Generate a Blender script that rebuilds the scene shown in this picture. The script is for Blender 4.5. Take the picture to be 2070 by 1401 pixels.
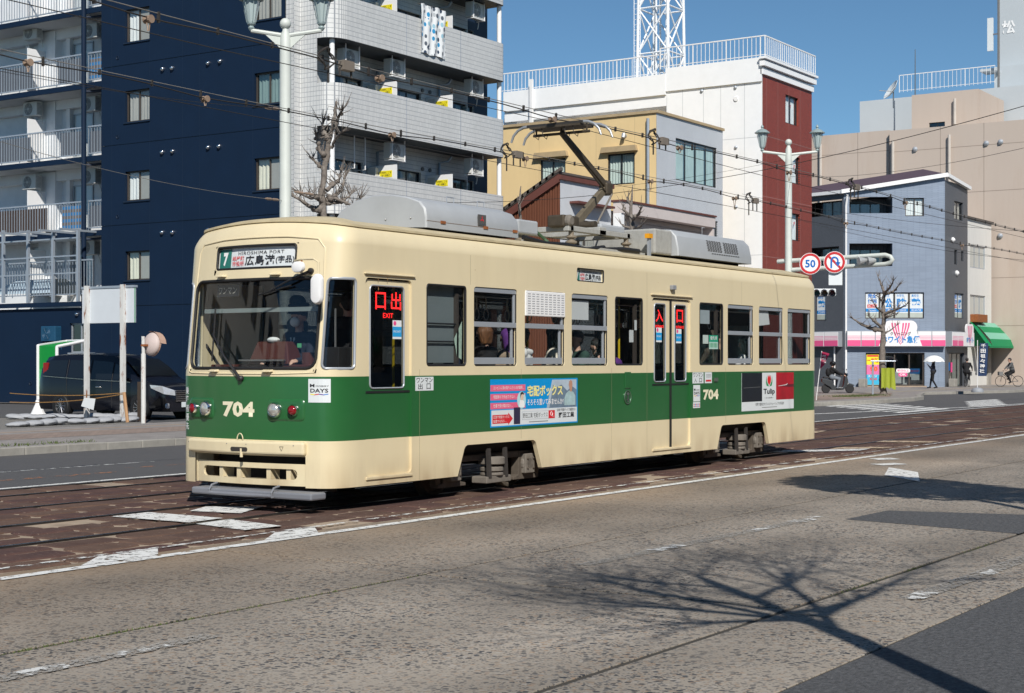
import bpy, bmesh, math, random
import numpy as np
from mathutils import Vector, Matrix
random.seed(7)
R = math.radians
for o in list(bpy.data.objects): bpy.data.objects.remove(o)
SC = bpy.context.scene
COL = SC.collection

# ---------------------------------------------------------------- camera
FPX, PCX, HOR, CAMH = 3150.0, 1035.0, 730.0, 1.70
TH = math.atan(2095 / 3150.0)
SN, CS = math.sin(TH), math.cos(TH)
cam = bpy.data.objects.new('camera', bpy.data.cameras.new('camera')); COL.objects.link(cam)
cam.location = (0, 0, CAMH)
cam.rotation_euler = (R(90), 0, -(math.pi / 2 - TH))
cam.data.sensor_width = 36.0
cam.data.lens = FPX / 2070 * 36
cam.data.shift_y = (HOR - 700.5) / 2070
cam.data.clip_start = 0.1; cam.data.clip_end = 3000
SC.camera = cam
# ---------------------------------------------------------------- sky and sun
SUN_AZ, SUN_EL = R(43), R(40)          # azimuth away from -x towards -y
SUNV = Vector((-math.cos(SUN_AZ) * math.cos(SUN_EL), -math.sin(SUN_AZ) * math.cos(SUN_EL), math.sin(SUN_EL)))
W = bpy.data.worlds.new('World'); SC.world = W; W.use_nodes = True
nt = W.node_tree; nt.nodes.clear()
sky = nt.nodes.new('ShaderNodeTexSky'); sky.sky_type = 'NISHITA'; sky.sun_disc = False
sky.sun_elevation = SUN_EL; sky.sun_rotation = math.atan2(SUNV.x, SUNV.y)
sky.altitude = 2500; sky.air_density = 1.0; sky.dust_density = 0.0; sky.ozone_density = 4.2
bg = nt.nodes.new('ShaderNodeBackground'); bg.inputs[1].default_value = 0.085
wo = nt.nodes.new('ShaderNodeOutputWorld')
tint = nt.nodes.new('ShaderNodeVectorMath'); tint.operation = 'MULTIPLY'; tint.inputs[1].default_value = (0.86, 1.05, 1.02); nt.links.new(sky.outputs[0], tint.inputs[0]); nt.links.new(tint.outputs[0], bg.inputs[0]); nt.links.new(bg.outputs[0], wo.inputs[0])
sl = bpy.data.lights.new('sun', 'SUN'); sl.energy = 5.0; sl.angle = R(0.53); sl.color = (1.0, 0.955, 0.88)
so = bpy.data.objects.new('sun', sl); COL.objects.link(so)
so.rotation_euler = SUNV.to_track_quat('Z', 'Y').to_euler(); so.location = (0, 0, 40)
VS = SC.view_settings
VS.view_transform = 'Standard'; VS.look = 'None'; VS.exposure = 0.0; VS.gamma = 1.0; VS.use_curve_mapping = False
SC.cycles.use_denoising = True; SC.cycles.max_bounces = 8; SC.cycles.transparent_max_bounces = 16
SC.cycles.caustics_reflective = False; SC.cycles.caustics_refractive = False

# ---------------------------------------------------------------- measuring: a pixel of the photograph onto a known plane
def ray(px, py):
    a = (px - PCX) / FPX; b = (HOR - py) / FPX
    return Vector((CS + a * SN, SN - a * CS, b))
def onY(px, py, Y): r = ray(px, py); p = r * (Y / r.y); p.z += CAMH; return p
def onX(px, py, X): r = ray(px, py); p = r * (X / r.x); p.z += CAMH; return p
def onZ(px, py, Z=0.0): r = ray(px, py); p = r * ((Z - CAMH) / r.z); p.z += CAMH; return p
def onD(px, py, D): p = ray(px, py) * D; p.z += CAMH; return p

class Fr:
    """a facade frame: u along the wall (to the right as seen from outside), z up, n outwards"""
    def __init__(s, O, U, N): s.O = Vector(O); s.U = Vector(U).normalized(); s.N = Vector(N).normalized()
    def p(s, u, z, n=0.0): return s.O + s.U * u + s.N * n + Vector((0, 0, z))
    def uz(s, px, py, n=0.0):
        r = ray(px, py); C = Vector((0, 0, CAMH)); O = s.O + s.N * n
        t = (O - C).dot(s.N) / r.dot(s.N); q = C + r * t - s.O
        return q.dot(s.U), q.z
    def rect(s, x0, y0, x1, y1, n=0.0):
        """pixel box whose corners are measured at mid height / mid width"""
        xm, ym = (x0 + x1) / 2, (y0 + y1) / 2
        return s.uz(x0, ym, n)[0], s.uz(x1, ym, n)[0], s.uz(xm, y1, n)[1], s.uz(xm, y0, n)[1]
def FX(X): return Fr((X, 0, 0), (0, -1, 0), (-1, 0, 0))
def FY(Y): return Fr((0, Y, 0), (1, 0, 0), (0, -1, 0))

# ---------------------------------------------------------------- materials
MT = {}
def lk(nt, a, b): nt.links.new(a, b)
def M(name, col, rough=0.6, metal=0.0, var=0.10, scale=2.5, bump=0.0, bscale=60.0, spec=0.5, emit=0.0, coat=0.0, dirt=0.0, dcol=(0.12, 0.09, 0.06), stretch=None, dscale=1.0):
    if name in MT: return MT[name]
    m = bpy.data.materials.new(name); m.use_nodes = True; MT[name] = m
    n = m.node_tree.nodes; b = n['Principled BSDF']; t = m.node_tree
    b.inputs['Roughness'].default_value = rough; b.inputs['Metallic'].default_value = metal
    b.inputs['Specular IOR Level'].default_value = spec; b.inputs['Coat Weight'].default_value = coat
    b.inputs['Coat Roughness'].default_value = 0.12
    c4 = (*col, 1)
    b.inputs['Base Color'].default_value = c4
    if var or bump or dirt:
        tc = n.new('ShaderNodeTexCoord'); mp = n.new('ShaderNodeMapping'); lk(t, tc.outputs['Object'], mp.inputs[0])
        if stretch: mp.inputs['Scale'].default_value = stretch
    out = None
    if var:
        nz = n.new('ShaderNodeTexNoise'); nz.inputs['Scale'].default_value = scale; nz.inputs['Detail'].default_value = 6; nz.inputs['Roughness'].default_value = 0.65
        lk(t, mp.outputs[0], nz.inputs[0])
        rp = n.new('ShaderNodeMapRange'); rp.inputs[1].default_value = 0.25; rp.inputs[2].default_value = 0.75
        rp.inputs[3].default_value = 1 - var; rp.inputs[4].default_value = 1 + var
        lk(t, nz.outputs[0], rp.inputs[0])
        mx = n.new('ShaderNodeVectorMath'); mx.operation = 'SCALE'; mx.inputs[0].default_value = col
        lk(t, rp.outputs[0], mx.inputs['Scale']); out = mx.outputs[0]
    if dirt:
        d = n.new('ShaderNodeTexNoise'); d.inputs['Scale'].default_value = dscale; d.inputs['Detail'].default_value = 8; d.inputs['Roughness'].default_value = 0.7
        lk(t, mp.outputs[0], d.inputs[0])
        dr = n.new('ShaderNodeMapRange'); dr.inputs[1].default_value = 0.52; dr.inputs[2].default_value = 0.78; dr.inputs[3].default_value = 0; dr.inputs[4].default_value = dirt
        lk(t, d.outputs[0], dr.inputs[0])
        mi = n.new('ShaderNodeMix'); mi.data_type = 'RGBA'; mi.inputs[7].default_value = (*dcol, 1)
        lk(t, dr.outputs[0], mi.inputs[0])
        if out: lk(t, out, mi.inputs[6])
        else: mi.inputs[6].default_value = c4
        out = mi.outputs[2]
    if out: lk(t, out, b.inputs['Base Color'])
    if emit:
        b.inputs['Emission Color'].default_value = c4; b.inputs['Emission Strength'].default_value = emit
    if bump:
        bz = n.new('ShaderNodeTexNoise'); bz.inputs['Scale'].default_value = bscale; bz.inputs['Detail'].default_value = 4
        lk(t, mp.outputs[0], bz.inputs[0]); bp = n.new('ShaderNodeBump'); bp.inputs['Strength'].default_value = bump; bp.inputs['Distance'].default_value = 0.02
        lk(t, bz.outputs[0], bp.inputs['Height']); lk(t, bp.outputs[0], b.inputs['Normal'])
    return m
def GLASS(name, tint=(0.6, 0.65, 0.65), base=0.05, rough=0.015):
    if name in MT: return MT[name]
    m = bpy.data.materials.new(name); m.use_nodes = True; MT[name] = m
    t = m.node_tree; n = t.nodes; n.clear()
    o = n.new('ShaderNodeOutputMaterial'); tr = n.new('ShaderNodeBsdfTransparent'); gl = n.new('ShaderNodeBsdfGlossy'); mx = n.new('ShaderNodeMixShader')
    fr = n.new('ShaderNodeFresnel'); ge = n.new('ShaderNodeNewGeometry'); io = n.new('ShaderNodeMapRange'); io.inputs[3].default_value = 1.5; io.inputs[4].default_value = 1 / 1.5; lk(t, ge.outputs['Backfacing'], io.inputs[0]); lk(t, io.outputs[0], fr.inputs[0]); ad = n.new('ShaderNodeMath'); ad.operation = 'ADD'; ad.inputs[1].default_value = base
    tr.inputs[0].default_value = (*tint, 1); gl.inputs['Roughness'].default_value = rough; gl.inputs['Color'].default_value = (0.9, 0.95, 1, 1)
    lk(t, fr.outputs[0], ad.inputs[0]); lk(t, ad.outputs[0], mx.inputs[0]); lk(t, tr.outputs[0], mx.inputs[1]); lk(t, gl.outputs[0], mx.inputs[2]); lk(t, mx.outputs[0], o.inputs[0])
    return m
def TILE(name, col, grout, w, h, gap=0.012, offset=0.0, var=0.10, rough=0.35, axis='xz', bump=0.3, blotch=0.08):
    """wall tiles too small to build one by one: brick node laid on world metres"""
    if name in MT: return MT[name]
    m = bpy.data.materials.new(name); m.use_nodes = True; MT[name] = m
    t = m.node_tree; n = t.nodes; b = n['Principled BSDF']; b.inputs['Roughness'].default_value = rough
    tc = n.new('ShaderNodeTexCoord'); sp = n.new('ShaderNodeSeparateXYZ'); cb = n.new('ShaderNodeCombineXYZ'); lk(t, tc.outputs['Object'], sp.inputs[0])
    ad = n.new('ShaderNodeMath'); ad.operation = 'ADD'
    if axis == 'xy+':           # walls along x and along y share one material
        lk(t, sp.outputs[0], ad.inputs[0]); lk(t, sp.outputs[1], ad.inputs[1]); lk(t, ad.outputs[0], cb.inputs[0])
    else: lk(t, sp.outputs['xyz'.index(axis[0])], cb.inputs[0])
    lk(t, sp.outputs[2], cb.inputs[1])
    br = n.new('ShaderNodeTexBrick'); br.offset = offset; br.inputs['Scale'].default_value = 1.0
    br.inputs['Brick Width'].default_value = w; br.inputs['Row Height'].default_value = h; br.inputs['Mortar Size'].default_value = gap; br.inputs['Mortar Smooth'].default_value = 0.1
    br.inputs['Color1'].default_value = (*[c * (1 - var) for c in col], 1); br.inputs['Color2'].default_value = (*[min(1, c * (1 + var)) for c in col], 1); br.inputs['Mortar'].default_value = (*grout, 1)
    lk(t, cb.outputs[0], br.inputs[0])
    nz = n.new('ShaderNodeTexNoise'); nz.inputs['Scale'].default_value = 0.6; nz.inputs['Detail'].default_value = 6; lk(t, tc.outputs['Object'], nz.inputs[0])
    rp = n.new('ShaderNodeMapRange'); rp.inputs[1].default_value = 0.3; rp.inputs[2].default_value = 0.7; rp.inputs[3].default_value = 1 - blotch; rp.inputs[4].default_value = 1 + blotch; lk(t, nz.outputs[0], rp.inputs[0])
    sc = n.new('ShaderNodeVectorMath'); sc.operation = 'SCALE'; lk(t, br.outputs[0], sc.inputs[0]); lk(t, rp.outputs[0], sc.inputs['Scale']); lk(t, sc.outputs[0], b.inputs['Base Color'])
    bp = n.new('ShaderNodeBump'); bp.invert = True; bp.inputs['Strength'].default_value = bump; bp.inputs['Distance'].default_value = 0.01; lk(t, br.outputs['Fac'], bp.inputs['Height']); lk(t, bp.outputs[0], b.inputs['Normal'])
    return m
def PAINT(name, col, wear=0.5, scale=6.0, rough=0.7):
    """road paint worn through in flakes"""
    if name in MT: return MT[name]
    m = M(name, col, rough, var=0.12, scale=20); t = m.node_tree; n = t.nodes
    tc = n.new('ShaderNodeTexCoord'); mp = n.new('ShaderNodeMapping'); lk(t, tc.outputs['Object'], mp.inputs[0])
    nz = n.new('ShaderNodeTexNoise'); nz.inputs['Scale'].default_value = scale; nz.inputs['Detail'].default_value = 9; nz.inputs['Roughness'].default_value = 0.75; lk(t, mp.outputs[0], nz.inputs[0])
    rp = n.new('ShaderNodeMapRange'); rp.inputs[1].default_value = wear - 0.03; rp.inputs[2].default_value = wear + 0.03; lk(t, nz.outputs[0], rp.inputs[0])
    tr = n.new('ShaderNodeBsdfTransparent'); mx = n.new('ShaderNodeMixShader'); lk(t, rp.outputs[0], mx.inputs[0]); lk(t, tr.outputs[0], mx.inputs[1]); lk(t, n['Principled BSDF'].outputs[0], mx.inputs[2])
    lk(t, mx.outputs[0], n['Material Output'].inputs[0]); return m

# ---------------------------------------------------------------- mesh building
ROOTLOC = {}
def uvec(d):
    d = Vector(d).normalized(); a = Vector((0, 0, 1)) if abs(d.z) < 0.9 else Vector((1, 0, 0))
    s = d.cross(a).normalized(); return s, s.cross(d).normalized()
def rr(u0, u1, z0, z1, r, k=4):
    """rounded rectangle loop, counter-clockwise in (u, z)"""
    pts = []
    for cu, cz, a0 in ((u1 - r, z0 + r, -90), (u1 - r, z1 - r, 0), (u0 + r, z1 - r, 90), (u0 + r, z0 + r, 180)):
        for i in range(k + 1):
            a = R(a0 + 90 * i / k); pts.append((cu + r * math.cos(a), cz + r * math.sin(a)))
    return pts
class MB:
    def __init__(s): s.v = []; s.f = []; s.m = []
    def add(s, p): s.v.append(tuple(p)); return len(s.v) - 1
    def face(s, ps, mi=0): s.f.append([s.add(p) for p in ps]); s.m.append(mi); return s
    def fi(s, idx, mi=0): s.f.append(list(idx)); s.m.append(mi)
    def hexa(s, c, mi=0):
        b = [s.add(p) for p in c]
        for q in ((0, 3, 2, 1), (4, 5, 6, 7), (0, 1, 5, 4), (1, 2, 6, 5), (2, 3, 7, 6), (3, 0, 4, 7)): s.fi([b[i] for i in q], mi)
        return s
    def box(s, x0, x1, y0, y1, z0, z1, mi=0):
        return s.hexa([(x0, y0, z0), (x1, y0, z0), (x1, y1, z0), (x0, y1, z0), (x0, y0, z1), (x1, y0, z1), (x1, y1, z1), (x0, y1, z1)], mi)
    def fbox(s, fr, u0, u1, z0, z1, n0, n1, mi=0):
        p = fr.p; return s.hexa([p(u0, z0, n1), p(u1, z0, n1), p(u1, z0, n0), p(u0, z0, n0), p(u0, z1, n1), p(u1, z1, n1), p(u1, z1, n0), p(u0, z1, n0)], mi)
    def fquad(s, fr, u0, u1, z0, z1, n=0.0, mi=0): p = fr.p; return s.face([p(u0, z0, n), p(u1, z0, n), p(u1, z1, n), p(u0, z1, n)], mi)
    def fpoly(s, fr, pts, n=0.0, mi=0): return s.face([fr.p(u, z, n) for u, z in pts], mi)
    def prism(s, fr, pts, n0, n1, mi=0):
        a = [s.add(fr.p(u, z, n0)) for u, z in pts]; b = [s.add(fr.p(u, z, n1)) for u, z in pts]; k = len(pts)
        s.fi(a[::-1], mi); s.fi(b, mi)
        for i in range(k): s.fi([a[i], a[(i + 1) % k], b[(i + 1) % k], b[i]], mi)
        return s
    def tube(s, path, r, seg=8, mi=0, closed=False, caps=True):
        P = [Vector(p) for p in path]; n = len(P); rs = r if isinstance(r, (list, tuple)) else [r] * n; rings = []
        pu = None
        for i, p in enumerate(P):
            d = (P[(i + 1) % n] - P[i - 1]) if closed else (P[min(i + 1, n - 1)] - P[max(i - 1, 0)])
            if d.length < 1e-9: d = Vector((0, 0, 1))
            d.normalize()
            if pu is None: a, b = uvec(d)
            else:
                a = pu - d * pu.dot(d)
                a = a.normalized() if a.length > 1e-6 else uvec(d)[0]
                b = a.cross(d).normalized()
            pu = a
            rings.append([s.add(p + (a * math.cos(2 * math.pi * j / seg) + b * math.sin(2 * math.pi * j / seg)) * rs[i]) for j in range(seg)])
        for i in range(n if closed else n - 1):
            A, B = rings[i], rings[(i + 1) % n]
            for j in range(seg): s.fi([A[j], B[j], B[(j + 1) % seg], A[(j + 1) % seg]], mi)
        if caps and not closed: s.fi(rings[0], mi); s.fi(rings[-1][::-1], mi)
        return s
    def cyl(s, p0, p1, r0, r1=None, seg=16, mi=0): return s.tube([p0, p1], [r0, r0 if r1 is None else r1], seg, mi)
    def lathe(s, O, A, prof, seg=20, mi=0, caps=True):
        """prof: (radius, distance along axis A from O)"""
        O = Vector(O); A = Vector(A).normalized(); a, b = uvec(A); rings = []
        for r, h in prof: rings.append([s.add(O + A * h + (a * math.cos(2 * math.pi * j / seg) + b * math.sin(2 * math.pi * j / seg)) * max(r, 1e-4)) for j in range(seg)])
        for i in range(len(rings) - 1):
            for j in range(seg): s.fi([rings[i][j], rings[i + 1][j], rings[i + 1][(j + 1) % seg], rings[i][(j + 1) % seg]], mi)
        if caps: s.fi(rings[0], mi); s.fi(rings[-1][::-1], mi)
        return s
    def ell(s, c, r, seg=14, rings=9, mi=0):
        c = Vector(c); rr_ = r if isinstance(r, (tuple, list)) else (r, r, r); L = []
        for i in range(rings + 1):
            t = math.pi * i / rings; L.append([s.add((c.x + rr_[0] * math.sin(t) * math.cos(2 * math.pi * j / seg), c.y + rr_[1] * math.sin(t) * math.sin(2 * math.pi * j / seg), c.z + rr_[2] * math.cos(t))) for j in range(seg)])
        for i in range(rings):
            for j in range(seg): s.fi([L[i][j], L[i + 1][j], L[i + 1][(j + 1) % seg], L[i][(j + 1) % seg]], mi)
        return s
    def grid(s, rows, mi=0, closed=False):
        I = [[s.add(p) for p in r] for r in rows]
        for i in range(len(I) - 1):
            k = len(I[i]); 
            for j in range(k if closed else k - 1): s.fi([I[i][j], I[i][(j + 1) % k], I[i + 1][(j + 1) % k], I[i + 1][j]], mi)
        return s
    def wall(s, fr, u0, u1, z0, z1, ops=(), depth=0.12, n=0.0, bands=(), mi=0, rad=0.0, splits=()):
        """a wall face with real openings; bands = [(z_top, material)]; reveals run back by depth"""
        p = fr.p; E = 1e-6
        us = sorted({u0, u1, *[x for x in splits if u0 < x < u1], *[x for o in ops for x in (o[0], o[1]) if u0 < x < u1]})
        zs = sorted({z0, z1, *[b[0] for b in bands if z0 < b[0] < z1], *[x for o in ops for x in (o[2], o[3]) if z0 < x < z1]})
        I = {}
        def V(i, j):
            if (i, j) not in I: I[i, j] = s.add(p(us[i], zs[j], n))
            return I[i, j]
        def mat_at(z):
            for zt, k in bands:
                if z < zt: return k
            return mi
        for i in range(len(us) - 1):
            for j in range(len(zs) - 1):
                cu, cz = (us[i] + us[i + 1]) / 2, (zs[j] + zs[j + 1]) / 2
                if any(o[0] - E < cu < o[1] + E and o[2] - E < cz < o[3] + E for o in ops): continue
                s.fi([V(i, j), V(i + 1, j), V(i + 1, j + 1), V(i, j + 1)], mat_at(cz))
        for o in ops:
            r = o[4] if len(o) > 4 else rad
            cz = (o[2] + o[3]) / 2; k = mat_at(cz)
            if r > 0:
                L = rr(o[0], o[1], o[2], o[3], r)
                for c, (cu, cz2) in enumerate(((o[1], o[2]), (o[1], o[3]), (o[0], o[3]), (o[0], o[2]))):
                    seg = L[c * 5:c * 5 + 5]; kk = mat_at(cz2 - 0.01 if c in (1, 2) else cz2 + 0.01)
                    ctr = s.add(p(cu, cz2, n)); ids = [s.add(p(a, b, n)) for a, b in seg]
                    for q in range(4): s.fi([ctr, ids[q + 1], ids[q]], kk)
            else: L = [(o[0], o[2]), (o[1], o[2]), (o[1], o[3]), (o[0], o[3])]
            a = [s.add(p(x, z, n)) for x, z in L]; b = [s.add(p(x, z, n - depth)) for x, z in L]; q = len(L)
            for i in range(q): s.fi([a[i], a[(i + 1) % q], b[(i + 1) % q], b[i]], mat_at((L[i][1] + L[(i + 1) % q][1]) / 2))
        return s
    def build(s, name, mat, parent=None, smooth=None, bevel=0.0, kind=None, recalc=True, segs=2):
        me = bpy.data.meshes.new(name)
        L = rootloc(parent)
        me.from_pydata([(x - L.x, y - L.y, z - L.z) for x, y, z in s.v], [], s.f)
        mats = mat if isinstance(mat, (list, tuple)) else [mat]
        for q in mats: me.materials.append(q)
        if len(mats) > 1: me.polygons.foreach_set('material_index', s.m)
        if recalc:
            bm = bmesh.new(); bm.from_mesh(me); bmesh.ops.remove_doubles(bm, verts=bm.verts, dist=1e-5); bmesh.ops.recalc_face_normals(bm, faces=bm.faces); bm.to_mesh(me); bm.free()
        o = bpy.data.objects.new(name, me); COL.objects.link(o)
        if parent: o.parent = parent
        ROOTLOC[o.name] = L
        if smooth is not None:
            me.polygons.foreach_set('use_smooth', [True] * len(me.polygons)); me.set_sharp_from_angle(angle=R(smooth))
        if bevel:
            md = o.modifiers.new('bevel', 'BEVEL'); md.width = bevel; md.segments = segs; md.limit_method = 'ANGLE'; md.angle_limit = R(35); md.harden_normals = False
        if kind: o['kind'] = kind
        return o
def rootloc(o): return ROOTLOC[o.name] if o is not None else Vector((0, 0, 0))
def tag(o, label, cat, group=None):
    o['label'] = label; o['category'] = cat
    if group: o['group'] = group
    return o
def thing(name, label, cat, loc=(0, 0, 0), group=None):
    o = bpy.data.objects.new(name, None); o.empty_display_size = 0.2; COL.objects.link(o); o.location = loc; ROOTLOC[o.name] = Vector(loc); return tag(o, label, cat, group)
def copy_tree(o, parent=None, loc=None, rz=None, label=None):
    c = o.copy(); COL.objects.link(c); c.parent = parent; ROOTLOC[c.name] = Vector(loc) if loc is not None else rootloc(o)
    if loc is not None: c.location = loc
    if rz is not None: c.rotation_euler = (0, 0, rz)
    if label: c['label'] = label
    for ch in list(o.children): copy_tree(ch, c)
    return c
def wave(fr, u0, u1, z0, z1, n, amp=0.03, k=7, seg=None):
    """a hanging curtain with folds"""
    mb = MB(); s = seg or k * 6; rows = []
    for z in (z0, (z0 + z1) / 2, z1): rows.append([fr.p(u0 + (u1 - u0) * i / s, z, n + amp * math.sin(i / s * k * 2 * math.pi) + amp * 0.4 * math.sin(i * 1.7 + z)) for i in range(s + 1)])
    return mb.grid(rows)
def window(fr, u0, u1, z0, z1, parent, n=-0.1, split=2, fm=None, glass=None, bw=0.045, cur=None, curspan=(0, 1), name='window', open_right=False, cz0=0.0):
    fm = fm or MT['bronze']; glass = glass or MT['house_glass']
    mb = MB(); d = 0.05
    mb.fbox(fr, u0, u1, z0, z0 + bw, n - d, n); mb.fbox(fr, u0, u1, z1 - bw, z1, n - d, n)
    mb.fbox(fr, u0, u0 + bw, z0 + bw, z1 - bw, n - d, n); mb.fbox(fr, u1 - bw, u1, z0 + bw, z1 - bw, n - d, n)
    us = [u0 + (u1 - u0) * i / split for i in range(split + 1)]
    for x in us[1:-1]: mb.fbox(fr, x - bw * 0.5, x + bw * 0.5, z0 + bw, z1 - bw, n - d, n - 0.006)
    w = mb.build(name, fm, parent)
    for i in range(split):
        g = MB().fquad(fr, us[i] + bw * .4, us[i + 1] - bw * .4, z0 + bw * .5, z1 - bw * .5, n - 0.02 - 0.012 * (i % 2)); g.build('pane', glass, w)
    if cur:
        a, b = u0 + (u1 - u0) * curspan[0], u0 + (u1 - u0) * curspan[1]
        wave(fr, a, b, z0 + cz0, z1, n - 0.11, 0.02, max(3, int((b - a) * 7))).build('curtain', cur, w, smooth=60)
    return w
# lettering and bodies are turned into meshes in one pass at the end
TEXTS = []; BODIES = []
def text(sx, fr, u0, u1, z0, z1, mat, parent, n=0.004, bold=0.0, name='lettering', spacing=1.0, shear=0.0, label=None):
    c = bpy.data.curves.new(name, 'FONT'); c.body = sx; c.size = 1.0; c.resolution_u = 2; c.fill_mode = 'BOTH' if False else c.fill_mode
    c.offset = bold; c.space_character = spacing; c.shear = shear; c.align_x = 'LEFT'; c.space_line = 0.95
    o = bpy.data.objects.new('tmp_text', c); COL.objects.link(o)
    TEXTS.append((o, fr, u0, u1, z0, z1, mat, parent, n, name, label))
# ---------------------------------------------------------------- shared materials
M('bronze', (0.085, 0.07, 0.06), 0.45, 0.3, var=0.05); M('alu', (0.40, 0.43, 0.47), 0.4, 0.35, var=0.05); M('alu_dark', (0.03, 0.032, 0.035), 0.45, 0.3, var=0.05)
GLASS('house_glass', (0.94, 0.96, 0.95), 0.06); GLASS('tram_glass', (0.84, 0.86, 0.86), 0.008); GLASS('shop_glass', (0.55, 0.58, 0.58), 0.05); GLASS('screen_glass', (0.86, 0.88, 0.87), 0.012)
M('cur_white', (0.80, 0.82, 0.82), 0.9, var=0.08); M('cur_cream', (0.74, 0.72, 0.60), 0.9, var=0.08); M('cur_grey', (0.38, 0.37, 0.34), 0.9, var=0.06); M('cur_teal', (0.20, 0.29, 0.28), 0.9, var=0.06); M('dark_room', (0.02, 0.02, 0.022), 0.9, var=0.1)
M('white_paint', (0.84, 0.85, 0.86), 0.55, var=0.03, dirt=0.2, dcol=(0.62, 0.62, 0.61), dscale=0.8); M('white_clean', (0.80, 0.80, 0.80), 0.5, var=0.02); M('black_rubber', (0.012, 0.012, 0.013), 0.6, var=0.2); M('black_plastic', (0.018, 0.018, 0.02), 0.45, var=0.1)
M('chrome', (0.75, 0.75, 0.76), 0.12, 1.0, var=0.03); M('steel', (0.38, 0.38, 0.38), 0.4, 0.9, var=0.15, scale=20); M('rail_steel', (0.13, 0.13, 0.14), 0.32, 1.0, var=0.2, scale=3); M('ink', (0.02, 0.02, 0.025), 0.6, var=0); M('ink_grey', (0.18, 0.18, 0.19), 0.6, var=0)
M('ink_red', (0.62, 0.02, 0.03), 0.5, var=0); M('ink_blue', (0.0, 0.16, 0.55), 0.5, var=0); M('ink_white', (0.82, 0.82, 0.82), 0.5, var=0); M('ink_green', (0.0, 0.25, 0.08), 0.5, var=0); M('ink_pink', (0.80, 0.07, 0.26), 0.5, var=0.02); M('ink_yellow', (0.85, 0.72, 0.02), 0.5, var=0.02)
M('asphalt', (0.088, 0.086, 0.088), 0.85, var=0.22, scale=30, bump=0.6, bscale=160, dirt=0.4, dcol=(0.13, 0.12, 0.11), dscale=0.5); M('asphalt_dark', (0.085, 0.086, 0.090), 0.85, var=0.75, scale=26, bump=1.0, bscale=60, dirt=0.5, dcol=(0.055, 0.055, 0.06), dscale=1.1)
M('gravel', (0.20, 0.19, 0.175), 0.95, var=0.45, scale=40, bump=1.0, bscale=60); M('wire', (0.045, 0.040, 0.036), 0.6, 0.3, var=0.2); M('wire_light', (0.30, 0.28, 0.25), 0.55, 0.4, var=0.2); M('rust', (0.26, 0.085, 0.025), 0.85, var=0.4, scale=8)
M('insulator', (0.28, 0.20, 0.145), 0.5, var=0.2); M('kerb_stone', (0.31, 0.295, 0.265), 0.85, var=0.18, scale=5, dirt=0.5, dcol=(0.2, 0.18, 0.15), dscale=2); M('grass', (0.075, 0.105, 0.025), 0.8, var=0.4, scale=30)

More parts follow.
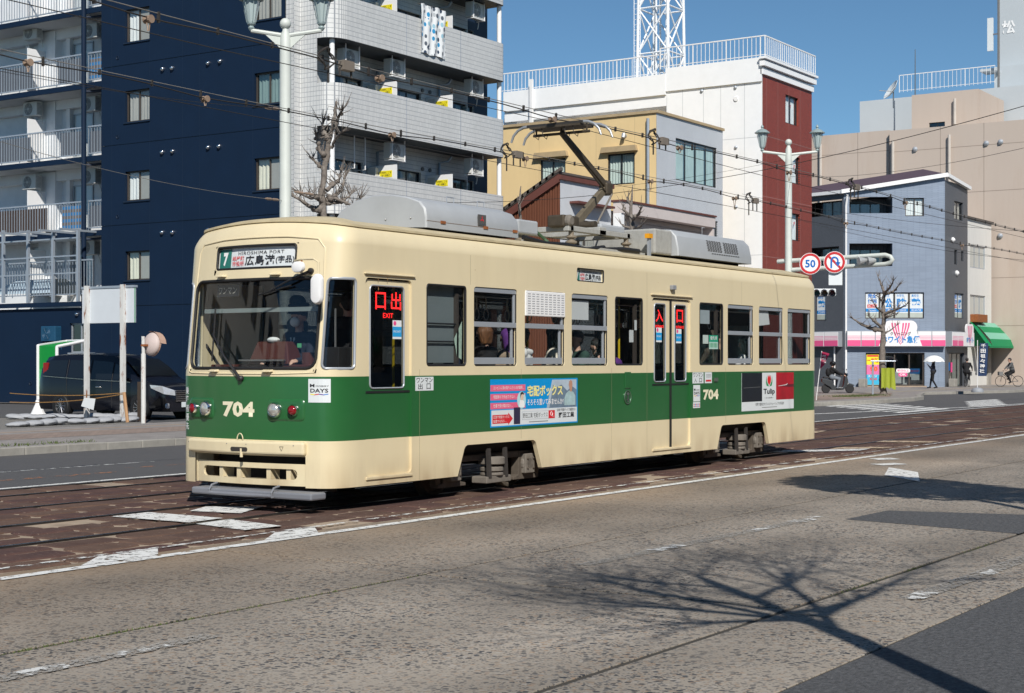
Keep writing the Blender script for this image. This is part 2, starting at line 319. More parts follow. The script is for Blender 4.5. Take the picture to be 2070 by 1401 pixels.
def concrete_mat():
    m = bpy.data.materials.new('aggregate_concrete'); m.use_nodes = True; MT['concrete'] = m; t = m.node_tree; n = t.nodes; b = n['Principled BSDF']; b.inputs['Roughness'].default_value = 0.85
    tc = n.new('ShaderNodeTexCoord'); g = n.new('ShaderNodeNewGeometry')
    big = n.new('ShaderNodeTexNoise'); big.inputs['Scale'].default_value = 0.55; big.inputs['Detail'].default_value = 7; lk(t, g.outputs['Position'], big.inputs[0])
    wz = n.new('ShaderNodeTexNoise'); wz.inputs['Scale'].default_value = 14; lk(t, g.outputs['Position'], wz.inputs[0])
    # pebbles in two sizes, each cell with a colour of its own
    def peb(scale, lo, hi):
        v = n.new('ShaderNodeTexVoronoi'); v.inputs['Scale'].default_value = scale; v.inputs['Randomness'].default_value = 1.0; lk(t, g.outputs['Position'], v.inputs['Vector'])
        r = n.new('ShaderNodeMapRange'); r.inputs[1].default_value = lo; r.inputs[2].default_value = hi; r.inputs[3].default_value = 1; r.inputs[4].default_value = 0; lk(t, v.outputs['Distance'], r.inputs[0])
        cr = n.new('ShaderNodeValToRGB'); sp = n.new('ShaderNodeSeparateColor'); lk(t, v.outputs['Color'], sp.inputs[0]); lk(t, sp.outputs[0], cr.inputs[0])
        e = cr.color_ramp.elements; e[0].position = 0.0; e[0].color = (0.036, 0.040, 0.046, 1); e[1].position = 1.0; e[1].color = (0.36, 0.33, 0.29, 1)
        for pos, c in ((0.34, (0.075, 0.072, 0.070)), (0.44, (0.25, 0.19, 0.14)), (0.6, (0.31, 0.225, 0.16)), (0.68, (0.16, 0.15, 0.14)), (0.86, (0.33, 0.30, 0.265))):
            q = e.new(pos); q.color = (*c, 1)
        cr.color_ramp.interpolation = 'CONSTANT'
        # a cell shows a pebble only if its random value is high enough
        gt = n.new('ShaderNodeMath'); gt.operation = 'GREATER_THAN'; gt.inputs[1].default_value = 0.14; lk(t, sp.outputs[1], gt.inputs[0])
        mu = n.new('ShaderNodeMath'); mu.operation = 'MULTIPLY'; lk(t, gt.outputs[0], mu.inputs[0]); lk(t, r.outputs[0], mu.inputs[1])
        return mu.outputs[0], cr.outputs[0]
    k1, c1 = peb(24, 0.36, 0.48); k2, c2 = peb(52, 0.34, 0.48)
    md = n.new('ShaderNodeTexNoise'); md.inputs['Scale'].default_value = 1.3; md.inputs['Detail'].default_value = 5; lk(t, g.outputs['Position'], md.inputs[0])
    mr = n.new('ShaderNodeMapRange'); mr.inputs[1].default_value = .36; mr.inputs[2].default_value = .58; mr.inputs[3].default_value = .5; lk(t, md.outputs[0], mr.inputs[0])
    def msk(k): q = n.new('ShaderNodeMath'); q.operation = 'MULTIPLY'; lk(t, k, q.inputs[0]); lk(t, mr.outputs[0], q.inputs[1]); return q.outputs[0]
    k1 = msk(k1); k2 = msk(k2)
    base = n.new('ShaderNodeMix'); base.data_type = 'RGBA'; base.inputs[6].default_value = (0.242, 0.210, 0.172, 1); base.inputs[7].default_value = (0.355, 0.312, 0.262, 1); lk(t, big.outputs[0], base.inputs[0])
    a = n.new('ShaderNodeMix'); a.data_type = 'RGBA'; lk(t, k2, a.inputs[0]); lk(t, base.outputs[2], a.inputs[6]); lk(t, c2, a.inputs[7])
    c = n.new('ShaderNodeMix'); c.data_type = 'RGBA'; lk(t, k1, c.inputs[0]); lk(t, a.outputs[2], c.inputs[6]); lk(t, c1, c.inputs[7])
    # brake dust stains the strip along the rails
    sp = n.new('ShaderNodeSeparateXYZ'); lk(t, g.outputs['Position'], sp.inputs[0])
    st = n.new('ShaderNodeMapRange'); st.inputs[1].default_value = 6.5; st.inputs[2].default_value = 10.2; lk(t, sp.outputs[1], st.inputs[0])
    pw = n.new('ShaderNodeMath'); pw.operation = 'POWER'; pw.inputs[1].default_value = 1.6; lk(t, st.outputs[0], pw.inputs[0])
    mu = n.new('ShaderNodeMath'); mu.operation = 'MULTIPLY'; lk(t, pw.outputs[0], mu.inputs[0]); lk(t, big.outputs[0], mu.inputs[1])
    m2 = n.new('ShaderNodeMath'); m2.operation = 'MULTIPLY'; m2.inputs[1].default_value = 1.15; lk(t, mu.outputs[0], m2.inputs[0])
    d = n.new('ShaderNodeMix'); d.data_type = 'RGBA'; d.inputs[7].default_value = (0.245, 0.165, 0.095, 1); lk(t, m2.outputs[0], d.inputs[0]); lk(t, c.outputs[2], d.inputs[6])
    sm = n.new('ShaderNodeTexNoise'); sm.inputs['Scale'].default_value = 0.28; sm.inputs['Detail'].default_value = 3; lk(t, g.outputs['Position'], sm.inputs[0])
    sr = n.new('ShaderNodeMapRange'); sr.inputs[1].default_value = 0.3; sr.inputs[2].default_value = 0.7; sr.inputs[3].default_value = 0.70; sr.inputs[4].default_value = 1.22; lk(t, sm.outputs[0], sr.inputs[0])
    wv = n.new('ShaderNodeMath'); wv.operation = 'SINE'; ws1 = n.new('ShaderNodeMath'); ws1.operation = 'MULTIPLY_ADD'; ws1.inputs[1].default_value = 3.9; lk(t, sp.outputs[1], ws1.inputs[0]); lk(t, big.outputs[0], ws1.inputs[2]); lk(t, ws1.outputs[0], wv.inputs[0])
    wr_ = n.new('ShaderNodeMapRange'); wr_.inputs[1].default_value = -1; wr_.inputs[3].default_value = .90; wr_.inputs[4].default_value = 1.07; lk(t, wv.outputs[0], wr_.inputs[0]); wm = n.new('ShaderNodeMath'); wm.operation = 'MULTIPLY'; lk(t, sr.outputs[0], wm.inputs[0]); lk(t, wr_.outputs[0], wm.inputs[1])
    f = n.new('ShaderNodeVectorMath'); f.operation = 'SCALE'; lk(t, d.outputs[2], f.inputs[0]); lk(t, wm.outputs[0], f.inputs['Scale']); lk(t, f.outputs[0], b.inputs['Base Color'])
    bp = n.new('ShaderNodeBump'); bp.inputs['Strength'].default_value = 0.5; bp.inputs['Distance'].default_value = 0.006; lk(t, k1, bp.inputs['Height']); lk(t, bp.outputs[0], b.inputs['Normal'])
    return m
concrete_mat()
def stone_mat(name, c1, c2):
    m = bpy.data.materials.new(name); m.use_nodes = True; MT[name] = m; t = m.node_tree; n = t.nodes; b = n['Principled BSDF']; b.inputs['Roughness'].default_value = 0.9; b.inputs['Specular IOR Level'].default_value = .15
    g = n.new('ShaderNodeNewGeometry'); z1 = n.new('ShaderNodeTexNoise'); z1.inputs['Scale'].default_value = 3.0; z1.inputs['Detail'].default_value = 8; z1.inputs['Roughness'].default_value = 0.7; lk(t, g.outputs['Position'], z1.inputs[0])
    mx = n.new('ShaderNodeMix'); mx.data_type = 'RGBA'; mx.inputs[6].default_value = (*c1, 1); mx.inputs[7].default_value = (*c2, 1)
    r = n.new('ShaderNodeMapRange'); r.inputs[1].default_value = 0.35; r.inputs[2].default_value = 0.7; lk(t, z1.outputs[0], r.inputs[0]); lk(t, r.outputs[0], mx.inputs[0])
    z2 = n.new('ShaderNodeTexNoise'); z2.inputs['Scale'].default_value = 26; z2.inputs['Detail'].default_value = 5; lk(t, g.outputs['Position'], z2.inputs[0])
    r2 = n.new('ShaderNodeMapRange'); r2.inputs[1].default_value = 0.62; r2.inputs[2].default_value = 0.72; r2.inputs[4].default_value = 0.55; lk(t, z2.outputs[0], r2.inputs[0])
    m3 = n.new('ShaderNodeMix'); m3.data_type = 'RGBA'; m3.inputs[7].default_value = (0.30, 0.24, 0.19, 1); lk(t, r2.outputs[0], m3.inputs[0]); lk(t, mx.outputs[2], m3.inputs[6]); lk(t, m3.outputs[2], b.inputs['Base Color'])
    bp = n.new('ShaderNodeBump'); bp.inputs['Strength'].default_value = 0.5; bp.inputs['Distance'].default_value = 0.01; lk(t, z2.outputs[0], bp.inputs['Height']); lk(t, bp.outputs[0], b.inputs['Normal'])
stone_mat('stone_a', (0.082, 0.048, 0.039), (0.118, 0.078, 0.064)); stone_mat('stone_b', (0.072, 0.044, 0.042), (0.115, 0.064, 0.052)); stone_mat('stone_c', (0.098, 0.062, 0.049), (0.142, 0.088, 0.066))
M('mortar', (0.34, 0.265, 0.195), 0.9, var=0.3, scale=4, dirt=0.7, dcol=(0.15, 0.09, 0.065), dscale=1.2)

# ---------------------------------------------------------------- the ground, the road, the tracks
def sheet(name, pts, z, mat, parent=None):
    o = MB().face([(x, y, z) for x, y in pts]).build(name, mat, parent)
    if parent is None: o['kind'] = 'structure'
    return o
sheet('ground', [(-400, -400), (900, -400), (900, 900), (-400, 900)], -0.07, M('ground_asphalt', (0.075, 0.074, 0.076), 0.9, var=0.2, scale=1))
sheet('road_asphalt', [(-30, -12), (140, -12), (140, 3.28), (-30, 3.28)], 0.0, MT['asphalt_dark'])
sheet('road', [(-40, 16.97), (200, 16.97), (200, 40), (68, 40), (68, 23.6), (60, 23.02), (-40, 23.02)], 0.0, MT['asphalt'])
# concrete carriageway: cast slabs with open joints
cr = MB().face([(-30, 3.25, -0.009), (160, 3.25, -0.009), (160, 10.35, -0.009), (-30, 10.35, -0.009)]).build('concrete_road', M('joint_dirt', (0.05, 0.044, 0.036), 0.95, var=0.3, scale=20)); cr['kind'] = 'structure'
def slab(x0, x1, y0, y1):
    g = 0.011; mb = MB(); zt = random.uniform(-0.002, 0.002); b = 0.003
    x0 += g * 1.6; x1 -= g * 1.6; y0 += g * 2.3; y1 -= g * 2.3
    mb.hexa([(x0, y0, -0.06), (x1, y0, -0.06), (x1, y1, -0.06), (x0, y1, -0.06), (x0, y0, zt - b), (x1, y0, zt - b), (x1, y1, zt - b), (x0, y1, zt - b)])
    t = [(x0 + b, y0 + b, zt), (x1 - b, y0 + b, zt), (x1 - b, y1 - b, zt), (x0 + b, y1 - b, zt)]; e = [(x0, y0, zt - b), (x1, y0, zt - b), (x1, y1, zt - b), (x0, y1, zt - b)]
    mb.f.pop(1); mb.m.pop(1); mb.face(t)
    for i in range(4): mb.face([e[i], e[(i + 1) % 4], t[(i + 1) % 4], t[i]])
    mb.build('slab', MT['concrete'], cr)
for k in range(-3, 24):
    xa = 4.2 + 6 * k
    slab(xa, xa + 6, 7.47, 10.32); slab(xa - .25, xa + 5.75, 4.33, 7.47); slab(xa - .4, xa + 5.6, 3.28, 4.33)
# track bed: mortar with stone flags laid between the rails
tb = MB().face([(-40, 10.32, -0.016), (170, 10.32, -0.016), (170, 17.0, -0.016), (-40, 17.0, -0.016)]).build('track_bed', MT['mortar']); tb['kind'] = 'structure'
RAILY = (11.795, 13.23, 14.745, 16.18)
for y in RAILY:
    mb = MB(); mb.box(-40, 170, y - 0.032, y + 0.032, -0.05, 0.006); mb.build('rail', MT['rail_steel'], tb)
    MB().box(-40, 170, y + 0.034, y + 0.085, -0.05, -0.013).build('rail_groove', MT['black_rubber'], tb)
stone_me = []
srnd = random.Random(11)
def stone_loop():
    L = []
    for k in range(4):
        for j in range(3):
            f = j / 3; c = ((-.5, -.5), (.5, -.5), (.5, .5), (-.5, .5)); (xa, ya), (xb, yb) = c[k], c[(k + 1) % 4]; q = srnd.uniform(0, .2) if j == 0 else srnd.uniform(-.02, .12)
            x, y = xa + (xb - xa) * f, ya + (yb - ya) * f; L.append((x * (1 - q * (.5 if j else .9)), y * (1 - q)))
    return L
for nm in ('stone_a', 'stone_b', 'stone_c'):
    for i in range(8):
        L = stone_loop(); q = MB(); top = [(x * .965, y * .95, .5) for x, y in L]; lo = [(x, y, .2) for x, y in L]; bo = [(x, y, -.5) for x, y in L]
        q.face(top); q.grid([bo, lo, top], closed=True); me = bpy.data.meshes.new('paving_stone'); me.from_pydata(q.v, [], q.f); me.materials.append(MT[nm]); stone_me.append(me)
rest = MB(); stones = []
bands = [(10.36, 11.745, 3), (11.905, 13.185, 3), (13.335, 14.70, 3), (14.86, 16.135, 3), (16.285, 16.95, 1)]
for y0, y1, k in bands:
    w = (y1 - y0) / k
    for r_ in range(k):
        x = -6.0 + random.uniform(0, 0.6)
        while x < 75:
            L = random.choice((0.55, 0.62, 0.72, 0.85)) + random.uniform(-.04, .04)
            yc = y0 + w * (r_ + .5); d = (x + L / 2) * CS + yc * SN; X = (x + L / 2) * SN - yc * CS
            vis = d > 3 and -60 < PCX + FPX * X / d < 2130 and not (13.6 < x < 26.8 and 11.3 < yc < 13.7)
            stones.append((d if vis else 999, x, x + L, yc - w / 2, yc + w / 2)); x += L
stones.sort(key=lambda q: q[0])
for i, (d, xa, xb, ya, yb) in enumerate(stones):
    g = random.choice((.015, .03, .05, .075)); zt = random.uniform(-0.006, 0.003); ya += random.uniform(-.004, .01); yb -= random.uniform(0, .035)
    if random.random() < 0.035: continue          # lost stones, patched with mortar
    if i < 298:
        o = bpy.data.objects.new('paving_stone', random.choice(stone_me)); COL.objects.link(o); o.parent = tb
        o.location = ((xa + xb) / 2, (ya + yb) / 2, zt - 0.025); o.scale = (xb - xa - g, yb - ya - g * .8, 0.05); o.rotation_euler = (0, 0, random.uniform(-.012, .012))
    else:
        g /= 2; rest.box(xa + g, xb - g, ya + g, yb - g, -0.04, zt, random.randrange(3))
rest.build('paving_stones_beyond', [MT['stone_a'], MT['stone_b'], MT['stone_c']], tb, kind='stuff', recalc=False)
# lane paint
pw = PAINT('paint_white', (0.72, 0.72, 0.70), 0.435, 9); pw2 = PAINT('paint_worn', (0.66, 0.66, 0.64), 0.52, 7); po = PAINT('paint_orange', (0.55, 0.22, 0.08), 0.54, 6); pg = PAINT('paint_ghost', (0.33, 0.31, 0.28), 0.50, 34); prust = PAINT('paint_stained', (0.50, 0.38, 0.26), 0.45, 6)
mk = sheet('lane_markings', [(-30, 9.96), (130, 9.96), (130, 10.10), (-30, 10.10)], 0.0075, pw)
def stripe(name, pts, z=0.0085, m=pw): sheet(name, pts, z, m, mk)
stripe('edge_line', [(7, 10.48), (130, 10.48), (130, 10.56), (7, 10.56)], 0.0075, pw2)
for q in ([(8.76, 10.11), (9.25, 10.46), (9.95, 10.46), (9.62, 10.11)], [(10.97, 10.11), (11.5, 10.46), (12.1, 10.46), (11.75, 10.11)]): stripe('painted_block', q)
for q in ([(11.70, 13.02), (12.27, 13.05), (12.25, 11.88), (11.72, 11.86)], [(12.62, 12.76), (13.12, 13.0), (13.5, 12.45), (12.75, 12.1)], [(11.66, 11.70), (12.2, 11.74), (12.0, 10.82), (11.5, 10.86)]): stripe('painted_block', q, 0.011)
for q in ([(26.6, 12.0), (27.4, 12.05), (28.9, 10.9), (28.2, 10.85)], [(28.3, 11.5), (29.0, 11.6), (29.7, 10.75), (29.2, 10.7)], [(31.3, 11.7), (32.0, 11.75), (32.3, 10.7), (31.7, 10.7)], [(33.0, 15.6), (34.4, 15.7), (35.8, 14.6), (34.2, 14.3)]): stripe('painted_block', q, 0.011, prust if q[0][0] > 28 else pw)
stripe('lane_dash', [(11.1, 6.60), (15.7, 6.52), (15.7, 6.68), (11.1, 6.76)], 0.0075, pg); stripe('lane_dash', [(10.85, 3.70), (17, 3.62), (17, 3.80), (10.85, 3.86)], 0.0075, pg); stripe('lane_dash', [(4.8, 6.80), (7.0, 6.80), (7.0, 6.96), (4.8, 6.96)], 0.0075, pg)
for q in ([(15.3, 6.50), (16.0, 6.50), (16.0, 6.70), (15.3, 6.70)], [(14.2, 6.55), (14.8, 6.55), (14.8, 6.66), (14.2, 6.66)], [(12.3, 6.58), (12.8, 6.58), (12.8, 6.74), (12.3, 6.74)], [(10.8, 3.70), (11.2, 3.70), (11.2, 3.86), (10.8, 3.86)], [(5.55, 6.8), (5.9, 6.8), (5.9, 6.95), (5.55, 6.95)], [(6.2, 6.82), (6.6, 6.82), (6.6, 6.93), (6.2, 6.93)], [(12.4, 3.66), (12.7, 3.66), (12.7, 3.78), (12.4, 3.78)]): stripe('paint_remnant', q, 0.010, pw2)
# chevron arrow on the concrete lane
for q in ([(22.3, 8.20), (21.4, 7.35), (23.2, 8.0), (24.0, 8.75)], [(24.4, 9.0), (24.9, 8.75), (25.1, 9.05), (24.6, 9.3)], [(25.7, 9.55), (26.1, 9.3), (26.4, 9.6), (26.0, 9.85)]): stripe('arrow_marking', q)
sheet('asphalt_patch', [(15.9, 6.28), (17.1, 6.25), (17.6, 4.3), (15.5, 4.33)], 0.004, MT['asphalt_dark'])
stripe('edge_line', [(-30, 17.05), (130, 17.05), (130, 17.18), (-30, 17.18)], 0.005, pw)
stripe('lane_line', [(12, 19.62), (18.6, 19.62), (18.6, 19.74), (12, 19.74)], 0.005, pw2); stripe('lane_line', [(28, 19.62), (33, 19.62), (33, 19.74), (28, 19.74)], 0.005, pw2)
for q in ([(13, 18.45), (16.6, 18.22), (16.6, 18.29), (13, 18.55)], [(14, 18.3), (16, 18.12), (16, 18.17), (14, 18.36)], [(17.2, 18.75), (19.5, 18.6), (19.5, 18.66), (17.2, 18.83)]): stripe('survey_mark', q, 0.005, po)
for k in range(7): stripe('crossing_stripe', [(49.5 + k * .9, 17.7 + k * .76), (54.8 + k * .9, 17.7 + k * .76), (55.3 + k * .9, 18.12 + k * .76), (50 + k * .9, 18.12 + k * .76)], 0.005, pw)
for k in range(6): stripe('crossing_stripe', [(57 + k * 1.5, 17.6 + k * .5), (61.5 + k * 1.5, 17.6 + k * .5), (62 + k * 1.5, 17.95 + k * .5), (57.5 + k * 1.5, 17.95 + k * .5)], 0.005, pw)
stripe('stop_line', [(46.5, 19.6), (58, 17.5), (58, 17.7), (46.5, 19.85)], 0.005, pw); stripe('edge_line', [(58, 17.55), (66, 17.3), (66, 17.42), (58, 17.7)], 0.005, pw)
# weeds in the joint
wb = MB()
for i in range(520):
    x = 5.6 + 4.4 * (random.random() ** 1.3); 
    if random.random() < 0.45 and not (6 < x < 7.4): continue
    y = 7.47 + random.gauss(0, 0.012); h = random.uniform(.002, .011); a = random.uniform(0, 6.28); w = .006
    wb.face([(x - w * math.cos(a), y - w * math.sin(a), -.012), (x + w * math.cos(a), y + w * math.sin(a), -.012), (x + random.gauss(0, .012), y + random.gauss(0, .012), h)])
for i in range(260):
    x = random.choice((12.5, 14.2, 11.2)) + random.gauss(0, .25); y = 4.33 + random.gauss(0, .012)
    wb.face([(x - .006, y, -.012), (x + .006, y, -.012), (x + random.gauss(0, .01), y + random.gauss(0, .01), random.uniform(.002, .009))])
tag(wb.build('joint_weeds', MT['grass'], recalc=False, kind='stuff'), 'thin green weeds growing in the concrete road joint', 'weeds')

# far pavement with kerb
M('pave', (0.30, 0.285, 0.265), 0.85, var=0.14, scale=1.2, bump=0.2, bscale=50)
pave = TILE('pave_tiles', (0.275, 0.250, 0.235), (0.15, 0.14, 0.13), 0.30, 0.30, 0.012, 0.0, 0.10, 0.8, bump=0.2)
def tile_floor(m):
    t = m.node_tree; n = t.nodes
    for l in list(t.links):
        if l.to_node.type == 'COMBXYZ': t.links.remove(l)
    sp = [x for x in n if x.type == 'SEPXYZ'][0]; cb = [x for x in n if x.type == 'COMBXYZ'][0]; lk(t, sp.outputs[0], cb.inputs[0]); lk(t, sp.outputs[1], cb.inputs[1])
tile_floor(pave)
pv_red = TILE('pave_red', (0.27, 0.20, 0.165), (0.14, 0.12, 0.10), 0.22, 0.11, 0.008, 0.5, 0.16, 0.85, bump=0.2); tile_floor(pv_red)
fs = sheet('pavement', [(-40, 23.2), (20.6, 23.2), (23.5, 23.25), (54.0, 23.25), (60.9, 22.45), (67.2, 23.05), (77, 26.3), (84, 24.1), (140, 22.5), (140, 60), (38, 60), (38, 29.3), (-40, 29.3)], 0.14, pave)
sheet('brick_strip', [(-40, 25.4), (53, 25.4), (53, 27.2), (-40, 27.2)], 0.144, pv_red); 
sheet('pavement_strip', [(-40, 27.9), (53, 27.9), (53, 28.15), (-40, 28.15)], 0.144, M('strip', (0.36, 0.27, 0.20), 0.85))
sheet('brick_strip', [(55, 24.0), (66, 24.0), (74, 26.8), (60, 27.4)], 0.144, pv_red)
sheet('tactile_strip', [(66.5, 27.2), (88, 27.6), (120, 26), (120, 26.35), (88, 28.0), (66.5, 27.6)], 0.146, M('tactile', (0.36, 0.30, 0.21), 0.8))
kerb = MB(); kerb.box(-40, -39.9, 23.02, 23.2, -.05, .0)
kb = kerb.build('kerb', MT['kerb_stone']); kb['kind'] = 'structure'
def kerb_line(P, h=.145):
    for (xa, ya), (xb, yb) in zip(P[:-1], P[1:]):
        L = math.hypot(xb - xa, yb - ya); k = max(1, round(L / 1.0)); ux, uy = (xb - xa) / L, (yb - ya) / L
        for i in range(k):
            a, b = L * i / k + .006, L * (i + 1) / k - .006; f = Fr((xa, ya, 0), (ux, uy, 0), (uy, -ux, 0)); q = random.uniform(-.004, .004)
            mb = MB(); mb.prism(f, [(a, -.05), (b, -.05), (b, h + q), (a, h + q)], -.18, 0); mb.build('kerbstone', MT['kerb_stone'], kb, bevel=.015)
kerb_line([(8, 23.02), (20.6, 23.02)]); kerb_line([(20.6, 23.02), (22.4, 23.05)], .138); kerb_line([(54.0, 23.1), (57, 22.6), (60.9, 22.28), (64.5, 22.4), (67.2, 22.9), (68.6, 23.6)], .16); kerb_line([(68.6, 23.6), (77, 26.2), (84, 24.0), (100, 23.5), (125, 22.8)], .14); kerb_line([(22.4, 23.05), (54, 23.1)], .14)
sheet('gravel_lot', [(-10, 29.3), (38, 29.3), (38, 60), (-10, 60)], 0.10, MT['gravel'])
sheet('lot_asphalt', [(28.6, 30.2), (38, 30.2), (38, 60), (28.6, 60)], 0.105, MT['asphalt'])
gb = MB()
for cx, cy, rx, ry, n_ in ((19.6, 23.55, 1.1, .2, 170), (66.5, 25.6, 2.4, .8, 900)):
    for i in range(n_):
        x = cx + random.uniform(-rx, rx); y = cy + random.gauss(0, ry * .5); a = random.uniform(0, 6.28); w = .02 if cx > 50 else .012; h = random.uniform(.02, .07)
        gb.face([(x - w * math.cos(a), y - w * math.sin(a), .14), (x + w * math.cos(a), y + w * math.sin(a), .14), (x + random.gauss(0, .03), y + random.gauss(0, .03), .14 + h)])
tag(gb.build('verge_grass', MT['grass'], recalc=False, kind='stuff'), 'low green grass along the far kerb and tree pit', 'grass')
# ================================================================ the tram
M('cream', (0.71, 0.61, 0.405), 0.40, var=0.04, scale=1.3, coat=0.12, dirt=0.17, dcol=(0.50, 0.38, 0.22), dscale=3, stretch=(1, 1, 0.15)); M('tram_green', (0.020, 0.118, 0.034), 0.30, var=0.06, scale=1.5, coat=0.3, dirt=0.10, dcol=(0.06, 0.13, 0.06), dscale=2)
M('roof_paint', (0.52, 0.44, 0.28), 0.75, var=0.2, scale=5, dirt=0.6, dcol=(0.16, 0.12, 0.08), dscale=2.5); M('roof_grey', (0.40, 0.42, 0.44), 0.5, var=0.06, scale=3, dirt=0.15, dcol=(0.25, 0.24, 0.22)); M('roof_weathered', (0.36, 0.36, 0.34), 0.8, var=0.15, scale=12, dirt=0.5, dcol=(0.2, 0.18, 0.15), dscale=8)
M('under', (0.035, 0.030, 0.027), 0.85, var=0.3, scale=8); M('bogie_dust', (0.095, 0.077, 0.060), 0.85, var=0.3, scale=10, dirt=0.6, dcol=(0.06, 0.05, 0.04), dscale=6); M('bogie_grey', (0.175, 0.155, 0.132), 0.7, var=0.25, scale=10); M('rescue_grey', (0.19, 0.20, 0.225), 0.55, var=0.08)
M('panto', (0.085, 0.068, 0.048), 0.6, 0.4, var=0.3, scale=14); M('panto_arm', (0.17, 0.14, 0.095), 0.6, 0.3, var=0.25, scale=10); M('horn_grey', (0.42, 0.44, 0.46), 0.4, 0.5, var=0.1); M('dash_red', (0.085, 0.026, 0.017), 0.35, var=0.1); M('led_red', (1.0, 0.02, 0.02), 0.5, var=0, emit=1.3)
M('lens_red', (0.22, 0.004, 0.008), 0.12, var=0, coat=0.8); M('lens_clear', (0.62, 0.62, 0.58), 0.15, 0.6, var=0.15, scale=30); M('sign_white', (0.66, 0.70, 0.72), 0.5, var=0.03); M('sign_green', (0.02, 0.17, 0.14), 0.5, var=0.03); M('cream_text', (0.80, 0.74, 0.54), 0.45, var=0.0)
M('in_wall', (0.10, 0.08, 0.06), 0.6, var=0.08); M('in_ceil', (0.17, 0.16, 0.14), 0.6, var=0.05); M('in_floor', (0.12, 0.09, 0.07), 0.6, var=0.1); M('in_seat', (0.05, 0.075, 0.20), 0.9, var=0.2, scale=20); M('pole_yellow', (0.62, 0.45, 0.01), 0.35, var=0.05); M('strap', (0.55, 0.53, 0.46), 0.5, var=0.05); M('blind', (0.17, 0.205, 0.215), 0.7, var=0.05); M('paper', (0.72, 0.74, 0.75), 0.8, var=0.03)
def grime(m):
    t = m.node_tree; n = t.nodes; b = n['Principled BSDF']; src = b.inputs['Base Color'].links[0].from_socket; tc = n.new('ShaderNodeTexCoord'); sp = n.new('ShaderNodeSeparateXYZ'); lk(t, tc.outputs['Object'], sp.inputs[0])
    r = n.new('ShaderNodeMapRange'); r.inputs[1].default_value = .62; r.inputs[2].default_value = .26; lk(t, sp.outputs[2], r.inputs[0]); nz = n.new('ShaderNodeTexNoise'); nz.inputs['Scale'].default_value = 2.2; nz.inputs['Detail'].default_value = 7; mp = n.new('ShaderNodeMapping'); mp.inputs['Scale'].default_value = (1.6, 1.6, .35); lk(t, tc.outputs['Object'], mp.inputs[0]); lk(t, mp.outputs[0], nz.inputs[0])
    r2 = n.new('ShaderNodeMapRange'); r2.inputs[1].default_value = .38; r2.inputs[2].default_value = .75; r2.inputs[4].default_value = .75; lk(t, nz.outputs[0], r2.inputs[0]); mu = n.new('ShaderNodeMath'); mu.operation = 'MULTIPLY'; lk(t, r.outputs[0], mu.inputs[0]); lk(t, r2.outputs[0], mu.inputs[1])
    mx = n.new('ShaderNodeMix'); mx.data_type = 'RGBA'; mx.inputs[7].default_value = (.36, .25, .14, 1); lk(t, mu.outputs[0], mx.inputs[0]); lk(t, src, mx.inputs[6]); lk(t, mx.outputs[2], b.inputs['Base Color'])
    w = n.new('ShaderNodeTexNoise'); w.inputs['Scale'].default_value = 1.6; w.inputs['Detail'].default_value = 1; lk(t, tc.outputs['Object'], w.inputs[0]); bp = n.new('ShaderNodeBump'); bp.inputs['Strength'].default_value = .12; bp.inputs['Distance'].default_value = .05; lk(t, w.outputs[0], bp.inputs['Height']); lk(t, bp.outputs[0], b.inputs['Normal']); lk(t, bp.outputs[0], b.inputs['Coat Normal'])
grime(MT['cream']); grime(MT['tram_green'])
YC, HW, ZB = 12.5, 1.23, 0.27
tram = thing('tram', 'cream and green single-car tram with pantograph running along the street track', 'tram', (20, YC, 0))
def bez(a, b, c, d, k):
    return [tuple((1 - t) ** 3 * a[i] + 3 * (1 - t) ** 2 * t * b[i] + 3 * (1 - t) * t * t * c[i] + t ** 3 * d[i] for i in range(2)) for t in [j / k for j in range(1, k + 1)]]
PP = [(13.22 + .12 * (i / 12) ** 2, i / 12) for i in range(13)] + bez((13.34, 1.0), (13.375, 1.15), (13.52, 1.23), (13.84, 1.23), 12) + [(26.93, 1.23)] + bez((26.93, 1.23), (27.13, 1.23), (27.20, 1.13), (27.22, 1.0), 8) + [(27.27, 0.5), (27.29, 0.0)]
SSV = [0.0]
for a, b in zip(PP[:-1], PP[1:]): SSV.append(SSV[-1] + math.hypot(b[0] - a[0], b[1] - a[1]))
STOT = SSV[-1]; PX_ = np.array([p[0] for p in PP]); PD_ = np.array([p[1] for p in PP]); SV = np.array(SSV)
tx = np.gradient(PX_, SV); td = np.gradient(PD_, SV); NXv = -td; NDv = tx
i_s = [i for i, p in enumerate(PP) if p[1] == 1.23]
for i in i_s: NXv[i] = 0; NDv[i] = 1
NXv[0] = -1; NDv[0] = 0; NXv[-1] = 1; NDv[-1] = 0
def lean(x, z): w = min(1, max(0, (13.84 - x) / 0.5)); return w * max(0.0, z - 1.55) * 0.115
class ShellFr:
    def p(s, u, z, n=0.0, inset=0.0):
        sg = 1 if u >= 0 else -1; a = min(abs(u), STOT)
        x = float(np.interp(a, SV, PX_)); d = float(np.interp(a, SV, PD_)); nx = float(np.interp(a, SV, NXv)); nd = float(np.interp(a, SV, NDv)); l = math.hypot(nx, nd)
        w = min(1, max(0, (13.84 - x) / .5)) + min(1, max(0, (x - 26.93) / .3)); le = lean(x, z)
        x += nx / l * n + le; d += nd / l * n
        if inset: x = 20.25 + (x - 20.25) * (1 - inset / 7.0); d *= (1 - inset / HW)
        if z > 2.95: z += .085 * min(1, w) * (1 - (d / HW) ** 2) * min(1, (z - 2.95) / .28) * max(0, 1 - inset / 1.2)
        return Vector((x, YC - sg * d, z))
SH = ShellFr(); TF = FY(YC - HW)
SX0 = SSV[i_s[0]] - 13.84
def sx(x): return SX0 + x
def sdy(d): return float(np.interp(d, PD_[:13], SV[:13]))
